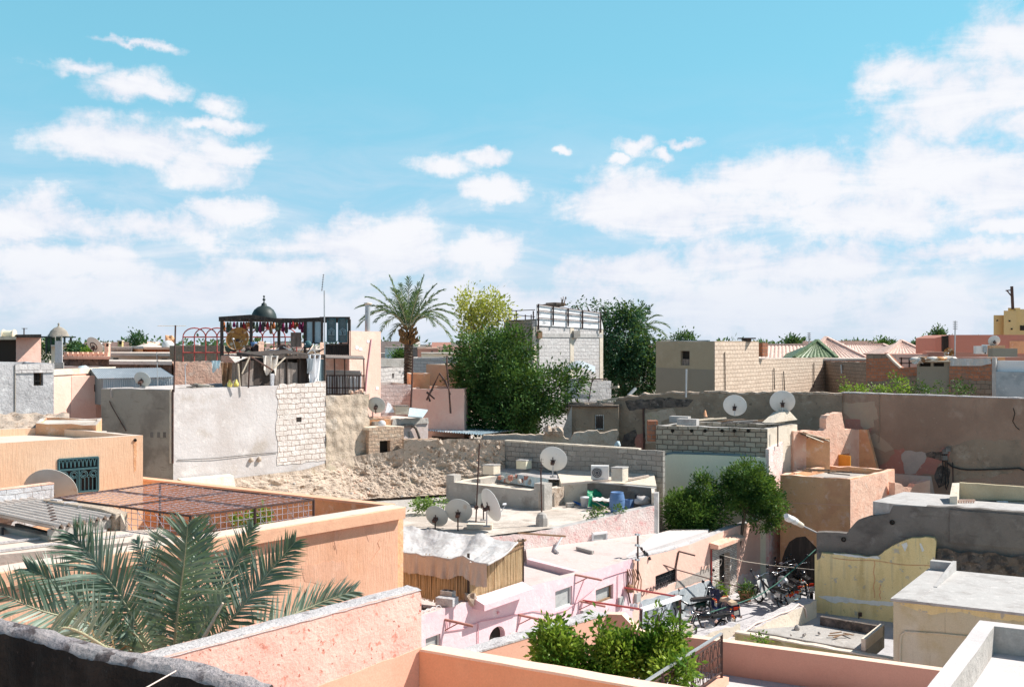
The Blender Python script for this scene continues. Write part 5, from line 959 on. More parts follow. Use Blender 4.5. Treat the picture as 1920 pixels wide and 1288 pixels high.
db=MB();db.blob(FA.w(*fz(933,1148),.03),.045,8,1,.2);T.part('wall_lamp',db,M['pink_trim'])
for px,py in((868,1170),(1006,1161),(1119,1135),(1112,1086)):
 q=FA.p(px-38,py-10,.02);sb=MB();e_=FA.p(px-16,py-4,.62);sb.tube([FA.p(px-34,py-9,.0),e_],.035,6);sb.tube([FA.p(px-34,py-9,.0)-UZ*.28,FA.p(px-34,py-9,.0).lerp(e_,.5)],.015,4);T.part('drain_spout',sb,M['patch_pink'])
for pl_ in([(835,1182),(870,1177),(900,1164),(940,1157),(968,1150),(1000,1144),(1035,1150),(1060,1143),(1085,1125),(1110,1105),(1130,1083),(1160,1073),(1178,1068)],[(895,1218),(895,1168)],[(838,1182),(836,1162)],[(1068,1165),(1078,1128),(1095,1084)],[(1157,1078),(1156,1140)],[(1082,1160),(1092,1128)],[(1168,1100),(1164,1145)],[(966,1190),(976,1150)]):
 sb=MB();sb.tube([FA.p(x,y,.03)for x,y in pl_],.014,4);T.part('pipe',sb,M['pink_iron'])
for r_ in((1089,1142,1099,1158),(1157,1118,1165,1136)):
 u0_,z0_,u1_,z1_=FA.rect(*r_);sb=MB();slab(sb,FA,[(u0_,z0_),(u1_,z0_),(u1_,z1_),(u0_,z1_)],(),.1,.1);T.part('meter_box',sb,M['pane_grey'])
u0_,z0_,u1_,z1_=FA.rect(955,1185,963,1205);sb=MB();slab(sb,FA,[(u0_,z0_),(u1_,z0_),(u1_,z1_),(u0_,z1_)],(),.1,.12);T.part('meter_box',sb,M['pinkish_roof'])
dk=MB();dz=2.66;e0_=FA.w(uz[0][0],0,-.28);e1_=FA.w(fz(1100,1072)[0],0,-.28);dk.prism([e0_,e1_,G(985,1046,7.2),W1P.w(-.5,0,.03),W1P.w(-10.9,0,.03)],2.0,dz)
dk2=MB();kk=G(988,1046,7.15);dk2.prism([e1_+Vector((0,0,0)),FA.w(fz(1186,1047)[0],0,-.28),W1P.w(W1P.L,0,.03),W1P.w(0,0,.03),kk],2.0,2.83)
T.part('roof',dk,M['pinkish_roof']);T.part('roof',dk2,M['pinkish_roof'])
kb=MB();kb.hexa([kk+Vector((0,-.2,-.7)),e1_+Vector((-.1,-.1,2.2)),e1_+Vector((.0,.1,2.2)),kk+Vector((.1,.1,-.7)),kk+Vector((0,-.2,-.0)),e1_+Vector((-.1,-.1,2.86)),e1_+Vector((.0,.1,2.86)),kk+Vector((.1,.1,.0))]);T.part('roof_kerb',kb,M['pink_house'])
T=Thing('salmon_house','salmon house with grey cement wainscot and stone framed doorway, on the street','house')
tl=[(1186,1049),(1215,1042),(1243,1035),(1262,1030),(1280,1024),(1300,1018),(1330,1006),(1345,1000),(1378,987),(1410,978),(1440,968),(1472,953)];uz=[fz(*q)for q in tl];uz.append((uz[-1][0]+.8,uz[-1][1]+.1))
dr=FA.rect(1346,1034,1366,1121);dr=(dr[0],.04,dr[2],fz(1356,1036)[1]);w4=FA.rect(1229,1072,1269,1098)
mb=MB();slab(mb,FA,[(uz[0][0],0),(uz[-1][0],0)]+rag(uz,.02,.3)[::-1],[dr,w4],.35,0,.2)
for i,f in enumerate(mb.f):
 v=[Vector(mb.v[k])for k in f];n=(v[1]-v[0]).cross(v[2]-v[0])
 if n.length>0 and abs(n.normalized().z)>.5:mb.m[i]=1
T.part('wall',mb,[M['salmon'],M['mortar_cap']])
window(T,FA,dr,.19,'void',frame=0,name='door');ww=window(T,FA,w4,.1,'glass',frame=.05,fm='wood_dark',bars=12)
wc=MB();slab(wc,FA,rag([fz(1196,1205),fz(1337,1140),fz(1338,1086),fz(1300,1096),fz(1262,1107),fz(1232,1117),fz(1213,1122),fz(1200,1128)],.03,.2,True),(),.02,.018);T.part('wainscot',wc,M['cement'])
wc=MB();slab(wc,FA,rag([fz(1265,1104),fz(1334,1084),fz(1334,1062),fz(1300,1076),fz(1268,1090)],.04,.2,True),(),.01,.01);T.part('wainscot',wc,M['patch_grey'])
sc_=MB();o1,o2,o3,o4=fz(1333,1080)[0],fz(1379,1080)[0],dr[0],dr[2];zt_=fz(1356,1018)[1]
slab(sc_,FA,[(o1,.02),(o3,.02),(o3,dr[3]),(o4,dr[3]),(o4,.02),(o2,.02),(o2,zt_),(o1,zt_)],(),.08,.06);T.part('door_surround',sc_,M['stone_clad'])
jb=MB();jb.quad(FA.w(o4-.003,.05,.0),FA.w(o4-.003,dr[3],.0),FA.w(o4-.003,dr[3],-.19),FA.w(o4-.003,.05,-.19));T.part('door_jamb',jb,M['stone_clad'])
lb=MB();lb.prism([FA.w(o1-.15,0,.02),FA.w(o2+.12,0,.02),FA.w(o2+.12,0,.38),FA.w(o1-.15,0,.38)][::-1],zt_,[zt_+.16,zt_+.1,zt_+.2,zt_+.22]);T.part('door_canopy',lb,M['s_pink'])
lw=MB();slab(lw,FA,rag([fz(1380,1120),fz(1440,1105),fz(1446,1062),fz(1385,1078)],.05,.2,True),(),.01,.01);T.part('wainscot',lw,M['speck_pink'])
u0_,z0_,u1_,z1_=FA.rect(1189,1111,1197,1128);sb=MB();slab(sb,FA,[(u0_,z0_),(u1_,z0_),(u1_,z1_),(u0_,z1_)],(),.1,.1);T.part('meter_box',sb,M['pane_grey'])
for pl_ in([(1332,1030),(1332,1110)],[(1264,1070),(1271,1033)],[(1433,1015),(1439,985)],[(1175,1070),(1176,1110),(1180,1130)]):
 sb=MB();sb.tube([FA.p(x,y,.04)for x,y in pl_],.028,4);T.part('pipe',sb,M['iron' if pl_[0][0]!=1332 else 'red_iron'])
sb=MB();sb.tube([FA.p(1271,1033,.04),FA.p(1280,1038,.5)],.03,5);T.part('drain_spout',sb,M['iron'])
dk=MB();uu=fz(1340,1004)[0];dk.prism([FA.w(fz(1186,1047)[0],0,-.3),FA.w(uu,0,-.3),P(1330,1000,40.6),P(1262,1001,40.4),W1P.w(W1P.L,0,.03)],2.0,[2.8,2.72,2.6,2.6,2.8]);T.part('roof',dk,M['white_smooth'])
cpb=MB();pp=[fz(1216,1042),fz(1243,1036),fz(1268,1029)];cpb.tube([FA.w(u,z+.03,-.1)for u,z in pp],.11,8);T.part('mortar_roll',cpb,M['mortar_cap'])
def text3d(T,s,pl,px,py,hpx,off,mat,name='graffiti',slant=0):
 u,z=pl.uz(px,py);cu=bpy.data.curves.new(name,'FONT');cu.body=s;q=pl.w(u,z,off);Y=q.y;cu.size=hpx/F*Y*1.3;cu.extrude=.004;cu.shear=slant;cu.space_character=1.15
 t_=bpy.data.objects.new(name,cu);link(t_);bpy.context.view_layer.update();me=bpy.data.meshes.new_from_object(t_);bpy.data.objects.remove(t_);bpy.data.curves.remove(cu)
 me.materials.clear();me.materials.append(M[mat]);o=bpy.data.objects.new(name,me);link(o);o.parent=T.e
 o.scale=(1.35,1,1);o.location=q-T.e.location;o.rotation_euler=(R(90),0,math.atan2(pl.d.y,pl.d.x));return o
text3d(T,'OTAMANE',FA,1200,1118,12,.025,'ink');text3d(T,'HAMID',FA,1311,1077,16,.02,'wood',slant=.3)
# == BEHIND: pale block building, beige building, brick row
T=Thing('pale_block_building','tall whitish blockwork building with rusty railing and whitened sheets on top, behind the big tree','building')
w0,w1_,w2_=P(945,601,64.5),P(1004,604,60.0),P(1129,610,65.0);zt_=11.1
for q in(w0,w1_,w2_):q.z=zt_
WL,WR=Pl(w0,w1_),Pl(w1_,w2_);zs_=11.45
wr1=WL.rect(991,640,999,664)
mb=MB();slab(mb,WL,[(0,0),(WL.L,0)]+rag([(WL.L,zs_),(0,zs_)],.02,.4),[wr1],.25);T.part('wall',mb,M['block_grey']);window(T,WL,wr1,.24,'void',frame=0)  # shaded side coloured with darker blocks than the sunlit side
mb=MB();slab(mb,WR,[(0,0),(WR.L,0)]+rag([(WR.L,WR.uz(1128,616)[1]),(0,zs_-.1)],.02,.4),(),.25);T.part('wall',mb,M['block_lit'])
mb=MB();back=w2_+(w0-w1_)*1.0;mb.prism([w0+Vector((.1,.3,0)),w1_+Vector((.05,.35,0)),w2_+Vector((-.1,.1,0)),back],0,10.9);T.part('mass',mb,M['concrete'])
for px in(1004,1072,1127):
 mb=MB();u=WR.uz(px,650)[0];mb.hexa([WR.w(u-.18,5,.03),WR.w(u+.18,5,.03),WR.w(u+.18,5,-.05),WR.w(u-.18,5,-.05),WR.w(u-.18,11,.03),WR.w(u+.18,11,.03),WR.w(u+.18,11,-.05),WR.w(u-.18,11,-.05)]);T.part('pillar',mb,M['cream_white'])
mb=MB();z_=WR.uz(1060,629)[1];mb.hexa([WR.w(0,z_-.12,.04),WR.w(WR.L,z_-.12,.04),WR.w(WR.L,z_-.12,-.04),WR.w(0,z_-.12,-.04),WR.w(0,z_+.12,.04),WR.w(WR.L,z_+.12,.04),WR.w(WR.L,z_+.12,-.04),WR.w(0,z_+.12,-.04)]);T.part('ring_beam',mb,M['white_roof'])
mb=MB();sh_=[WR.uz(1005,610),WR.uz(1130,617),WR.uz(1124,587),WR.uz(1005,571)];slab(mb,WR,sh_,(),.03,.06);T.part('sheet_screen',mb,M['white_peel'])
for px,y0,y1 in((1006,570,618),(1034,574,610),(1062,578,612),(1089,582,616),(1123,586,624)):
 mb=MB();mb.bar(WR.p(px,y1,.14),WR.p(px,y0,.14),.09);T.part('post',mb,M['iron'])
for a_,b_ in(((1006,582),(1123,595)),((1006,596),(1123,604)),((1006,571),(1123,587))):mb=MB();mb.bar(WR.p(*a_,.12),WR.p(*b_,.12),.045);T.part('rail',mb,M['iron'])
for px,y0,y1 in((934,584,620),(968,583,616),(1000,583,600)):mb=MB();mb.bar(P(px,y1,63),P(px,y0,63),.08);T.part('post',mb,M['iron'])
for a_,b_ in(((934,584),(1003,581)),((934,602),(1003,600)),((934,588),(1003,594))):mb=MB();mb.bar(P(*a_,63),P(*b_,61.5),.045);T.part('rail',mb,M['iron'])
for px in(955,965,985,996):mb=MB();mb.bar(P(px,602,66),P(px,590,66),.07);T.part('post',mb,M['iron'])
mb=MB();mb.box(WR.p(1077,627,.1),(.5,.3,.45),.6);T.part('box',mb,M['concrete'])
mb=MB();mb.box(WR.p(1008,628,.1),(.3,.3,.4),.6);T.part('box',mb,M['wood_brown'])
mb=MB();mb.blob(P(1040,572,67),.35,9,2,.7,sm=False,sc=(2.2,1,.5));T.part('rubbish',mb,M['wood_dark'])
for k in range(6):mb=MB();mb.tube([P(1052+k,575,66),P(1053+k*1.6,566-(k%3)*5,66),P(1052+k*2,558+(k%4)*3,66)],.02,4);T.part('dry_stem',mb,M['wood_brown'])
T=Thing('arched_sheet','curved rusty metal sheet awning leaning over the lower block wall','awning')
q0_,q1_=P(1060,700,56),P(1117,702,56);mb=MB();mb.grid(lambda a_,b_:P(1058+58*a_,700-16*math.sin(min(1,a_*1.45)*1.57)+18*max(0,a_-.38)*1.3,55.2+1.6*b_)+UZ*(.35*b_),16,3);T.part('sheet',mb,M['corr'])
mb=MB();mb.tube([P(1104,752,55.2),P(1108,725,55.2),P(1112,706,55.2)],.03,5);mb.tube([P(1108,720,55.2),P(1118,704,55.2)],.02,5);mb.bar(P(1085,710,55.1),P(1138,711,56),.06);T.part('frame',mb,M['iron'])
LB=Pl(P(1062,715,55.0),P(1146,712,56.5))
T=Thing('low_block_wall','low whitish blockwork wall with timbers at its right end, right of the big tree','wall');mb=MB();slab(mb,LB,[LB.uz(1060,775),LB.uz(1146,775),LB.uz(1146,714)]+[LB.uz(1128,714),LB.uz(1128,710),LB.uz(1062,710)],(),.25);T.part('wall',mb,M['block_lit'])
for a_,b_ in(((1146,727),(1160,725)),((1130,752),(1162,746)),((1120,752),(1150,757))):mb=MB();mb.bar(P(*a_,54.5),P(*b_,54.2),.14,.12);T.part('timber',mb,M['pale_stick'])
mb=MB();mb.bar(P(1178,742,54),P(1192,728,54.3),.12);T.part('timber',mb,M['steel'])
LH=Pl(P(1062,775,52.2),P(1160,775,51.8));wr=LH.rect(1115,777,1133,806)
T=Thing('low_brown_house','low shaded brown house with a white framed narrow window, under the block wall','house');mb=MB();slab(mb,LH,[(0,0),(LH.L,0)]+rag([LH.uz(1160,759),LH.uz(1068,763),LH.uz(1063,775)],.03,.3),[wr],.3,0,.14);T.part('wall',mb,M['old_wall'])
window(T,LH,wr,.12,'glass',frame=.09,fm='frame_white',bars=4)
mb=MB();mb.prism([LH.w(0,0,.25),LH.w(LH.L,0,.25),LH.w(LH.L,0,-3),LH.w(0,0,-3)],LH.uz(1100,762)[1],LH.uz(1100,760)[1]);T.part('roof',mb,M['wood_dark'])
for k in range(14):mb=MB();x0=rnd(1065,1120);mb.bar(P(x0,rnd(754,761),52.5),P(x0+rnd(15,40),rnd(754,761),52.3),.1,.04);T.part('roof_stick',mb,M[random.choice(['pale_stick','wood','wood','rubble'])])
mb=MB();mb.grid(lambda a_,b_:P(1050+22*a_,790,51.8)+Vector((0,0,(1-a_*.3)*-2+b_*(1.2+1.0*a_))),4,4);T.part('buttress',mb,M['concrete'])
T=Thing('mid_garden_wall','low grey and rubble garden wall with a broken gap, in front of the big tree','wall')
MGW=Pl(P(900,815,48.5),P(1170,812,48.2));tl=[(902,822),(906,816),(960,814),(1020,815),(1024,810),(1040,806),(1052,812),(1060,822),(1070,824),(1076,812),(1086,810),(1120,807),(1125,812),(1158,806),(1161,812),(1152,836)]
uz=[MGW.uz(*q)for q in tl];mb=MB();slab(mb,MGW,[(uz[0][0],3),(uz[-1][0],3)]+rag(uz,.04,.2)[::-1],(),.4);T.part('wall',mb,M['pise_tan'])
mb=MB();slab(mb,MGW,rag([MGW.uz(902,850),MGW.uz(1015,850),MGW.uz(1018,816),MGW.uz(906,817)],.02,.3,True),(),.05,.04);T.part('render',mb,M['concrete'])
for px in(1028,1042,1048):mb=MB();mb.blob(P(px,808,48),.22,8,px,.7,sm=False);T.part('stone',mb,M['rubble'])
T=Thing('blue_sheet_roof','shiny blue grey corrugated sheet roof under the big tree','roof')
A_,B_,C_,D_=P(801,807,50.5),P(905,815,48.6),P(975,806,52.5),P(812,797,54)
mb=MB();mb.grid(lambda u,v:A_.lerp(B_,u).lerp(D_.lerp(C_,u),v)+UZ*.035*math.cos(u*22*6.283),88,2);T.part('sheet',mb,M['corr_bright'])
mb=MB();mb.prism([A_+Vector((.2,.3,0)),B_+Vector((0,.3,0)),C_,D_],0,[A_.z-.3,B_.z-.3,C_.z-.6,D_.z-.6]);T.part('wall',mb,M['void'])
mb=MB();q=Pl(P(803,780,52.5),P(855,783,52));slab(mb,q,[q.uz(803,800),q.uz(856,800),q.uz(856,784),q.uz(803,782)],(),.2);T.part('back_wall',mb,M['grey_dark'])
T=Thing('pink_lean_house','small pinkish white house with a rounded corner and hanging hose, right of the brick cell','house')
PL1=Pl(P(724,800,45.9),P(801,790,47.6));dr=PL1.rect(764,809,768,820);mb=MB();slab(mb,PL1,[PL1.uz(724,850),PL1.uz(802,850),PL1.uz(803,792)]+rag([PL1.uz(801,786),PL1.uz(770,786),PL1.uz(735,790)],.02,.2),[dr],.3);T.part('wall',mb,M['pinkish_roof']);window(T,PL1,dr,.2,'wood_brown',frame=0)
mb=MB();slab(mb,PL1,rag([PL1.uz(733,797),PL1.uz(802,794),PL1.uz(801,783),PL1.uz(735,786)],.03,.15,True),(),.1,.08);T.part('parapet',mb,M['concrete'])
mb=MB();mb.tube([PL1.p(x,y,.15)for x,y in((737,804),(745,800),(755,797),(768,796),(776,802),(780,812),(783,821))],.07,6);T.part('hose',mb,M['wood'])
mb=MB();mb.prism([PL1.w(-.6,0,-.05),PL1.w(PL1.L,0,-.05),PL1.w(PL1.L,0,-2.4),PL1.w(-.6,0,-2.6)],3,PL1.uz(760,787)[1]);T.part('roof',mb,M['tr_floor'])
T=Thing('rust_shed','rust brown shed under a stick roof, right of the rubble wall','shed')
RS_=Pl(P(688,800,45.6),P(732,800,46.0));mb=MB();slab(mb,RS_,[RS_.uz(688,840),RS_.uz(733,840),RS_.uz(733,786),RS_.uz(688,786)],(),.2);T.part('wall',mb,M['s_orange'])
for k in range(7):mb=MB();x0=rnd(690,700);y_=784+rnd(-3,2);mb.bar(P(x0,y_,45.4),P(x0+rnd(25,40),y_+rnd(-1,2),45.8),.08,.05);T.part('stick',mb,M[random.choice(['pale_stick','s_pink','wood'])])
mb=MB();mb.tube([P(692,802,45.2),P(715,801,45.4),P(735,804,45.6)],.04,5);T.part('cable',mb,M['cable'])
mb=MB();mb.lathe([(0,.05),(.16,.03),(.18,0)],P(716,795,45.2),12,Matrix.Rotation(R(80),3,'X'));T.part('lamp_shade',mb,M['bucket'])
T=Thing('white_board','upright white board beside the crate, right of the small dish','board');mb=MB();mb.hexa([P(722,774,46),P(740,773,46.2),P(740,773,46.3),P(722,774,46.1),P(727,754,46),P(732,757,46.2),P(732,757,46.3),P(727,754,46.1)]);T.part('board',mb,M['bucket'])
T=Thing('wooden_crate','wooden crate on the junk roof below the palm trunk','crate');mb=MB();mb.box(P(752,769,46.5),(.62,.5,.36),.3);T.part('box',mb,M['pale_stick']);mb=MB();mb.box(P(752,769,46.5)+UZ*.2,(.66,.54,.05),.3);T.part('lid',mb,M['wood'])
T=Thing('leaning_sheet','tilted pale blue grey panel lying on the junk roof below the palm','panel');mb=MB();mb.hexa([P(765,782,46.2),P(792,784,46),P(802,770,47.4),P(768,766,47.6)]+[q+UZ*.05 for q in(P(765,782,46.2),P(792,784,46),P(802,770,47.4),P(768,766,47.6))]);T.part('panel',mb,M['tarp_pale'])
T=Thing('twisted_branches','dead twisted branches and rods leaning on the brown house, right of the palm trunk','branches')
for pl_ in([(769,790),(772,730),(774,667)],[(845,775),(842,730),(838,690),(838,667)],[(800,750),(812,725),(824,700),(842,730)],[(824,700),(836,716),(845,740)],[(800,735),(815,748)],[(806,752),(803,738),(812,730)]):
 mb=MB();mb.tube([P(x,y,50.2+.2*math.sin(y))for x,y in pl_],.055,5,.035);T.part('branch',mb,M['iron'])
def flatbox(name,label,x0,x1,yt,Y0,Y1,dep,wall,roof='tr_floor',zb=0,cat='house',par=.15,holes=()):
 a,b=P(x0,yt,Y0),P(x1,yt,Y1);b.z=a.z;T=Thing(name,label,cat);pl=Pl(a,b);hl=[(0,pl.rect(*r),.15)for r in holes]
 n=Vector((-pl.n.x,-pl.n.y,0))*dep;house(T,[a,b,b+n,a+n],zb,par,.15,M[wall],M[roof],M[roof],ragz=.02,holes=hl,step=.8)
 for h_ in hl:window(T,pl,h_[1],.14,'void',frame=0)
 return T,pl
flatbox('mauve_house','dusty mauve plaster house with dark branches against it, left of the big tree',770,870,729,51.2,51.0,3,'salmon',par=.1)
flatbox('brown_rooftop_room','small brown rooftop room beside the palm trunk',770,806,701,53,53.2,2,'s_orange',zb=6)
flatbox('mauve_rooftop_room','dull mauve rooftop room behind the dead branches',799,868,683,56,55,3,'patch_tan',zb=6)
flatbox('long_grey_wall_house','long low grey blockwork house behind the palm trunk',768,880,671,70,70,5,'block_lit')
flatbox('white_coping_house','grey block house with white copings, between pink tower and palm trunk',713,772,690,58,61,6,'block_lit','coping_white',holes=[(735,700,739,709)])
flatbox('low_cream_house','low house with cream roof line, left of the palm trunk',713,766,673,76,78,5,'concrete','coping_white')
flatbox('stone_court_house','grey stone house behind the small dish and white board',690,772,722,52,53,3,'block_lit','tr_floor')
T=Thing('beige_house','beige house with one small window and a cream blockwork flank, centre right','house')
z_=10.14;a,b=P(1230,641,63.5),P(1339,640,60.0);a.z=b.z=z_;BBL=Pl(a,b);c=b+UA*6.6;c.z=z_
wr=BBL.rect(1276,658,1293,685)
house(T,[a,b,c,a+UA*6.6],0,.1,.2,M['beige'],M['concrete'],M['mortar_cap'],ragz=.02,holes=[(0,wr,.25)],step=.8)
window(T,BBL,wr,.24,'void',frame=.06,fm='wood_dark');u0_,z0_,u1_,z1_=wr;mb=MB();slab(mb,BBL,[(u0_+.05,z0_),(u1_,z0_),(u1_,z0_+.38),(u0_+.05,z0_+.38)],(),.04,-.1);T.part('shutter',mb,M['wood'])
mb=MB();zl_=BBL.uz(1285,692)[1];slab(mb,BBL,[(0,5),(BBL.L,5),(BBL.L,zl_),(0,zl_+.05)],(),.02,.012);T.part('lower_render',mb,M['beige_low'])
BBR=Pl(b,c);mb=MB();slab(mb,BBR,[(0,0),(BBR.L,0)]+rag([(BBR.L,z_-.02),(0,z_-.02)],.02,.4),(),.06,.05);T.part('blockwork',mb,M['block_tan'])
mb=MB();mb.tube([BBR.p(1357,735,.1),BBR.p(1356,660,.1)],.03,4);T.part('pipe',mb,M['wood_dark'])
mb=MB();mb.box(P(1400,637.5,64),(.5,.4,.2));mb.box(P(1400,634.5,64),(1.,.7,.08));T.part('chimney_cap',mb,M['wood_dark'])
mb=MB();mb.bar(P(1258,640.5,64),P(1330,639.5,61),.12);T.part('roof_edge',mb,M['corr_blue'])
T=Thing('tan_block_wall','long tan blockwork wall, lit, right of the beige house','wall')
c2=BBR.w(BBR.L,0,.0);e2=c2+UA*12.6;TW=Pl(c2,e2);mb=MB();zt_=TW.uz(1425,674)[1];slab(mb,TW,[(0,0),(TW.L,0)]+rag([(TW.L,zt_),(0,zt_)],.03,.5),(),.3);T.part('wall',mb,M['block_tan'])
for pl_ in([(1469,732),(1468,712),(1467,696)],[(1524,726),(1524,680)],[(1450,730),(1449,690)]):mb=MB();mb.tube([TW.p(x,y,.08)for x,y in pl_],.035,4);T.part('pipe',mb,M['wood_dark'])
mb=MB();mb.box(c2+Vector((.3,.6,9.6)),(.5,.8,.9),.6);T.part('brick_pier',mb,M['brick_red'])
T=Thing('dark_block_wall','dark shaded blockwork wall, right of the tan lit wall','wall')
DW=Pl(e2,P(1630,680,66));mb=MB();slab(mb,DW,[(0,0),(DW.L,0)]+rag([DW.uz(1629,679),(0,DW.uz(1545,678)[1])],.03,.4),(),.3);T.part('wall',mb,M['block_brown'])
mb=MB();mb.tube([DW.p(1581,700,.1),DW.p(1580,684,.1)],.06,5);T.part('pipe',mb,M['steel'])
T=Thing('red_brick_house','hollow red brick wall with a sloping stepped top, behind the shrubs on the brown wall','house')
RB=Pl(P(1624,700,58),P(1722,700,55.5));tl=[(1624,665),(1664,664),(1676,676),(1690,690),(1722,688)];mb=MB();slab(mb,RB,[RB.uz(1624,800),RB.uz(1722,800)]+rag([RB.uz(*q)for q in tl],.03,.3)[::-1],(),.3);T.part('wall',mb,M['brick_red'])
mb=MB();slab(mb,RB,rag([RB.uz(1626,672),RB.uz(1664,671),RB.uz(1664,663),RB.uz(1625,664)],.02,.3,True),(),.05,.04);T.part('render',mb,M['block_brown'])
mb=MB();slab(mb,RB,rag([RB.uz(1626,770),RB.uz(1720,770),RB.uz(1720,706),RB.uz(1690,708),RB.uz(1660,713),RB.uz(1626,715)],.05,.3,True),(),.04,.02);T.part('render',mb,M['block_brown'])
mb=MB();cpn_=[RB.p(1664,664,.05),RB.p(1676,677,.05),RB.p(1690,690,.05)];mb.bar(cpn_[0],cpn_[1],.18,.1);mb.bar(cpn_[1],cpn_[2],.18,.1);T.part('coping',mb,M['coping_white'])
T=Thing('grey_roof_shed','grey rendered shed with two dark openings and rags on its roof','shed')
GS=Pl(P(1719,700,54.5),P(1782,700,53.5));hl=[GS.rect(1724,680,1745,687),GS.rect(1750,680,1770,687)];mb=MB();slab(mb,GS,[GS.uz(1719,790),GS.uz(1782,790),GS.uz(1782,677),GS.uz(1719,677)],hl,.25);T.part('wall',mb,M['beige_low'])
for h_ in hl:window(T,GS,h_,.2,'void',frame=0)
mb=MB();mb.prism([GS.w(-.2,0,.3),GS.w(GS.L+.1,0,.3),GS.w(GS.L+.1,0,-3),GS.w(-.2,0,-3)],GS.uz(1750,678)[1],GS.uz(1750,676)[1]);T.part('roof',mb,M['pale_stick'])
for px in(1722,1735,1750,1762,1778):mb=MB();mb.blob(P(px,674,54.2),.34,9,px,.8,sc=(1.3,1,.45));T.part('rag',mb,M[['tarp_dirty','wood_brown','tarp_dirty','dish_rust','tarp_dirty'][[1722,1735,1750,1762,1778].index(px)]])
mb=MB();mb.grid(lambda u,v:P(1712+18*u,672+10*v,54)+Vector((0,.2*math.sin(u*7+v*3),.1*noise.noise(Vector((u*4,v*4,3))))),8,5);T.part('rag',mb,M['tarp_dirty'])
T=Thing('sheeted_brick_house','red brick house with a white plastic sheet over its top edge, right side','house')
SBk=Pl(P(1780,700,53.4),P(1864,700,51));mb=MB();slab(mb,SBk,[SBk.uz(1780,790),SBk.uz(1864,790),SBk.uz(1864,674),SBk.uz(1780,674)],(),.3);T.part('wall',mb,M['brick_red'])
mb=MB();slab(mb,SBk,rag([SBk.uz(1782,780),SBk.uz(1860,780),SBk.uz(1860,714),SBk.uz(1782,712)],.05,.3,True),(),.04,.02);T.part('render',mb,M['block_brown'])
mb=MB();mb.grid(lambda u,v:SBk.w(SBk.uz(1783+77*u,680)[0],SBk.uz(1783+77*u,672+(14-8*max(0,u-.75)*2)*v)[1],.08+.05*math.sin(u*23)*v),30,6);mb.grid(lambda u,v:SBk.w(SBk.uz(1783+84*u,680)[0],SBk.uz(1783+84*u,672)[1]+.05,.08-2.5*v),12,3);T.part('plastic_sheet',mb,M['tarp_white'])
T=Thing('white_grey_house','house end with white upper wall and slate grey lower wall, right edge','house')
WG=Pl(P(1861,700,51),P(1990,700,49));zs_=WG.uz(1890,697)[1];mb=MB();slab(mb,WG,[(0,0),(WG.L,0),(WG.L,zs_),(0,zs_)],(),.3);T.part('wall',mb,M['cement'])
mb=MB();slab(mb,WG,[(.1,zs_),(WG.L,zs_),(WG.L,WG.uz(1900,677)[1]),(.1,WG.uz(1866,676)[1])],(),.3,-.25);T.part('upper_wall',mb,M['white_paint'])
mb=MB();slab(mb,WG,[(-.02,0),(.16,0),(.16,zs_+.7),(-.02,zs_+.7)],(),.3,.03);T.part('pillar',mb,M['white_roof'])
T=Thing('pink_low_roof_house','low pink house with a red pipe frame, behind the brick wall','house')
a,b=P(1680,664,70),P(1800,664,70);house(T,[a,b,b+Vector((0,5,0)),a+Vector((0,5,0))],0,.1,.2,M['salmon'],M['s_pink'],M['s_pink'],step=1.5)
for a_,b_ in(((1690,690),(1690,670)),((1705,690),(1705,672)),((1686,672),(1730,672)),((1686,681),(1730,681))):mb=MB();mb.bar(P(*a_,60),P(*b_,60),.07);T.part('pipe',mb,M['iron'])
a,b=P(1788,660,66),P(1960,666,66);T=Thing('rose_terrace_house','rose pink terrace house below the big red building, right side','house');house(T,[a,b,b+Vector((0,5,0)),a+Vector((0,5,0))],0,.1,.2,M['red_far'],M['s_pink'],M['s_pink'],step=1.5)
T=Thing('big_red_building','big plain red building with a dark recess at its left end, right edge','building')
a,b=P(1779,628,84),P(2000,628,80);RD=Pl(a,b);house(T,[a,b,b+Vector((3,10,0)),a+Vector((3,10,0))],0,.2,.3,M['red_far'],M['red_far'],M['red_far'],step=3)
mb=MB();q=a;mb.prism([q,q+Vector((-.75,.9,0)),q+Vector((-.75,5,0)),q+Vector((.1,5,0))],0,[q.z,q.z-.25,q.z-.25,q.z]);T.part('side_wall',mb,M['red_far'])
mb=MB();mb.box(P(1774.5,648,83.8)+Vector((0,.3,0)),(.4,.4,1.6));T.part('recess',mb,M['void'])
mb=MB();mb.hexa([RD.w(RD.uz(1893,640)[0],9.2,.05),RD.w(RD.L,9.2,.05),RD.w(RD.L,9.2,0),RD.w(RD.uz(1893,640)[0],9.2,0),RD.w(RD.uz(1893,640)[0],10.2,.05),RD.w(RD.L,10.2,.05),RD.w(RD.L,10.2,0),RD.w(RD.uz(1893,640)[0],10.2,0)]);T.part('panel',mb,M['s_orange'])
T=Thing('yellow_tower','ochre yellow stepped tower, right edge above the red building','tower');Y=105
for x0,x1,yt,dy in((1863,1884,591,0),(1882,1906,583,-.8),(1890,1913,577,.5),(1904,1990,580,-.4)):mb=MB();mb.prism([PX(x0,Y+dy,0),PX(x1,Y+dy,0),PX(x1,Y+6,0),PX(x0,Y+6,0)],0,P(0,yt,Y).z);T.part('wall',mb,M['yellow_far'])
for px,py in((1870,601),(1893,602),(1897,617)):mb=MB();mb.box(P(px,py,Y-.85),(.15,.1,.15));T.part('hole',mb,M['void'])
mb=MB();mb.box(P(1917,615,Y-.4),(.5,.1,.5));T.part('window',mb,M['void'])
mb=MB();mb.bar(P(1899,580,Y+.2),P(1897,537,Y),.22);mb.bar(P(1886,545,Y),P(1898,544,Y),.12);mb.bar(P(1888,545,Y),P(1897,556,Y),.1);T.part('mast',mb,M['iron'])
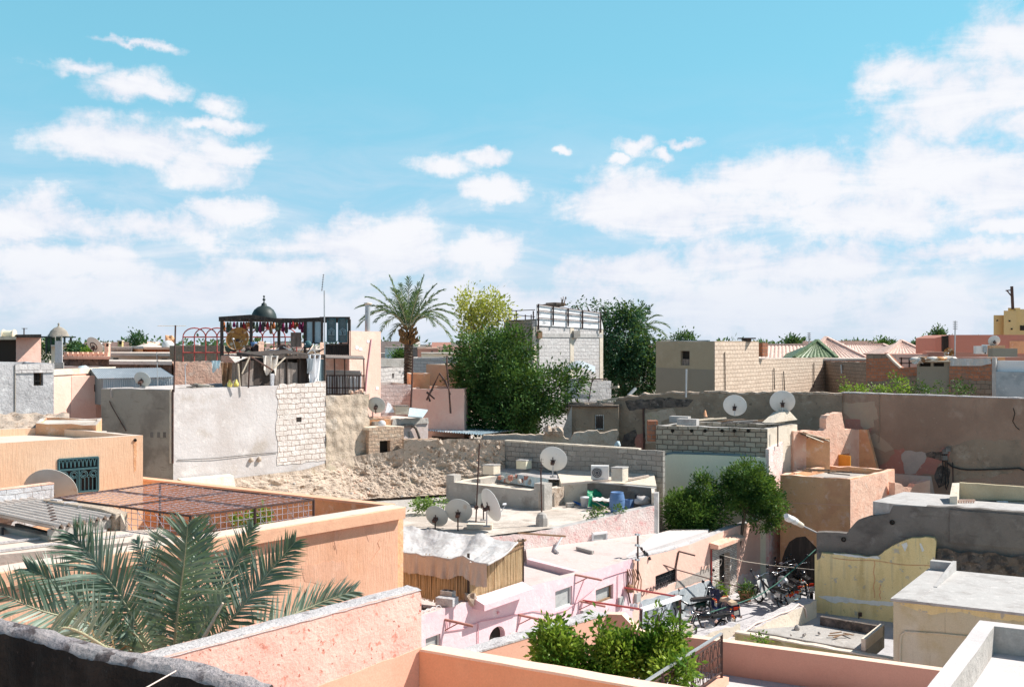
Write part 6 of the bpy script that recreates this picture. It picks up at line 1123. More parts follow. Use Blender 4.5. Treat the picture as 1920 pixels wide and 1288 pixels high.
def hiproof(name,label,x0,x1,ye,xa,ya,Y,mat,dep=6.,wallm='salmon',ridge=None):
 T=Thing(name,label,'roof house');a,b=P(x0,ye,Y),P(x1,ye,Y);b.z=a.z;mb=MB();c_,d_=b+Vector((0,dep,0)),a+Vector((0,dep,0))
 if ridge:r0,r1=P(ridge[0],ya,Y+dep/2),P(ridge[1],ya,Y+dep/2)
 else:r0=r1=P(xa,ya,Y+dep/2)
 r1.z=r0.z;N_=44
 mb.grid(lambda u,v:a.lerp(b,u).lerp(r0.lerp(r1,u),v)+UZ*.07*abs(math.sin(u*3.14159*max(8,(b-a).length/.34))),int(max(8,(b-a).length/.34))*4,1,0,False)
 mb.quad(b,c_,r1,r1);mb.quad(c_,d_,r0,r1);mb.quad(d_,a,r0,r0);T.part('roof',mb,M[mat])
 rb=MB()
 for p,q in((a,r0),(b,r1),(r0,r1)):
  if(p-q).length>.1:rb.bar(p+UZ*.06,q+UZ*.1,.3,.16)
 T.part('ridge_tiles',rb,M['tile']if mat=='tile' else M['tile_green'])
 wb=MB();wb.prism([a+Vector((.2,.3,0)),b+Vector((-.2,.3,0)),c_+Vector((-.2,-.2,0)),d_+Vector((.2,-.2,0))],0,a.z-.02);T.part('wall',wb,M[wallm]);return T
hiproof('long_tiled_house','long pinkish tiled roof, left of the green pyramid roof',1418,1560,674,0,648,82,'tile',7,ridge=(1425,1545))
hiproof('green_pyramid_house','small pyramid roof of green glazed tiles',1489,1569,671,1532,640,79,'tile_green',5)
hiproof('pink_pyramid_house','pink tiled pyramid roof right behind the green one',1510,1626,672,1549,634,86,'tile',6.5)
hiproof('ridge_tiled_house','long low pink tiled roof between the two pink pyramids',1570,1700,664,0,647,96,'tile',7,ridge=(1580,1655))
hiproof('far_pink_pyramid_house','pink tiled pyramid roof farther right, beside the cypress',1662,1742,664,1690,640,90,'tile',6)
hiproof('right_tiled_house','low pink tiled roof in front of the cypress',1716,1790,664,0,649,98,'tile',6,ridge=(1730,1790))
# == ROOF SHACK, BLACK PERGOLA, PINK TOWER on and behind the grey house
T=Thing('pink_tower_house','salmon pink tower-like house end with cables, left of the date palm','house')
a,b=P(655,621,48.5),P(714,624,50.5);b.z=a.z;PT=Pl(a,b)
house(T,[a,b,b+Vector((-.62,3.6,0)),a+Vector((-1.2,4,0))],0,.15,.2,M['salmon'],M['s_pink'],M['s_pink'],step=.8)
mb=MB();mb.tube([PT.p(x,y,.04)for x,y in((695,636),(692,660),(687,700),(684,740))],.03,4);T.part('cable',mb,M['pink_iron'])
for px,py in((669,652),(676,655),(707,728),(690,640)):mb=MB();u,z=PT.uz(px,py);slab(mb,PT,rag([(u-.12,z-.05),(u+.1,z-.06),(u+.12,z+.05),(u-.1,z+.08)],.04,.1,True),(),.01,.015);T.part('plaster_patch',mb,M['white_paint'])
T=Thing('flue_pipe','pale flue pipe standing on the pink tower roof','pipe');mb=MB();mb.tube([P(689,622,50),P(689.5,572,50)],.13,8);T.part('pipe',mb,M['steel']);mb=MB();mb.lathe([(.13,0),(.2,.04),(.2,.1),(0,.14)],P(690,572,50),8);T.part('cowl',mb,M['cream_white'])
flatbox('terrace_base_house','pink terrace house under the black pergola',415,660,666,48.5,49.5,6,'s_pink','tr_floor',cat='house',par=.0)
flatbox('pink_shed_house','pink wall house behind the antenna and the fallen rods',326,420,680,46,47,4,'s_pink','concrete')
flatbox('brown_stub_house','brown grey stub house behind the tall rooftop antenna',318,420,648,62,62,3,'old_wall','concrete')
T=Thing('black_pergola','black timber pergola with a dark onion dome, hung with dyed wool','pergola');Yp=48.6
def bp_(x,y,dy=0):return P(x,y,Yp+dy)
for px,yb,dy in((416,668,0),(471,668,0),(523,668,2.6),(572,668,0),(603,668,0),(655,668,0),(640,660,2.6),(416,668,2.6)):mb=MB();mb.bar(bp_(px,yb,dy),bp_(px,599,dy),.13);T.part('post',mb,M['wood_dark'])
for a_,b_,dy in(((411,598),(470,594),0),((470,594),(530,603),0),((530,602),(600,599),0),((600,598),(656,598),0),((411,599),(656,602),2.6)):mb=MB();mb.bar(bp_(*a_,dy),bp_(*b_,dy),.16,.2);T.part('beam',mb,M['wood_dark'])
for k in range(15):mb=MB();px=418+16.5*k;mb.bar(bp_(px,598.5,-.2),bp_(px+rnd(-2,2),600,2.9),.07);T.part('rafter',mb,M['wood_dark'])
mb=MB();cq=bp_(495,600,1.3);mb.lathe([(.62,0),(.62,.1),(.58,.3),(.47,.5),(.3,.64),(.14,.7),(.13,.74),(.12,.8),(.04,.86),(.02,.92),(.07,.97),(.07,1.03),(.02,1.08),(.02,1.1),(.05,1.14),(.05,1.18),(.0,1.22)],cq,20);dm=T.part('dome',mb,M['dome'])
mb=MB();mb.box(cq,(1.5,1.5,.14));T.part('dome_base',mb,M['wood_dark'])
for x0,x1,yt,yb,mt in((574,587,602,644,'glass_panel'),(589,603,602,644,'glass_panel'),(614,629,598,641,'glass_dark'),(635,650,598,641,'glass_dark')):
 mb=MB();mb.quad(bp_(x0,yb,-.1),bp_(x1,yb,-.1),bp_(x1,yt,-.1),bp_(x0,yt,-.1));w_=T.part('glazed_panel',mb,M[mt]);mb=MB()
 for p,q in(((x0,yb),(x1,yb)),((x1,yb),(x1,yt)),((x1,yt),(x0,yt)),((x0,yt),(x0,yb))):mb.bar(bp_(*p,-.12),bp_(*q,-.12),.07,.06)
 T.part('frame',mb,M['teal' if mt=='glass_dark' else 'wood_dark'],w_)
 if mt=='glass_dark':
  mb=MB();xm=(x0+x1)/2
  for s_ in(5.5,4,2.2):mb.tube([bp_(xm-s_,628,-.16),bp_(xm-s_,619+(5.5-s_),-.16),bp_(xm,616+(5.5-s_)*1.2-1,-.16),bp_(xm+s_,619+(5.5-s_),-.16),bp_(xm+s_,628,-.16),bp_(xm-s_,628,-.16)],.015,4)
  T.part('moulding',mb,M['glass_panel'],w_)
for k in range(12):mb=MB();px=613+k*3.6;mb.tube([bp_(px,666,-.1),bp_(px,646,-.1)],.02,4);T.part('baluster',mb,M['iron_black'])
mb=MB();mb.bar(bp_(608,646,-.1),bp_(655,646,-.1),.08);mb.bar(bp_(608,655,0),bp_(655,655,0),.06,.5);T.part('parapet_board',mb,M['wood_dark'])
cols=['cloth_green','cloth_red','cloth_mag','cloth_orange','wood_dark','cloth_green','wood_brown','wood_dark'];wl={'cloth_green':'dull green','cloth_red':'dark red','cloth_mag':'magenta','cloth_orange':'rust orange','wood_dark':'blackish','wood_brown':'brown'}
random.seed(5);wc_={};xs=[420,427,432,439,445,452,457,462,466,476,482,488,493,497,502,508,513,519,526,531,537,544,549,553,557,562,567]
for i,px in enumerate(xs):
 cm='cloth_mag' if px>560 or px==544 else cols[(i*5+3)%len(cols)];ln_=rnd(.26,.6);mb=MB();q=bp_(px,601,rnd(-.15,.4))
 mb.tube([q,q-UZ*.06],.012,4);mb.lathe([(0,0),(.05,-.03),(.075,-.5*ln_),(.085,-.85*ln_),(.04,-ln_),(0,-ln_)],q-UZ*.06,7)
 single('wool_hank',f'{ordn[wc_.setdefault(cm, 0)]} {wl[cm]} wool hank from the left on the black pergola beam','wool hank',mb,M[cm],'wool hanks hanging from the pergola, '+wl[cm]);wc_[cm]+=1
T=Thing('brick_pillar','pink brick pillar between the pergola posts','pillar');mb=MB();mb.prism([PX(485,47.6,0),PX(495,47.8,0),PX(495,48.1,0),PX(485,47.9,0)],9.0,P(0,640,47.7).z);T.part('pillar',mb,M['s_pink'])
T=Thing('brick_pillar','pink pillar under the glazed panels','pillar');mb=MB();mb.prism([PX(600,47.6,0),PX(609,47.8,0),PX(609,48.1,0),PX(600,47.9,0)],9.0,P(0,642,47.7).z);T.part('pillar',mb,M['s_pink'])
T=Thing('grey_board','square grey board standing on the pergola terrace','board');mb=MB();mb.box(P(555,637,49.8),(.52,.05,.72));T.part('board',mb,M['wood'])
T=Thing('blue_tub','blue plastic tub on the pergola terrace beside the post','tub');mb=MB();mb.lathe([(.0,0),(.12,0),(.16,.22),(.15,.22),(.1,.02),(0,.02)],P(476,650,48),12);T.part('tub',mb,M['barrel'])
T=Thing('blue_crate','low blue crate among the junk on the pergola terrace','crate');mb=MB();mb.box(P(515,657,48),(.42,.25,.08));T.part('crate',mb,M['barrel'])
T=Thing('teal_dish','small teal dish leaning below the glazed panels','satellite dish');mb=MB();mb.lathe([(0,.06),(.12,.04),(.19,0),(.12,.05),(0,.07)],P(577,646,47.9),16,Matrix.Rotation(R(85),3,'X'));T.part('reflector',mb,M['teal'])
for k in range(26):
 mb=MB();x0=rnd(500,600);mb.bar(P(x0,rnd(655,666),rnd(46.5,48)),P(x0+rnd(-22,22),rnd(644,664),rnd(46.5,48)),.035)
 if k==0:JT=Thing('chair_frames','tangle of metal chair frames and sticks on the pergola terrace','junk')
 JT.part('rod',mb,M[['iron','steel','wood_dark','steel'][k%4]])
T=Thing('dark_clutter','dark heap of bundled goods under the left of the pergola','junk')
for k in range(14):mb=MB();mb.blob(P(rnd(420,540),rnd(650,666),rnd(47.2,49.5)),rnd(.12,.28),7,k,.7,sm=False);T.part('bundle',mb,M[random.choice(['wood_dark','wood_dark','cloth_green','iron','wood_brown'])])
T=Thing('red_arch_frame','red iron frame with a row of round arches, behind the black pergola','frame');Y=58
mb=MB()
for k in range(11):px=343+k*21.3;mb.tube([P(px,700 if k<4 else 668,Y),P(px,632,Y)],.035,4)
for yy in(632,661):mb.tube([P(343,yy,Y),P(556,yy,Y)],.035,4)
T.part('rail',mb,M['red_iron'])
for k in range(9):mb=MB();x0=343+k*21.3;mb.tube([P(x0+21.3-21.3*math.cos(q),632-17*math.sin(q),Y)for q in[j*math.pi/10 for j in range(11)]],.035,4);T.part('arch',mb,M['red_iron'])
T=Thing('plank_shack','rickety shack of grey planks and sheets on the edge of the grey house roof','shack')
SH=Pl(GB.w(GB.uz(425,725)[0],0,-.5),GB.w(GB.uz(608,718)[0],0,-.5));zr0=zG-.02
def sq(x,y,o=0):return SH.p(x,y,o)
def panel(x0,x1,yt,yb,mt,o=0,name='plank_panel'):
 mb=MB();slab(mb,SH,rag([SH.uz(x0,yb),SH.uz(x1,yb),SH.uz(x1,yt),SH.uz(x0,yt)],.015,.3,True),(),.05,o);T.part(name,mb,M[mt])
for x0,x1,yt,mt in((436,448,680,'wood'),(449,462,678,'wood'),(462,476,676,'wood'),(476,486,676,'wood_dark'),(486,512,680,'wood_dark'),(513,524,678,'wood'),(524,536,679,'wood'),(538,548,679,'wood'),(548,558,680,'wood'),(559,578,674,'wood_dark'),(578,594,672,'cloth_white'),(594,608,673,'corr_blue')):panel(x0,x1,yt,724-(x0-436)*.04,mt,rnd(-.03,.03))
panel(512,608,664,672,'wood_dark',.05,'header_board')
for px in(450,512,536,561,576,607):mb=MB();mb.bar(sq(px,724,.06),sq(px,666,.06),.07);T.part('post',mb,M['wood_dark'])
mb=MB();rz_=SH.uz(520,668)[1];us0=SH.uz(503,668)[0];mb.prism([SH.w(us0,0,.25),SH.w(SH.L,0,.25),SH.w(SH.L,0,-2.2),SH.w(us0,0,-2.2)],rz_-.1,[rz_-.02,rz_+.02,rz_+.25,rz_+.15]);T.part('roof',mb,M['wood_dark'])
mb=MB();mb.prism([SH.w(us0,0,-.2),SH.w(SH.L-.1,0,-.2),SH.w(SH.L-.1,0,-2.),SH.w(us0,0,-2.)],zr0,rz_-.12);T.part('inner_wall',mb,M['void'])
for k in range(22):mb=MB();x0=rnd(505,596);mb.bar(SH.p(x0,rnd(664,668),-rnd(-.2,1.5)),SH.p(x0+rnd(8,22),rnd(663,668),-rnd(-.2,1.5)),.07,.03);T.part('roof_stick',mb,M[random.choice(['wood_dark','wood','wood_brown','pale_stick'])])
def drape(name,label,x0,x1,yt,yb,mt,o=.15,tat=.3,cat='cloth',fold=5):
 T=Thing(name,label,cat);mb=MB()
 mb.grid(lambda u,v:sq(x0+(x1-x0)*(u+.12*v*math.sin(u*6)),yt+(yb-yt)*v*(1-tat*(.5+.5*math.sin(u*17+1))),o+.08*math.sin(u*fold*3+v*2)),26,16);T.part('cloth',mb,M[mt])
drape('white_hide','torn white hide hanging over the shack and down the wall',571,594,665,722,'cloth_white',.22,.25)
drape('brown_white_hide','brown and white patched hide draped on the shack front',487,515,667,704,'tarp_dirty',.2,.3)
drape('dark_rug','dark mottled rug hanging on the shack beside the white hide',566,578,672,700,'cement',.3,.2)
drape('white_strip','long white strip of hide hanging below the patched hide',499,506,700,728,'cloth_white',.25,.1)
drape('brown_carpet','dark brown carpet bundle at the left end of the shack',411,432,680,726,'wood_brown',.1,.3)
drape('grey_rag','pale grey rag hanging at the far left of the shack',396,412,676,699,'tarp_pale',.0,.4)
T=Thing('awning_sheet','pale striped sheet stretched like a tent over the left of the shack','sheet');mb=MB();A_,B_,C_,D_=sq(424,680,.6),sq(446,667,.8),sq(506,671,0),sq(446,668,-.6)
mb.grid(lambda u,v:A_.lerp(B_,u).lerp(D_.lerp(C_,u),v),10,6);T.part('sheet',mb,M['tarp_dirty'])
for a_,b_ in(((424,682),(430,724)),((446,667),(446,726)),((446,667),(492,694)),((446,668),(434,700)),((512,670),(494,690))):mb=MB();mb.bar(sq(*a_,.8),sq(*b_,.7),.05);T.part('pole',mb,M['pale_stick' if a_[1]!=667 else 'iron'])
for i,px in enumerate((435,447)):mb=MB();mb.lathe([(0,0),(.09,0),(.1,.12),(.06,.2),(.035,.24),(.05,.27),(0,.28)],GB.w(GB.uz(px,728)[0],zG,-.15),10);single('yellow_jug',['left','right'][i]+' one of two yellow jugs on the grey house roof edge','jug',mb,M['yellow_plastic'],'yellow jugs on the roof edge')
T=Thing('fallen_rods','pile of pale rods lying on the grey house roof','rods')
for k in range(7):mb=MB();mb.bar(P(350+3*k,727-rnd(0,8),41+rnd(0,1)),P(385+3*k,727-rnd(0,4),40.6+rnd(0,1)),.05);T.part('rod',mb,M['cream_white' if k%2 else 'wood'])
T=Thing('iron_balcony','rusty iron balcony cage with white canes behind, right end of the shack','balcony');Yc=45
mb=MB()
for k in range(12):px=612+k*6.2;mb.tube([P(px,740,Yc),P(px,704,Yc)],.018,4)
T.part('baluster',mb,M['iron'])
mb=MB()
for yy in(704,727,739):mb.bar(P(611,yy,Yc),P(684,yy,Yc),.05)
T.part('rail',mb,M['iron'])
for px in(628,647,683):mb=MB();mb.bar(P(px,740,Yc),P(px-1,671,Yc),.05);T.part('post',mb,M['iron'])
mb=MB();mb.hexa([P(610,672,Yc-.4),P(684,674,Yc-.4),P(680,669,Yc+1.6),P(610,667,Yc+1.6),P(610,670.5,Yc-.4),P(684,672,Yc-.4),P(680,667,Yc+1.6),P(610,665,Yc+1.6)]);T.part('roof',mb,M['wood'])
for k in range(20):mb=MB();px=613+k*3.3;mb.bar(P(px,738,Yc+.5),P(px+rnd(-1,1),704+rnd(-2,4),Yc+.5),.09,.04);T.part('cane',mb,M['cloth_white' if k%3 else 'wood'])
mb=MB();mb.bar(P(612,696,Yc+1.5),P(676,697,Yc+1.5),.15,.1);mb.prism([PX(612,Yc+1.6,0),PX(678,Yc+1.6,0),PX(678,Yc+1.9,0),PX(612,Yc+1.9,0)],7.6,P(0,697,Yc+1.6).z);T.part('back_wall',mb,M['white_roof'])
for k in range(9):mb=MB();mb.blob(P(rnd(655,684),rnd(733,741),Yc-.1),rnd(.08,.16),7,k,.7,sm=False);T.part('rubble',mb,M[random.choice(['s_pink','rubble'])])
# == PLANTS
random.seed(11)
def frond(pts,n=64,ll=.42,lw=.022,mb=None,rb=None,droop=.25,vee=.35,tipf=.35,rr=.018,bare=.12,m=0,jit=.18,upv=None,abase=.95):
 """pts: control points of the rachis; leaflets both sides"""
 pts=[Vector(p)for p in pts];K=28
 def cr(t):
  s_=t*(len(pts)-1);i=min(int(s_),len(pts)-2);f=s_-i;p0=pts[max(i-1,0)];p1=pts[i];p2=pts[i+1];p3=pts[min(i+2,len(pts)-1)]
  return.5*((2*p1)+(p2-p0)*f+(2*p0-5*p1+4*p2-p3)*f*f+(3*p1-p0-3*p2+p3)*f**3)
 rb.tube([cr(k/K)for k in range(K+1)],rr,5,rr*.2)
 L0=(cr(.5)-cr(.49)).length*100
 for k in range(n):
  t=bare+(1-bare)*(k+.5)/n;p=cr(t);tg=(cr(min(1,t+.01))-cr(max(0,t-.01))).normalized()
  uq=upv or UZ;up=uq-tg*tg.dot(uq);up=up.normalized()if up.length>.1 else Vector((0,-1,0));sd=tg.cross(up).normalized()
  prof=min(1,.35+3.2*(t-bare))*(1-max(0,(t-.55)/.45)**1.6*(1-tipf));ang=abase-.58*t
  for s_ in(-1,1):
   d=(tg*math.cos(ang)+sd*s_*math.sin(ang)+up*vee+Vector((rnd(-jit,jit),rnd(-jit,jit),rnd(-jit,jit)))).normalized();ln=ll*prof*rnd(.82,1.1)
   w_=(tg*.8+up*rnd(-.5,.5)).normalized()*lw*rnd(.8,1.15);mid=p+d*ln*.45;tip=p+d*ln-UZ*droop*ln*rnd(.4,1)
   mb.add([p-w_*.35,p+w_*.35,mid+w_*.5,mid-w_*.5,tip],[(0,1,2,3),(3,2,4)],m)
T=Thing('young_date_palm','large young date palm with grey green fronds, bottom left between two walls','palm')
random.seed(21);base=P(306,1262,12.2)
FR=[([(-95,1060),(60,1138),(190,1178),(285,1255)],(10.8,11.2,11.7,12.2),.62),([(52,1066),(120,1100),(205,1165),(288,1255)],(12.6,12.5,12.3,12.2),.56),([(138,1002),(185,1062),(240,1140),(298,1250)],(12.2,12.0,12.0,12.2),.68),([(256,1012),(275,1070),(290,1140),(305,1250)],(14.,13.5,12.9,12.3),.34),
([(292,1000),(290,1060),(296,1140),(308,1250)],(14.2,13.6,12.9,12.3),.34),([(352,985),(346,1050),(334,1140),(322,1255)],(11.4,11.5,11.8,12.2),.7),([(378,985),(368,1050),(350,1140),(325,1255)],(13.4,13.2,12.8,12.3),.5),
([(474,988),(440,1060),(395,1140),(335,1255)],(12.9,12.9,12.6,12.3),.42),([(553,1016),(500,1078),(435,1160),(345,1270)],(12.6,12.6,12.4,12.3),.52),([(662,1108),(590,1134),(500,1180),(350,1290)],(13.9,13.7,13.2,12.4),.5),([(100,1205),(96,1178),(140,1180),(200,1215),(285,1275)],(6.6,7.4,8.6,10,12),.42),
([(236,1195),(240,1182),(262,1200),(296,1262)],(11.2,11.4,11.8,12.2),.3),([(420,1120),(400,1150),(370,1190),(320,1262)],(11.6,11.7,11.9,12.2),.36)]
for i,(pp,ys,ll)in enumerate(FR):
 mb,rb=MB(),MB();frond([P(x,y,Y)for(x,y),Y in zip(pp,ys)][::-1],78 if i<11 else 46,ll,.036,mb,rb,droop=.14,vee=.22,rr=.02,bare=.1,jit=.13,upv=Vector((rnd(-.3,.3),-.85,.5)),abase=1.12)
 f_=T.part('frond',mb,M['palm_near']);T.part('rib',rb,M['palm_rib'],f_)
for pp,ys,ll in(([(30,1205),(120,1190),(210,1215),(290,1262)],(9.5,10.2,11,12.1),.34),([(470,1228),(430,1205),(380,1215),(325,1268)],(11.4,11.6,11.9,12.2),.3)):
 mb,rb=MB(),MB();frond([P(x,y,Y)for(x,y),Y in zip(pp,ys)][::-1],40,ll,.03,mb,rb,droop=.5,vee=-.1,bare=.1,jit=.25,upv=Vector((0,-.85,.5)),abase=1.);f_=T.part('dry_frond',mb,M['dead_frond'],label='dry brown frond');T.part('rib',rb,M['palm_rib'],f_)
mb=MB();mb.tube([P(352,1262,11.8),P(385,1190,11.6),P(418,1130,11.5)],.035,6,.015);T.part('dry_stalk',mb,M['pale_stick'])
tb=MB();tb.tube([base-UZ*4,base-UZ*.9,base],.32,12,.24);T.part('trunk',tb,M['bark_palm'])
def palm(name,label,px,pyc,Y,trunk_base,fr,ll,tr=.24,boots=True,n=44,lw=.06,lean=0):
 T=Thing(name,label,'palm tree');c=P(px,pyc,Y);tb=MB();b0=P(px+lean,trunk_base,Y)
 K=60;tb.grid(lambda u,v:b0.lerp(c,v)+Vector((math.cos(u*6.283),math.sin(u*6.283),0))*(tr*(1.18-.25*v)*(1+.12*math.sin(v*170+3*math.sin(u*19))+(.0 if v<.93 else(v-.93)*5))),14,K*2,0,False);T.part('trunk',tb,M['bark_palm'])
 if boots:
  bb=MB()
  for k in range(70):a_=rnd(0,6.28);z_=rnd(-.75,.15);d=Vector((math.cos(a_),math.sin(a_),0));p=c+UZ*z_+d*tr*.9;bb.hexa([p+Vector((-.04,-.04,0)),p+Vector((.04,-.04,0)),p+Vector((.04,.04,0)),p+Vector((-.04,.04,0))]+[p+d*rnd(.18,.4)+UZ*rnd(.1,.35)+q for q in(Vector((-.03,-.03,0)),Vector((.03,-.03,0)),Vector((.03,.03,0)),Vector((-.03,.03,0)))])
  T.part('leaf_boots',bb,M['dead_frond'])
 for i,(tx,ty,sag,dy)in enumerate(fr):
  tip=P(tx,ty,Y)+Vector((0,dy,0));d=tip-c;mid=c+d*.5+UZ*sag*d.length;q=c+d*.22+UZ*sag*d.length*.75;mb,rb=MB(),MB()
  frond([c+d*.04,q,mid,c+d*.8+UZ*sag*.6*d.length,tip],n,ll,lw,mb,rb,droop=.35,vee=.2,rr=.035,bare=.16,jit=.2);f_=T.part('frond',mb,M['palm_far']);T.part('rib',rb,M['palm_rib'],f_)
 return T
random.seed(8)
palm('date_palm','tall date palm with a feathery round crown and dark trunk, left of centre',766,622,57,770,[(730,518,.04,0),(763,519,.0,.8),(795,518,.03,0),(700,536,.1,-.4),(815,534,.1,.5),(687,557,.14,.3),(832,545,.14,-.5),(670,577,.2,0),(846,572,.2,.4),(682,600,.3,-.9),(855,595,.28,.6),(668,612,.34,.8),(852,620,.34,-.5),(846,640,.4,.9),(712,604,.3,-1.6),(818,612,.34,-1.7),(745,530,.02,1.4),(780,528,.02,1.5),(742,545,.1,-1.5),(792,548,.1,-1.5),(722,560,.16,1.6),(812,560,.16,1.7),(700,575,.2,1.8),(835,600,.3,1.5),(730,634,.42,.6),(750,548,.05,-1.),(776,545,.05,1.),(708,622,.36,1.4)],.62)
palm('palm','palm crown showing behind the dark green tree, centre right',1190,640,74,760,[(1186,572,.05,0),(1206,566,.03,.5),(1222,574,.1,0),(1238,592,.2,.6),(1250,612,.28,-.4),(1252,634,.34,.3),(1215,588,.1,1),(1232,620,.3,1),(1172,580,.1,0),(1160,600,.2,1),(1225,640,.4,0),(1198,580,.05,-1)],.8,.28,False,36)
T=Thing('far_palm','tiny distant palm on the skyline right of the date palm','palm tree');c=P(838,650,190);tb=MB();tb.tube([P(838,700,190),c],.16,5);T.part('trunk',tb,M['bark']);mb=MB()
for k in range(26):a_=k*.7;d=Vector((math.cos(a_),math.sin(a_),rnd(-.3,.6)));mb.add([c,c+d*.6+Vector((0,0,.12)),c+d*1.-UZ*.25,c+d*.6-UZ*.1],[(0,1,2,3)])
T.part('crown',mb,M['palm_far'])
def crown(mb,ells,n,ls,clump=.35,per=14,shell=.6,flat=0.,droop=0.,seed=1):
 """many small leaf faces gathered in clumps through the crown's volume"""
 random.seed(seed);vol=[e[1][0]*e[1][1]*e[1][2]for e in ells];tot=sum(vol);k=0
 for e,v in zip(ells,vol):
  m_=max(3,int(n*v/tot/per));c=Vector(e[0]);r=e[1]
  for i in range(m_):
   th=rnd(0,6.283);z=rnd(-1,1);s_=math.sqrt(1-z*z);rad=(shell+(1-shell)*random.random()**.5)if random.random()<.85 else rnd(.2,.7)
   dn=Vector((s_*math.cos(th),s_*math.sin(th),z));rad*=1+.16*noise.noise(dn*2.3+c);cc=c+Vector((dn.x*r[0],dn.y*r[1],dn.z*r[2]))*rad;cr_=clump*rnd(.6,1.25)
   for j in range(int(per*rnd(.5,1.5))):
    o_=Vector((random.gauss(0,.5),random.gauss(0,.5),random.gauss(0,.45)))*cr_;p=cc+o_
    d=(dn*.7+o_.normalized()*.8+Vector((rnd(-.6,.6),rnd(-.6,.6),rnd(-.4,.7)-droop))).normalized();w_=d.cross(Vector((rnd(-1,1),rnd(-1,1),rnd(-.3,1)))).normalized();l=ls*rnd(.65,1.25);ww=w_*l*.24;up_=d.cross(w_)*l*.06
    mb.add([p,p+d*l*.5+ww+up_,p+d*l,p+d*l*.5-ww+up_],[(0,1,2),(0,2,3)])
def limbs(mb,base,tops,r,bend=.2):
 for t in tops:b=Vector(base);t=Vector(t);m1=b.lerp(t,.5)+Vector((rnd(-bend,bend),rnd(-bend,bend),0));mb.tube([b,b.lerp(m1,.5),m1,t],r,6,r*.3)
def el(px,py,Y,rx,ry,d=None):
 k=Y/F;return(P(px,py,Y),(rx*k,(d if d else rx)*k,ry*k))
def tree(name,label,Y,ells,n,ls,mat,trunk,r=.2,cat='tree',bark='bark',group=None,**kw):
 T=Thing(name,label,cat,group);b0,fk=trunk;tb=MB();b0=Vector(b0);fk=Vector(fk);tb.tube([b0,b0.lerp(fk,.5)+Vector((.06,.04,0)),fk],r,8,r*.7);limbs(tb,fk,[e[0]for e in ells],r*.55);T.part('trunk',tb,M[bark])
 mb=MB();crown(mb,ells,n,ls,**kw);T.part('crown',mb,M[mat]);return T
Y=53
tree('carob_tree','big dense dark green tree with a drooping right lobe, centre',Y,[el(925,695,Y,64,66),el(903,650,Y,38,28),el(960,655,Y,38,36),el(890,720,Y,42,62),el(960,745,Y,62,62),el(1020,735,Y-.5,44,46),el(1065,715,Y-.5,30,28),el(885,770,Y,38,36),el(1010,780,Y,40,26),el(940,785,Y,60,26),el(870,680,Y,22,34)],30000,.2,'leaf_tree',(P(940,850,Y),P(938,770,Y)),.3,seed=3,clump=.5,per=30,shell=.82)
Y=62
tree('yellow_tree','airy yellow green tree rising behind the big dark tree',Y,[el(882,570,Y,28,28),el(925,575,Y,28,26),el(905,592,Y,34,20),el(945,590,Y,16,22),el(868,592,Y,16,18),el(930,552,Y,12,8),el(895,625,Y,34,20)],3400,.22,'leaf_yellow',(P(895,760,Y),P(897,630,Y)),.16,seed=5,clump=.45,per=9,shell=.35)
Y=68
tree('dark_ash_tree','deep green drooping leafed tree right of the pale block building',Y,[el(1165,640,Y,46,62),el(1190,690,Y,42,56),el(1155,700,Y,32,48),el(1215,665,Y,28,44),el(1150,595,Y,26,24),el(1185,590,Y,26,22),el(1130,572,Y,10,8),el(1100,574,Y,14,6),el(1222,710,Y,18,34),el(1080,572,Y,7,4)],15000,.24,'leaf_blue',(P(1165,800,Y),P(1165,700,Y)),.25,seed=7,clump=.5,per=16,shell=.6,droop=.5)
Y=41.0
tree('orange_tree','left of two dark glossy orange trees by the pale green wall',Y,[el(1300,960,Y,40,36),el(1275,945,Y,26,24),el(1320,920,Y,22,28),el(1290,985,Y,34,16),el(1345,965,Y,22,32),el(1316,898,Y,11,12),el(1268,968,Y,18,20)],13500,.13,'leaf_dark',(P(1312,1060,Y),P(1308,985,Y)),.09,group='two trees by the green wall',seed=13,clump=.25,per=24,shell=.8)
Y=41.2
tree('orange_tree','right and taller of two dark glossy orange trees, casting leafy shade on the salmon wall',Y,[el(1402,905,Y,38,38),el(1425,925,Y,32,34),el(1370,915,Y,24,22),el(1445,945,Y,26,22),el(1432,972,Y,24,20),el(1400,940,Y,26,22),el(1452,985,Y,12,14),el(1356,905,Y,12,14)],14000,.13,'leaf_dark',(P(1378,1050,Y),P(1397,958,Y)),.09,group='two trees by the green wall',seed=17,clump=.25,per=24,shell=.8)
Y=19
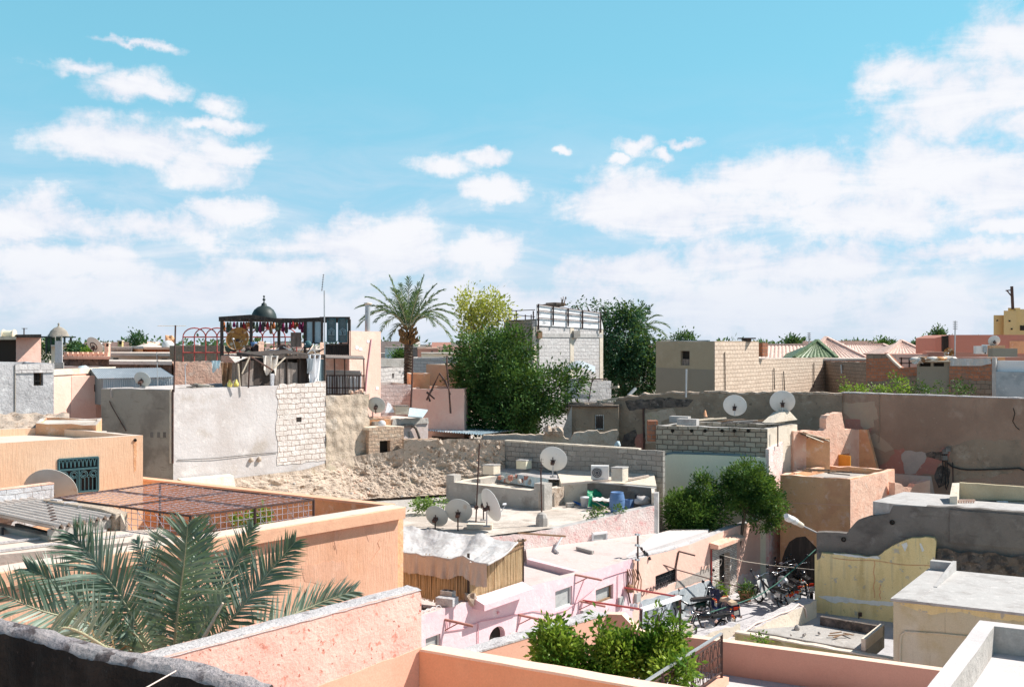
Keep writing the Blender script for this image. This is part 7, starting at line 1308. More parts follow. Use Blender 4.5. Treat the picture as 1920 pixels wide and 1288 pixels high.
for lab,ell,n_,sd in(('left of three leafy citrus shrubs over the terracotta parapet',[el(1040,1222,Y,44,44),el(1030,1190,Y,26,30),el(1075,1235,Y,36,36),el(1082,1190,Y,10,20),el(1052,1262,Y,50,26),el(1003,1235,Y,16,16),el(1018,1168,Y,5,14),el(1050,1180,Y,8,14)],3000,3),
('middle of three leafy citrus shrubs, with a tall shoot on its left',[el(1155,1235,Y,40,44),el(1128,1190,Y,14,36),el(1140,1260,Y,48,30),el(1180,1225,Y,30,40),el(1122,1162,Y,6,14),el(1165,1195,Y,12,18),el(1185,1186,Y,5,14)],2900,4),
('right of three leafy citrus shrubs, growing through the railing',[el(1240,1225,Y,42,44),el(1230,1170,Y,12,26),el(1262,1190,Y,22,28),el(1262,1262,Y-.6,42,28),el(1290,1240,Y-1,14,14),el(1205,1250,Y,30,32),el(1235,1150,Y,5,12),el(1270,1165,Y,6,12),el(1205,1200,Y,7,14)],3100,5)):
 T=Thing('citrus_shrub',lab,'shrub','leafy shrubs behind the terracotta parapet');c=ell[0][0];mb=MB();limbs(mb,(c.x,c.y,zf),[e[0]for e in ell]*2,.03,.15);T.part('stem',mb,M['bark']);mb=MB();crown(mb,ell,int(n_*1.35),.125,clump=.15,per=9,shell=.45,seed=sd);T.part('crown',mb,M['leaf_bright'])
def clump(name,label,cat,ells,n,ls,mat,seed,group=None,stem=True,**kw):
 T=Thing(name,label,cat,group);mb=MB();crown(mb,ells,n,ls,seed=seed,**kw);T.part('leaves',mb,M[mat])
 if stem:mb=MB();e=ells[0];limbs(mb,e[0]-UZ*e[1][2]*1.3,[q[0]for q in ells],.02,.05);T.part('stem',mb,M['bark'])
Y=50.5
clump('wall_shrub','low bright weeds at the left on top of the big brown wall','shrub',[el(1600,731,Y,24,6),el(1580,715,Y,5,5),el(1622,724,Y,6,10)],420,.14,'leaf_bright',2,'shrubs on the brown wall',clump=.2,per=7)
clump('wall_shrub','tallest shrub in the middle on top of the big brown wall','shrub',[el(1672,730,Y,30,6),el(1676,706,Y,11,12),el(1690,722,Y,16,14),el(1650,730,Y,18,6)],600,.15,'leaf_bright',3,'shrubs on the brown wall',clump=.22,per=8)
clump('wall_shrub','feathery shrub right of the tallest one on the big brown wall','shrub',[el(1725,730,Y,20,8),el(1722,720,Y,6,8),el(1745,732,Y,10,5)],380,.14,'leaf_tree',4,'shrubs on the brown wall',clump=.2,per=7)
clump('wall_shrub','small sprig in front of the grey shed on the big brown wall','shrub',[el(1761,724,Y,5,8),el(1768,735,Y,8,3)],110,.13,'leaf_tree',5,'shrubs on the brown wall',clump=.15,per=6)
clump('wall_shrub','rightmost shrub on top of the big brown wall','shrub',[el(1797,726,Y,9,11),el(1812,732,Y,12,5),el(1783,735,Y,6,4)],300,.14,'leaf_tree',6,'shrubs on the brown wall',clump=.2,per=7)
Y=39
clump('weed','green weeds in the middle of the roof terrace, left of the basin','weed',[el(795,945,Y,14,8),el(780,949,Y,10,5),el(806,950,Y,8,4)],420,.14,'weed',7,'weeds on the terrace',clump=.2,per=8)
clump('weed','dry pale weeds beside the basin wall on the terrace','weed',[el(828,944,Y,9,6)],140,.12,'weed',8,'weeds on the terrace',clump=.2,per=8)
clump('weed','dark weed tuft on the pink edge left of the barrel','weed',[el(1120,961,37.4,10,6),el(1097,969,37.2,3,3)],190,.11,'leaf_dark',9,'weeds on the terrace',clump=.16,per=8)
clump('weed','weed tuft growing in front of the blue barrel','weed',[el(1160,954,37.8,10,4)],120,.11,'leaf_tree',10,'weeds on the terrace',clump=.16,per=8)
clump('yard_plant','fresh green sprig on the mossy wall of the yard','plant',[el(1427,1198,28.4,9,10),el(1406,1203,28.6,4,3)],170,.11,'leaf_bright',11,clump=.14,per=7)
clump('grille_vine','green vine under the iron grille','plant',[el(460,978,23.6,24,6),el(490,964,23.4,14,9)],420,.12,'leaf_bright',12,clump=.16,per=8)
def pot(name,label,px,py,Y,r,hgt,ell,mat,sd):
 T=Thing(name,label,'potted plant');b=P(px,py,Y);mb=MB();mb.lathe([(0,0),(r*.7,0),(r,hgt),(r*1.1,hgt),(r*1.1,hgt*.85),(r*.9,hgt*.85),(0,hgt*.85)],b,14);T.part('pot',mb,M['terracotta'])
 mb=MB();crown(mb,ell,700,.1,seed=sd,clump=.15,per=9,shell=.4);T.part('leaves',mb,M[mat])
pot('potted_shrub','round dark shrub in a terracotta pot right of the stone framed door',1398,1127,39.4,.28,.36,[el(1400,1108,39.3,13,14)],'leaf_tree',31)
pot('potted_vine','loose green plant left of the stone framed door',1350,1128,39.2,.15,.2,[el(1347,1106,39.2,12,9),el(1355,1116,39.2,7,10),el(1341,1094,39.2,5,4)],'leaf_bright',32)
for lab,px,py,Y,rx,ry,mt in(('small dark tree on the far left skyline',255,640,120,7,12,'leaf_blue'),('rounded tree beside the domed pavilion',86,655,88,14,14,'leaf_tree'),('bright bush behind the crenellated terrace',140,655,70,9,9,'leaf_tree'),('second bush behind the crenellated terrace',152,662,68,8,7,'leaf_blue'),
('broad plant under the big left dish',170,664,66,7,6,'leaf_bright'),('green bush left of the date palm trunk in the distance',748,668,110,8,6,'leaf_tree'),('low hedge line right of the date palm trunk',830,668,150,22,4,'leaf_tree'),('tree top over the beige house roof',1280,635,95,16,6,'leaf_blue'),
('small bush above the long tiled roof',1485,642,130,6,5,'leaf_blue'),('tree behind the ridge roof near the far pyramid',1655,648,140,15,5,'leaf_tree'),('dark cypress beside the big red building',1759,638,92,7,17,'leaf_blue'),('tiny tree at the right of the far pyramid roof',1722,650,130,6,4,'leaf_blue')):
 clump('far_tree',lab,'tree',[el(px,py,Y,rx,ry),el(px+rx*.3,py-ry*.3,Y,rx*.6,ry*.7)],900 if 'cypress' not in lab else 2200,Y*.0028,mt,int(px),None,True,clump=Y*.006,per=9)
 # == DISHES, POLES, VEHICLES
random.seed(31)
def dish(label,px,py,rp,Y,f,mast,mat='dish_back',sq=1.,group='satellite dishes on the roofs',ring=False):
 f=Vector(f).normalized();r=rp/F*Y;c=P(px,py,Y);T=Thing('satellite_dish',label,'satellite dish',group)
 z=f;x=UZ.cross(z).normalized();y=z.cross(x);Mx=Matrix((x,y,z)).transposed();d_=.2*r
 mb=MB();pf=[(r*k/10,d_*((k/10)**2-1))for k in range(11)];pb_=[(r*k/10,d_*((k/10)**2-1)-.012)for k in range(10,-1,-1)]
 mb.lathe([pf[10],(r*1.015,.004),(r*1.015,-.014),pb_[0]],c,40,Mx);mb.lathe(pf,c,40,Mx);mb.lathe(pb_,c,40,Mx);T.part('reflector',mb,M[mat])
 mb=MB();bk=c-z*(d_+.02);lo=bk-y*r*.25-z*.1;mb.box(bk-y*r*.1-z*.05,(.14,.1,.3),M=Mx@Matrix.Rotation(0,3,'X'));mb.tube([bk-y*r*.3,bk+y*r*.25],.018,5);mb.tube([bk-x*r*.2,bk+x*r*.2],.018,5)
 if ring:mb.tube([c-z*(d_*.8+.03)+(x*math.cos(q)+y*math.sin(q))*r*.42 for q in[k*math.pi/10 for k in range(21)]],.03,5)
 T.part('bracket',mb,M['iron']);mb=MB();mz=lo.z-mast;mb.tube([lo,Vector((lo.x,lo.y,mz))],.028,6);T.part('mast',mb,M['iron' if mat!='dish_white' else 'steel'])
 mb=MB();ft=c-y*r*.98;fo=c+z*r*.95-y*r*.35;mb.tube([ft,fo],.015,5);T.part('feed_arm',mb,M['steel']);mb=MB();mb.tube([fo,fo-z*.12+y*.04],.035,8);T.part('receiver',mb,M['bucket'])
 if ring is False and mast>.3:mb=MB();mb.box(Vector((lo.x,lo.y,mz)),(.24,.24,.03));T.part('foot',mb,M['white_roof'])
 return T
AW=(.3,.86,.4)
dish('smallest of three grey dishes at the front of the roof terrace',819,967,22,36.0,AW,.32)
dish('middle darker grey dish of the three at the front of the terrace',860,957,25.5,35.8,(.12,.9,.42),.62)
dish('white oval dish turned sideways at the front of the terrace',921,946,32,35.6,(.80,.48,.3),.52,'dish_white')
dish('grey dish half hidden behind the white oval dish',909,940,18,37.6,AW,.5)
dish('pale dish on a rusty mast standing on the raised basin',1038,860,25.5,41.6,(.22,.88,.4),.5,'dish_white')
dish('left of two white dishes on the block hut roof',1378,760,21.5,45.2,AW,.22,'dish_white')
dish('right of two white dishes on the block hut roof',1467,753,23,44.6,(.2,.88,.42),.25,'dish_white')
dish('small grey dish beside the rubble wall, above the rust shed',706,759,16.5,45.2,(.1,.92,.4),.2)
dish('very large grey dish behind the blockwork parapet, left edge',95,922,48,26.4,(-.12,.9,.38),.3)
dish('grey dish on the edge of the big grey house, before the metal shed',267,711,15.5,39.6,(.1,.9,.42),.12)
dish('rust streaked dish facing the viewer above the shack',445,635,22,43.5,(-.12,-.93,.32),.25,'dish_rust')
dish('big distant dish with a dark ring mount, left skyline',178,647,17.5,62,(.35,.8,.55),.4,'dish_back',ring=True)
dish('small pale dish in front of the big red building',1864,639,10.5,62,(.2,.9,.4),.3,'dish_white')
dish('small rusty dish above the grey shed on the right',1779,661,9,58,(-.5,-.8,.2),.3,'dish_rust')
T=Thing('dish_plinth','brown block under the small pale dish by the red building','plinth');mb=MB();mb.box(P(1868,663,62),(.8,.6,1.));T.part('block',mb,M['s_orange']);mb=MB();mb.box(P(1880,661,61.5),(1.5,.6,.5));T.part('step',mb,M['beige_low'])
def yagi(T,p,d,n,L,eln,rr=.012,mt='iron'):
 mb=MB();d=Vector(d).normalized();s_=d.cross(UZ).normalized()if abs(d.z)<.8 else Vector((1,0,0));mb.tube([p-d*L/2,p+d*L/2],rr*1.3,4)
 for k in range(n):q=p+d*L*((k+.5)/n-.5);mb.tube([q-s_*eln,q+s_*eln],rr,4)
 T.part('yagi',mb,M[mt])
def mastobj(label,pts,r,mt='iron',name='antenna',cat='antenna',yg=None):
 T=Thing(name,label,cat);mb=MB();mb.tube(pts,r,6);T.part('pole',mb,M[mt])
 if yg:yagi(T,*yg)
 return T
T=mastobj('thin tall antenna pole on a plinth left of the oval dish',[P(892,985,36.8),P(899,832,36.8)],.03);mb=MB();mb.box(P(893,951,36.7),(.14,.1,.12));T.part('clamp',mb,M['iron'])
mastobj('antenna pole set in a rounded concrete block on the terrace',[P(1016,976,36.6),P(1014,880,36.6)],.03,yg=(P(1015,872,36.6),(.05,0,1),5,.5,.08,.006))
mastobj('tall dark antenna pole with a yagi at the corner of the grey house',[P(326,735,37.4),P(329,610,37.4)],.03,yg=(P(322,611,37.4),(1,.2,0),7,1.0,.04,.008,'cream_white'))
mastobj('very tall thin antenna beside the black pergola',[P(609,745,44.5),P(608,545,44.5)],.028,'steel',yg=(P(605,530,44.5),(.1,0,1),10,.75,.04,.008))
mastobj('grey antenna mast on the old wall right of the block wall',[P(1286,745,50),P(1287,692,50)],.05,'steel')
mastobj('thin antenna on the tiled roofs',[P(1517,660,84),P(1517,628,84)],.05,'steel',yg=(P(1517,630,84),(0,0,1),4,.6,.15,.02))
mastobj('antenna in front of the big red building',[P(1790,690,66),P(1791,603,66)],.04,'steel',yg=(P(1791,610,66),(0,0,1),5,.6,.15,.015))
mastobj('far left rooftop antenna',[P(45,632,70),P(45,615,70)],.04,yg=(P(46,616,70),(1,0,0),3,.4,.08,.015))
mastobj('short antenna on the grey big house roof',[P(296,728,40.5),P(294,660,40.5)],.014,'steel',yg=(P(295,672,40.5),(0,0,1),4,.3,.05,.008))
mastobj('white pipe frame on the grey house roof',[P(348,722,42),P(347,684,42),P(350,683,42)],.02,'bucket','pipe_stand','pipe')
T=Thing('utility_pole','rusty iron service pole with cables on the pink house front','pole');b=FA.p(1190,1086,.12);t_=Vector((b.x,b.y,FA.uz(1191,999)[1]));mb=MB();mb.bar(b,t_,.08,.05);T.part('pole',mb,M['iron'])
for py in(1002,1022,1049):mb=MB();q=Vector((b.x,b.y,FA.uz(1191,py)[1]));mb.bar(q-UA*.15+UZ*.05,q+UA*.1,.07);T.part('bracket',mb,M['cement'])
mb=MB()
for k in range(6):x=1172+4*k;mb.tube([FA.p(x,1066,.08),FA.p(x+3,1085,.15),FA.p(x+(k%3)*3,1104,.07)],.018,4)
T.part('cable',mb,M['wood_brown']);mb=MB();mb.lathe([(0,0),(.12,0),(.12,.22),(0,.22)],FA.p(1174,1108,.15),10);T.part('junction_box',mb,M['wood_brown'])
def cable(label,pts,r,mt,name='overhead_cable'):T=Thing(name,label,'cable');mb=MB();mb.tube(pts,r,5);T.part('cable',mb,M[mt]);return T
A_,B_=t_-UZ*.35,P(1434,1112,40.0)
T=cable('dark cable sagging from the iron pole across the doorway',[A_,P(1208,1037,35.0),P(1225,1052,35.4),P(1270,1068,36.4),P(1335,1086,38),P(1390,1101,39.2),B_],.022,'iron')
mb=MB();[mb.tube([P(1202+5*k,1026+6*k,34.9),P(1204+5*k,1031+6*k,34.9)],.05,6)for k in range(4)];T.part('insulator',mb,M['cable'])
cable('green cable running down from the street lamp corner',[P(1529,1030,38.5),P(1505,1052,38),P(1480,1074,37.6),P(1455,1095,37.2),P(1420,1118,36.6),P(1380,1132,36),P(1330,1148,35.2),P(1302,1162,34.8)],.022,'cable_green')
cable('thin pale line strung across the street above the motorcycles',[P(1345,1038,39.6),P(1395,1052,40),P(1450,1060,40.5),P(1531,1068,38.6)],.012,'cream_white')
T=Thing('street_lamp','white street lamp on a slanting arm above the parked motorcycles','street lamp');a_,e_=P(1533,999,38.2),P(1504,985,37.2);mb=MB();mb.tube([a_,e_],.03,6);T.part('arm',mb,M['steel'])
tip=P(1474,967,36.4);mb=MB();m1=e_.lerp(tip,.42);mb.tube([e_,e_.lerp(m1,.5),m1],.09,10,.11);T.part('housing',mb,M['cream_white']);mb=MB();mb.tube([m1,m1.lerp(tip,.35),m1.lerp(tip,.75),tip],.13,12,.1);mb.blob(m1.lerp(tip,.55)-UZ*.02,.17,12,1,0,sc=(1.3,1.3,.7));T.part('lamp_bowl',mb,M['lamp_glass'])
T=Thing('air_conditioner','white outdoor air conditioner with a round fan, on the cream rooftop block','air conditioner');q=P(1125,899,41.5);Y=41.5;n_=Vector((-.12,-.99,0));mb=MB();mb.box(q+UZ*.3,(.72,.3,.56),-.12);T.part('casing',mb,M['ac_white'])
Mf=Matrix((Vector((.99,-.12,0)),UZ,n_)).transposed();mb=MB();mb.lathe([(0,.0),(.2,0),(.215,-.01)],q+UZ*.3+n_*.157-Vector((.12,0,0)),24,Mf);T.part('fan',mb,M['ac_dark'])
mb=MB();[mb.tube([q+UZ*.3+n_*.162-Vector((.12,0,0))+Mf@Vector((r_*math.cos(t),r_*math.sin(t),0))for t in[j*.3142 for j in range(21)]],.006,4)for r_ in(.08,.14,.2)];T.part('grille',mb,M['ac_white']);mb=MB();mb.box(q+UZ*.0,(.6,.34,.04),-.12);T.part('foot',mb,M['iron'])
T=Thing('roof_air_conditioner','distant white air conditioner pair by the big red building','air conditioner');mb=MB();mb.box(P(1837,656,64),(.6,.4,.5));T.part('casing',mb,M['ac_white']);mb=MB();mb.box(P(1850,655,64),(.45,.4,.6));T.part('casing',mb,M['ac_white']);mb=MB();mb.box(P(1847,655,63.75),(.25,.03,.4));T.part('grille',mb,M['cement'])
def fl(px,py,h=6.55):return G(px,py,h)
T=Thing('blue_barrel','large blue plastic barrel at the right of the roof terrace','barrel');q=fl(1157,961);mb=MB();mb.lathe([(0,0),(.24,0),(.27,.1),(.3,.35),(.3,.5),(.27,.7),(.24,.78),(.25,.8),(.23,.8),(.2,.74),(0,.74)],q,20);T.part('barrel',mb,M['barrel']);mb=MB();[mb.lathe([(.29,z_),(.312,z_+.02),(.29,z_+.04)],q,20)for z_ in(.22,.5)];T.part('hoop',mb,M['barrel'])
T=Thing('blue_bin','small open blue container beside the blue barrel','bin');q=fl(1180,956);mb=MB();mb.lathe([(0,0),(.15,0),(.19,.42),(.17,.42),(.13,.05),(0,.05)],q,4,sm=False);T.part('bin',mb,M['barrel'])
T=Thing('white_bucket','white plastic bucket in front of the green tarpaulin','bucket');q=fl(1096,950);mb=MB();mb.lathe([(0,0),(.14,0),(.17,.36),(.18,.36),(.18,.4),(0,.41)],q,16);T.part('bucket',mb,M['bucket'])
T=Thing('green_tarpaulin','crumpled green tarpaulin heaped against the basin end','tarpaulin');mb=MB();mb.grid(lambda u,v:fl(1100+48*u,950-2*u)+Vector((.1*v,.5*v,(.62*(1-.45*u))*math.sin(min(1,v*1.3)*1.57)+.14*noise.noise(Vector((u*5,v*5,1)))+.07*noise.noise(Vector((u*14,v*12,4))))),34,20);T.part('sheet',mb,M['tarp_green'])
mb=MB();mb.grid(lambda u,v:fl(1112+36*u,938+4*u,6.1+.2*u)+Vector((0,.15+.3*v,.1*math.sin(v*4)+.1*noise.noise(Vector((u*5,v*5,8))))),18,8);T.part('white_edge',mb,M['tarp_white'])
T=Thing('blue_cloth','bright blue plastic cloth on the terrace floor left of the bucket','cloth');mb=MB();mb.grid(lambda u,v:fl(1072+22*u,944+7*u-4*v)+UZ*(.12*(1-u)+.08*noise.noise(Vector((u*6,v*6,2)))),14,8);T.part('cloth',mb,M['tarp_blue'])
T=Thing('concrete_block','small concrete block beside the blue cloth','block');mb=MB();mb.box(fl(1069,950)+UZ*.08,(.3,.2,.16),.3);T.part('block',mb,M['concrete'])
T=Thing('stuffed_bag','pale pink and dark plastic bag at the right corner of the terrace','bag');mb=MB();mb.blob(fl(1204,960)+UZ*.46,.25,12,3,.5,sc=(1.3,1,.7));T.part('bag',mb,M['tarp_white']);mb=MB();mb.blob(fl(1196,960)+UZ*.56,.14,9,5,.5);T.part('tie',mb,M['cloth_dark'])
T=Thing('broom_stick','pale stick lying in front of the green tarpaulin','stick');mb=MB();mb.bar(fl(1104,946)+UZ*.3,fl(1140,956)+UZ*.04,.035);T.part('stick',mb,M['pale_stick'])
T=Thing('cloth_bundle','pale blue cloth bundle on the garden wall beyond the terrace','bundle');mb=MB();mb.blob(P(1157,834,46.8),.16,9,6,.5,sc=(.9,1,1.3));T.part('bundle',mb,M['tarp_pale'])
T=Thing('laundry_line','washing line with a dark towel and a pale cloth on the right roof','laundry');LL=Pl(P(1836,938,37.4),P(1925,939,36.8));mb=MB();mb.tube([LL.p(1828,938),LL.p(1925,939)],.012,4);T.part('line',mb,M['cable'])
for x0,x1,yb,mt in((1838,1868,949,'cloth_dark'),(1870,1890,953,'cloth_white')):mb=MB();mb.grid(lambda u,v:LL.p(x0+(x1-x0)*u,938+(yb-938)*v,.05*math.sin(u*12)*v),14,5);T.part('cloth',mb,M[mt])
T=Thing('roof_railing','short cream railing beside the laundry on the right roof','railing');
for k in range(10):mb=MB();px=1784+4.6*k;mb.bar(P(px,948,36.9),P(px,938,36.9),.045);T.part('baluster',mb,M['s_pink'])
mb=MB();mb.bar(P(1782,938,36.9),P(1828,938,36.9),.06);T.part('rail',mb,M['s_pink'])
T=Thing('roof_debris_pile','small dark pile of rags on the whitewashed right roof','rags');[T.part('rag',MB().blob(P(px,py,38.5),.12,7,px,.7,sm=False,sc=(1.6,1,.4)),M['dark_grey_r'])for px,py in((1735,938),(1744,936),(1782,940))]
T=Thing('cane_shelter','shelter of dry canes with a translucent plastic roof and hanging flap','shelter');cb=FA.w(FA.uz(881,1118)[0],0,-.05);ct=FA.w(FA.uz(983,1099)[0],0,-.05);z0c,z1c=3.0,4.22
FC=Pl(cb-UB*6,cb);SC=Pl(cb,ct);random.seed(4)
for pl_,L0,nm in((FC,FC.L,'front_canes'),(SC,SC.L,'side_canes')):
 mb=MB();k=0;u=0.
 while u<L0:r_=rnd(.008,.016);mb.tube([pl_.w(u,z0c+rnd(-.08,.05),rnd(-.012,.012)),pl_.w(u+rnd(-.03,.03),z1c-.1+rnd(-.06,.12)+(.0 if pl_ is FC else.25*u/L0),rnd(-.012,.012))],r_,5,cap=False);u+=r_*1.75
 T.part(nm,mb,M['cane'])
mb=MB();slab(mb,FC,[(0,z0c),(FC.L-.02,z0c),(FC.L-.02,z1c-.2),(0,z1c-.2)],(),.02,-.03);slab(mb,SC,[(.02,z0c),(SC.L,z0c),(SC.L,z1c+.1),(.02,z1c-.15)],(),.02,-.03);T.part('lining',mb,M['wood_brown'])
for q in(cb,ct):mb=MB();mb.bar(q+UZ*2.7,q+UZ*(z1c+.2),.07);T.part('post',mb,M['wood_dark'])
mb=MB();mb.bar(SC.w(.9,z1c-.02,.03),SC.w(SC.L+.1,z1c+.16,.03),.05,.05);mb.bar(SC.w(1.1,z1c-.14,.03),SC.w(SC.L,z1c+.02,.03),.04,.04);mb.bar(SC.w(SC.L-.3,z1c+.42,.05),SC.w(SC.L+1.3,z1c+.14,.6),.05);T.part('beam',mb,M['wood_brown'])
e0_,e1_=P(700,1030,28.6),P(914,1058,26.45);b0_,b1_=P(690,976,31.4),P(970,1017,28.3)
def roofp(u,v):
 q=e0_.lerp(e1_,u).lerp(b0_.lerp(b1_,u),v);s_=-.12*math.sin(v*3.14)*(.6+.5*math.sin(u*19));
 return q+UZ*(s_+.05*noise.noise(Vector((u*14,v*5,1)))+.03*abs(noise.noise(Vector((u*30,v*9,6))))+(.12*max(0,math.sin((u-.72)*22))*(1 if.7<u<.86 else 0)))
mb=MB();mb.grid(roofp,150,34);T.part('plastic_roof',mb,M['tarp_white'])
def flap(u,v):
 q=roofp(u,0);L=.50+.02*math.sin(u*23)+(.1*max(0,(u-.8)*5));fo=.05*math.sin(u*55+2*math.sin(u*9))*v+.03*math.sin(u*130)*v
 return q+FC.n.to_3d()*(.03+fo+.05*v)-UZ*(L*v)
mb=MB();mb.grid(flap,170,10);T.part('plastic_flap',mb,M['tarp_flap'])
mb=MB();mb.tube([roofp(u/20,0)+UZ*.01 for u in range(21)],.03,6);mb.tube([roofp(1,v/8)for v in range(9)],.035,6);T.part('edge_roll',mb,M['tarp_white'])
T=Thing('hollow_block','hollow concrete block on top of the junk in front of the canes','block');q=P(840,1113,26.6);mb=MB();mb.box(q,(.36,.2,.18),-.5);T.part('block',mb,M['concrete']);mb=MB();[mb.box(q+Vector((dx,-.5*dx,.092)),(.1,.1,.01),-.5)for dx in(-.08,.08)];T.part('hole',mb,M['void'])
T=Thing('broken_slab','grey broken slab under the hollow block in front of the canes','slab');mb=MB();mb.box(P(838,1126,26.4),(.5,.34,.2),-.4);T.part('slab',mb,M['grey_rough'])
T=Thing('rubbish_heap','dark heap of soil and rags along the foot of the canes','rubbish')
for k in range(34):mb=MB();u=rnd(FC.L-3.6,FC.L-.1);mb.blob(FC.w(u,2.72,rnd(.1,.6)),rnd(.07,.17),7,k,.8,sm=False,sc=(1.2,1.2,.8));T.part('lump',mb,M[random.choice(['wood_dark','wood_brown','rubble','wood_dark','dark_stone'])])
T=Thing('wire_loops','row of small white wire loops on the pink house edge','wire');[T.part('loop',MB().tube([FA.w(FA.uz(797+10*k,1145)[0]+.14*math.cos(t),3.12+.16*math.sin(t),-.1)for t in[j*.35 for j in range(10)]],.008,4),M['bucket'])for k in range(4)]
T=Thing('loose_pipe','grey pipe lying bent on the roof below the flaking pink wall','pipe');mb=MB();mb.tube([W1P.p(1052,1004,.1),G(1040,1030,7.1),G(1046,1036,7.12)],.045,6);T.part('pipe',mb,M['steel'])
T=Thing('grey_beam','grey beam lying on the whitish roof','beam');mb=MB();mb.bar(G(1082,1027,7.1),G(1112,1035,7.1),.1);T.part('beam',mb,M['concrete'])
T=Thing('awning_frame','goal-shaped iron awning frame with a white top bar standing in the street','frame');f0,f1=P(1202,1143,29.5),P(1275,1119,32.2)  # frame of an awning, tied to the house wall by rods
for q in(f0,f1):mb=MB();mb.bar(q,Vector((q.x,q.y,0)),.07);T.part('post',mb,M['iron'])
mb=MB();mb.bar(f0,f1,.12,.1);T.part('crossbar',mb,M['white_paint']);mb=MB();mb.bar(f0+UZ*.02,FA.p(1092,1125,.02),.05);mb.bar(f1,FA.p(1170,1101,.02),.05);T.part('tie_rod',mb,M['red_iron'])
T=Thing('hung_cloths','three white cloths hanging at the left end of the street frame','laundry');[T.part('cloth',MB().grid(lambda u,v:P(x0+7*u,1131+(14-k*2)*v,30.6)+Vector((0,.05*math.sin(u*6),0)),6,4),M['cloth_white'])for k,x0 in enumerate((1181,1189,1198))]
T=Thing('wrought_iron_railing','dark wrought iron railing with curling bars, bottom right of the shrubs','railing');h=5.72;r0,r1=G(1353,1187,h),G(1190,1290,h);zt=ZC-h;zb_=zt-.82
Lr=(r1-r0).length;dr_=(r1-r0)/Lr
def rp(u,z):return Vector((r0.x+dr_.x*u,r0.y+dr_.y*u,z))
mb=MB();mb.bar(rp(0,zt),rp(Lr,zt),.05,.035);T.part('top_rail',mb,M['steel']);mb=MB();mb.bar(rp(0,zt-.1),rp(Lr,zt-.1),.02);mb.bar(rp(0,zb_+.06),rp(Lr,zb_+.06),.03);T.part('lower_rail',mb,M['iron'])
for u in(0,Lr*.38,Lr*.72):mb=MB();mb.bar(rp(u,zt+.01),rp(u,zb_-.05),.045);T.part('post',mb,M['iron'])
mb=MB();k=0;u=.12
while u<Lr:
 for s_ in(-1,1):mb.tube([rp(u+s_*.11*(1-abs(2*t-1))**.7*(1 if k%2 else.5)+s_*.01,zb_+.06+(zt-.16-zb_)*t)for t in[j/8 for j in range(9)]],.008,4)
 for zz in(zt-.2,zt-.42,zb_+.2):mb.tube([rp(u-.06+.12*j/6,zz+.03*math.sin(j*1.05))for j in range(7)],.012,4)
 u+=.2;k+=1
T.part('scrollwork',mb,M['iron'])
mb=MB();mb.bar(rp(-.1,zb_-.12),rp(Lr,zb_-.12),.22,.14);single('railing_kerb','salmon kerb under the wrought iron railing','kerb',mb,M['pink_smooth'])
T=Thing('low_street_wall','low cream street wall with broken grey top, below the parked mopeds','wall')
for(x0,y0),(x1,y1),hh in(((1262,1180),(1300,1170),9.1),((1296,1200),(1388,1168),9.0)):
 q,r=G(x0,y0,hh),G(x1,y1,hh);pl_=Pl(q,r);mb=MB();slab(mb,pl_,[(0,0),(pl_.L,0)]+rag([(pl_.L,ZC-hh),(0,ZC-hh)],.04,.2),(),.3)
 for i,f in enumerate(mb.f):
  v=[Vector(mb.v[k])for k in f];n=(v[1]-v[0]).cross(v[2]-v[0])
  if n.length>0 and abs(n.normalized().z)>.4:mb.m[i]=1
 T.part('wall',mb,[M['cream_white'],M['mortar_cap']])
def wheel(T,x,r,wd,dark='rubber'):
 Mw=Matrix.Rotation(R(90),3,'X');mb=MB();mb.lathe([(r-.05,wd/2*.7),(r-.015,wd/2),(r,0),(r-.015,-wd/2),(r-.05,-wd/2*.7)],(x,0,r),20,Mw);w_=T.part('wheel',mb,M[dark])
 mb=MB();mb.lathe([(r-.05,wd*.3),(r-.07,0),(r-.05,-wd*.3)],(x,0,r),20,Mw);mb.lathe([(.05,.05),(.05,-.05)],(x,0,r),8,Mw)
 for k in range(10):a_=k*.628;mb.tube([Vector((x,0,r)),Vector((x+(r-.06)*math.cos(a_),0,r+(r-.06)*math.sin(a_)))],.004,3)
 T.part('rim',mb,M['steel'],w_)
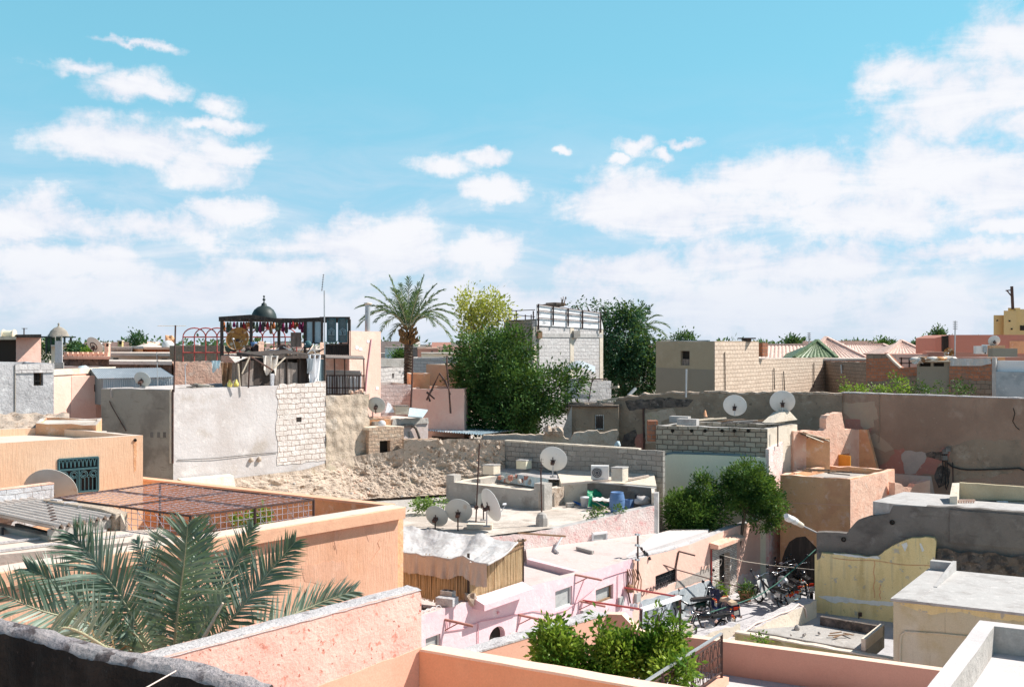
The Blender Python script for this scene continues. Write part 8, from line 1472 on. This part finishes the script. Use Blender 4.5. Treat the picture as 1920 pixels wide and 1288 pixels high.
def bike(label,rear,front,kind,body,seat,lean=-.12,sc=1.):
 T=Thing('motorcycle' if kind=='moto' else kind,label,'motorcycle' if kind=='moto' else kind,'motorbikes parked in the street',Vector((0,0,0)));B=M[body];W_=1.25;s_=1
 rw_=.28 if kind!='scooter' else.22;tw=.11 if kind!='scooter' else.12;wheel(T,0,rw_,tw);wheel(T,W_,rw_,tw)
 mb=MB();mb.tube([(W_,.06,rw_),(W_-.14,.06,.72),(W_-.2,.04,.9)],.022,6);mb.tube([(W_,-.06,rw_),(W_-.14,-.06,.72),(W_-.2,-.04,.9)],.022,6);T.part('fork',mb,M['iron_black'])
 mb=MB();mb.tube([(W_-.3,.34,1.0),(W_-.2,.2,.99),(W_-.19,0,.93),(W_-.2,-.2,.99),(W_-.3,-.34,1.0)],.014,6);hb_=T.part('handlebar',mb,M['chrome']);mb=MB();[mb.tube([(W_-.36,y_,1.0),(W_-.26,y_*.85,1.0)],.022,6)for y_ in(.36,-.36)];T.part('grip',mb,M['rubber'],hb_)
 for y_ in(.28,-.28):mb=MB();mb.tube([(W_-.2,y_,1.0),(W_-.2,y_*1.25,1.17)],.007,4);mb.lathe([(0,0),(.055,0),(.05,.025),(0,.03)],(W_-.2,y_*1.25,1.2),10,Matrix.Rotation(R(90),3,'Y'));T.part('mirror',mb,M['bike_black'])
 mb=MB();mb.lathe([(0,.1),(.075,.08),(.085,0),(0,-.07)],(W_-.06,0,.88),12,Matrix.Rotation(R(90),3,'Y'));T.part('headlight',mb,M['chrome' if kind!='scooter' else body])
 mb=MB();mb.grid(lambda u,v:Vector((W_+(rw_+.03)*math.cos(.2+2.3*u),(v-.5)*.13,rw_+(rw_+.03)*math.sin(.2+2.3*u))),10,2);T.part('mudguard',mb,B if kind!='moto' else M['chrome']);mb=MB();mb.grid(lambda u,v:Vector(((rw_+.05)*math.cos(.6+2.4*u),(v-.5)*.14,rw_+(rw_+.05)*math.sin(.6+2.4*u))),10,2);T.part('mudguard',mb,B if kind!='moto' else M['chrome'])
 if kind=='scooter':
  mb=MB();mb.hexa([(-.3,-.2,.32),(.5,-.2,.28),(.5,.2,.28),(-.3,.2,.32),(-.42,-.13,.72),(.5,-.13,.66),(.5,.13,.66),(-.42,.13,.72)]);mb.blob((0,.0,.52),.3,14,2,0,sc=(1.35,.85,.85));T.part('body',mb,B)
  mb=MB();mb.hexa([(.45,-.18,.26),(.95,-.18,.26),(.95,.18,.26),(.45,.18,.26),(.45,-.18,.32),(.95,-.18,.32),(.95,.18,.32),(.45,.18,.32)]);mb.hexa([(.93,-.22,.28),(1.0,-.2,.28),(1.0,.2,.28),(.93,.22,.28),(1.02,-.16,.86),(1.1,-.14,.86),(1.1,.14,.86),(1.02,.16,.86)]);T.part('leg_shield',mb,B)
  mb=MB();mb.hexa([(-.38,-.12,.7),(.45,-.13,.68),(.45,.13,.68),(-.38,.12,.7),(-.36,-.09,.8),(.4,-.1,.78),(.4,.1,.78),(-.36,.09,.8)]);T.part('seat',mb,M[seat])
 else:
  tz=.72 if kind=='moto' else.5;mb=MB();mb.tube([(0,0,rw_),(.45,0,.3),(.8,0,.36),(W_-.24,0,.82)],.035,6);mb.tube([(W_-.22,0,.82),(.5,0,tz),(-.12,0,.62)],.035,6);mb.tube([(0,.1,rw_),(-.05,.1,.6)],.025,6);mb.tube([(0,-.1,rw_),(-.05,-.1,.6)],.025,6);T.part('frame',mb,M['bike_black'])
  if kind=='moto':mb=MB();mb.blob((.68,0,.76),.24,14,2,0,sc=(1.25,.62,.62));T.part('tank',mb,B)
  else:
   mb=MB();mb.hexa([(.78,-.16,.3),(.84,-.15,.3),(.84,.15,.3),(.78,.16,.3),(1.0,-.2,.8),(1.06,-.12,.82),(1.06,.12,.82),(1.0,.2,.8)]);T.part('leg_shield',mb,B);mb=MB();mb.blob((.1,0,.5),.18,10,1,0,sc=(1.5,.6,.6));T.part('side_cover',mb,B)
  mb=MB();mb.hexa([(-.28,-.11,.68),(.45,-.12,.66),(.45,.12,.66),(-.28,.11,.68),(-.26,-.08,.76),(.42,-.09,.74),(.42,.09,.74),(-.26,.08,.76)]);T.part('seat',mb,M[seat])
  mb=MB();mb.blob((.52,0,.38),.15,9,3,.3,sm=False,sc=(1.3,.9,1));[mb.box((.52,0,.34+.03*k),(.22,.2,.008))for k in range(6)];T.part('engine',mb,M['steel'])
  mb=MB();mb.tube([(-.3,-.03,.8),(-.34,0,.84),(-.3,.03,.8)],.012,4);mb.bar((-.38,-.09,.78),(-.05,-.09,.78),.012);mb.bar((-.38,.09,.78),(-.05,.09,.78),.012);T.part('rack',mb,M['chrome'])
 mb=MB();mb.tube([(.5,-.14,.26),(.1,-.17,.24),(-.35,-.18,.3)],.035,8,.045);T.part('exhaust',mb,M['chrome'])
 mb=MB();mb.box((-.42,0,.62),(.05,.14,.08));T.part('tail_light',mb,M['lamp_red']);mb=MB();mb.box((-.44,0,.48),(.02,.16,.12));T.part('number_plate',mb,M['plate_yellow'])
 for y_ in(.14,-.14):mb=MB();mb.blob((-.38,y_,.62),.035,8,1,0);T.part('indicator',mb,M['lamp_orange'])
 r_=G(*rear,9.98);f_=G(*front,9.98);d=(f_-r_).normalized();T.e.location=(r_.x,r_.y,.02);T.e.rotation_euler=(lean,0,math.atan2(d.y,d.x));T.e.scale=(sc,sc,sc)
 return T
bike('navy scooter with a beige seat, in front of the grey wainscot',(1372,1170),(1322,1141),'scooter','bike_navy','seat_beige',sc=1.12)
bike('black moped with green frame leaning left of the navy scooter',(1318,1160),(1272,1163),'moped','bike_green','seat_black',sc=1.08)
bike('black motorcycle with grey tank just behind the low street wall',(1352,1190),(1300,1196),'moto','bike_black','seat_black')
bike('black moped behind the navy scooter, by the wainscot',(1352,1146),(1318,1126),'moped','bike_black','seat_black',sc=1.05)
bike('moped with a white leg shield, leftmost of the right hand row',(1470,1145),(1422,1128),'moped','bike_white','seat_black',sc=1.15)
bike('silver motorcycle with red tail light, second in the right hand row',(1488,1138),(1446,1112),'moto','bike_silver','seat_black',sc=1.12)
bike('black moped with red trim, third in the right hand row',(1496,1128),(1462,1102),'moped','bike_black','seat_black',sc=1.1)
bike('black cruiser motorcycle with chrome, rightmost beside the yellow wall',(1519,1126),(1486,1097),'moto','bike_black','seat_black',sc=1.2)
bike('dark moped in the shadow behind the right hand row',(1500,1112),(1462,1094),'moped','bike_green','seat_black',sc=1.05)
T=Thing('bicycle','black bicycle with a front basket against the cement wainscot','bicycle',None,Vector((0,0,0)))
wheel(T,0,.33,.03);wheel(T,1.05,.33,.03);mb=MB();[mb.tube(q,.015,6)for q in([(0,0,.33),(.42,0,.28),(.95,0,.7),(.3,0,.78),(.42,0,.28)],[(0,0,.33),(.3,0,.78)],[(1.05,0,.33),(.94,0,.9)])];T.part('frame',mb,M['iron_black'])
mb=MB();mb.box((.28,0,.86),(.24,.14,.06));T.part('saddle',mb,M['seat_black']);mb=MB();mb.tube([(.84,.26,.98),(.94,.1,.97),(.94,-.1,.97),(.84,-.26,.98)],.012,5);T.part('handlebar',mb,M['chrome'])
mb=MB();[mb.tube([(1.02,-.16,.7+.06*k),(1.3,-.16,.7+.06*k),(1.3,.16,.7+.06*k),(1.02,.16,.7+.06*k),(1.02,-.16,.7+.06*k)],.006,4)for k in range(5)];[mb.tube([(1.02+.07*k,s_*.16,.7),(1.02+.07*k,s_*.16,.94)],.005,3)for k in range(5)for s_ in(-1,1)];T.part('basket',mb,M['iron_black'])
r_,f_=G(1245,1176,9.98),G(1206,1196,9.98);T.e.location=(r_.x,r_.y,.02);d=f_-r_;T.e.rotation_euler=(-.1,0,math.atan2(d.y,d.x))
# == FAR SKYLINE
random.seed(77)
def farbox(name,label,x0,x1,yt,Y,wall,dep=7,roof='tr_floor',cat='house',wins=()):
 T=Thing(name,label,cat);z=P(0,yt,Y).z;mb=MB();mb.prism([PX(x0,Y,0),PX(x1,Y+rnd(-1.5,1.5),0),PX(x1,Y+dep,0),PX(x0,Y+dep,0)],0,z);T.part('wall',mb,M[wall])
 mb=MB();mb.prism([PX(x0-.6,Y-.1,0),PX(x1+.6,Y-1.4,0),PX(x1,Y+dep,0),PX(x0,Y+dep,0)],z,z+.15);T.part('roof_edge',mb,M[roof])
 for(a_,b_,c_,d_)in wins:mb=MB();q=P((a_+c_)/2,(b_+d_)/2,Y-1.6);mb.box(q,((c_-a_)/F*Y,.1,(d_-b_)/F*Y));T.part('window',mb,M['void'])
 return T
farbox('far_house','dusty pink house with water heater drums, far left edge',30,77,633,50,'salmon',5,'wood_dark');farbox('dark_lean_shed','dark open shed beside the dusty pink house, far left edge',-40,30,637,51,'void',4,'pale_stick')
T=Thing('water_heater','cream water tank lying on the roof at the far left','water tank');mb=MB();mb.tube([P(6,627,51),P(28,627,51)],.2,12);T.part('tank',mb,M['cream']);mb=MB();[mb.tube([P(x,627,51),P(x+1.5,627,51)],.26,12)for x in(6,26)];T.part('band',mb,M['cream_white'])
farbox('crenellated_terrace_house','terrace house with a small crenellated parapet, left of the big distant dish',118,206,673,58,'dark_stone',5,'s_pink')
T=Thing('crenellated_parapet','row of small pink merlons on the stone terrace wall','parapet');[T.part('merlon',MB().box(P(124+9.5*k,667,58),(.2,.2,.42)),M['s_pink'])for k in range(9)]
T=Thing('domed_pavilion','small dark pavilion with a ribbed dome on the left skyline','pavilion');c=P(110,632,84);mb=MB();mb.lathe([(.95,-.02),(.82,.1),(.62,.5),(.36,.75),(.1,.86),(.06,1.0),(.1,1.08),(0,1.2)],c,16);T.part('dome',mb,M['grey_dark']);mb=MB();mb.box(c,(2.1,1.8,.12));T.part('eave',mb,M['dome'])
for dx,dy in((-.75,-.6),(.75,-.6),(-.75,.6),(.75,.6),(.35,-.6),(-.35,-.6)):mb=MB();mb.bar(c+Vector((dx,dy,0)),c+Vector((dx,dy,-1.4)),.13);T.part('post',mb,M['dome'])
mb=MB();mb.box(c+Vector((-.45,0,-.6)),(.9,.6,1.2));T.part('screen',mb,M['leaf_blue'])
farbox('far_house','pale house under the domed pavilion',96,130,650,82,'cream_white',6);farbox('far_house','low dark green roofed house right of the tall chimney',116,160,660,74,'grey_dark',5);farbox('far_house','pale grey house behind the big distant dish',150,205,652,90,'tarp_pale',6)
farbox('cream_low_house','long cream house with one square dark window, left of the pink wall house',208,318,667,52,'cream_white',5,'coping_white',wins=((213,671,222,680),(304,672,314,680)))
farbox('far_house','red brick edged house behind the long cream house',265,318,655,66,'brick_red',5,'coping_white');farbox('far_house','small brown brick house with a white gable, left of the red brick one',246,268,654,64,'s_orange',4,'white_roof');farbox('far_house','greyish block house behind the cream house',208,248,655,62,'block_lit',4)
farbox('grey_low_house','dark low blockwork house under the cream house',205,322,683,46,'dark_stone',4)
for nm,lab,x0,x1,yt,Y,mt in(('chimney','pink chimney right of the big distant dish',197,206,643,60,'s_pink'),('chimney','double flued yellow chimney on the left skyline',221,231,639,68,'yellow_far')):
 T=Thing(nm,lab,'chimney');mb=MB();mb.box(P((x0+x1)/2,yt+14,Y),((x1-x0)/F*Y*.8,.3,26/F*Y));T.part('stack',mb,M[mt]);mb=MB();mb.box(P((x0+x1)/2,yt+4,Y-.17),((x1-x0)/F*Y*.5,.02,5/F*Y));T.part('opening',mb,M['void']);mb=MB();mb.box(P((x0+x1)/2,yt,Y),((x1-x0)/F*Y,.4,.08));T.part('cap',mb,M['cream_white'])
T=Thing('white_tank_dome','small white dome with a red cap, left of the tall antenna','dome');mb=MB();mb.lathe([(.4,-.1),(.38,.1),(.25,.28),(0,.36)],P(315,648,66),14);T.part('dome',mb,M['dish_white']);mb=MB();mb.blob(P(318,637,70),.35,8,3,.6,sm=False);T.part('cap',mb,M['s_orange'])
T=Thing('market_parasol','wide low pale parasol roof on the left skyline','parasol');mb=MB();mb.lathe([(1.1,0),(.9,.12),(.5,.25),(0,.3)],P(279,652,78),16);T.part('canopy',mb,M['fibro'])
farbox('far_house','distant teal walled house left of the date palm trunk',722,764,653,130,'tarp_pale',8,'concrete');farbox('far_house','distant orange pink house with one window, right of the date palm trunk',783,822,654,135,'red_far',8,'s_pink',wins=((808,658,812,661),));farbox('far_house','distant grey flat house behind the date palm trunk',755,800,652,140,'block_lit',8)
farbox('far_house','distant pale house behind the far hedge',790,850,664,120,'cream_white',8);farbox('far_house','distant brown house with chimney above the tan wall',1400,1430,655,88,'s_orange',5);farbox('far_house','distant low pale house behind the red arches',330,430,656,100,'concrete',6);farbox('far_house','distant white house below the arches',430,600,658,110,'cream_white',6)
farbox('far_house','distant pinkish house beyond the palm crown',1240,1262,640,90,'tarp_pale',5);farbox('far_house','low pink house under the tiled roofs',1420,1660,676,76,'salmon',4)
mb=MB()
for k in range(900):
 Y=rnd(150,900);X=rnd(-.62,.62)*Y;wd=rnd(6,16);hh=rnd(6.0,9.3)if random.random()<.93 else rnd(9.5,11);hh=min(hh,10.6);mb.prism([(X,Y),(X+wd,Y+rnd(-2,2)),(X+wd,Y+wd),(X,Y+wd)],0,hh,random.choice([0,1,2,3,0,2]))
o=single('far_town','hazy distant mass of low flat roofs along the skyline','far town',mb,[M['salmon'],M['cream_white'],M['tr_floor'],M['concrete']],kind='stuff')
mb=MB()
for k in range(150):Y=rnd(160,700);X=rnd(-.6,.6)*Y;crown(mb,[(Vector((X,Y,rnd(7.5,9.3))),(rnd(3,7),3,rnd(1.2,2.4)))],60,Y*.005,clump=1.2,per=6,seed=k)
single('far_greenery','low distant trees scattered along the skyline','trees',mb,M['leaf_blue'],kind='stuff')
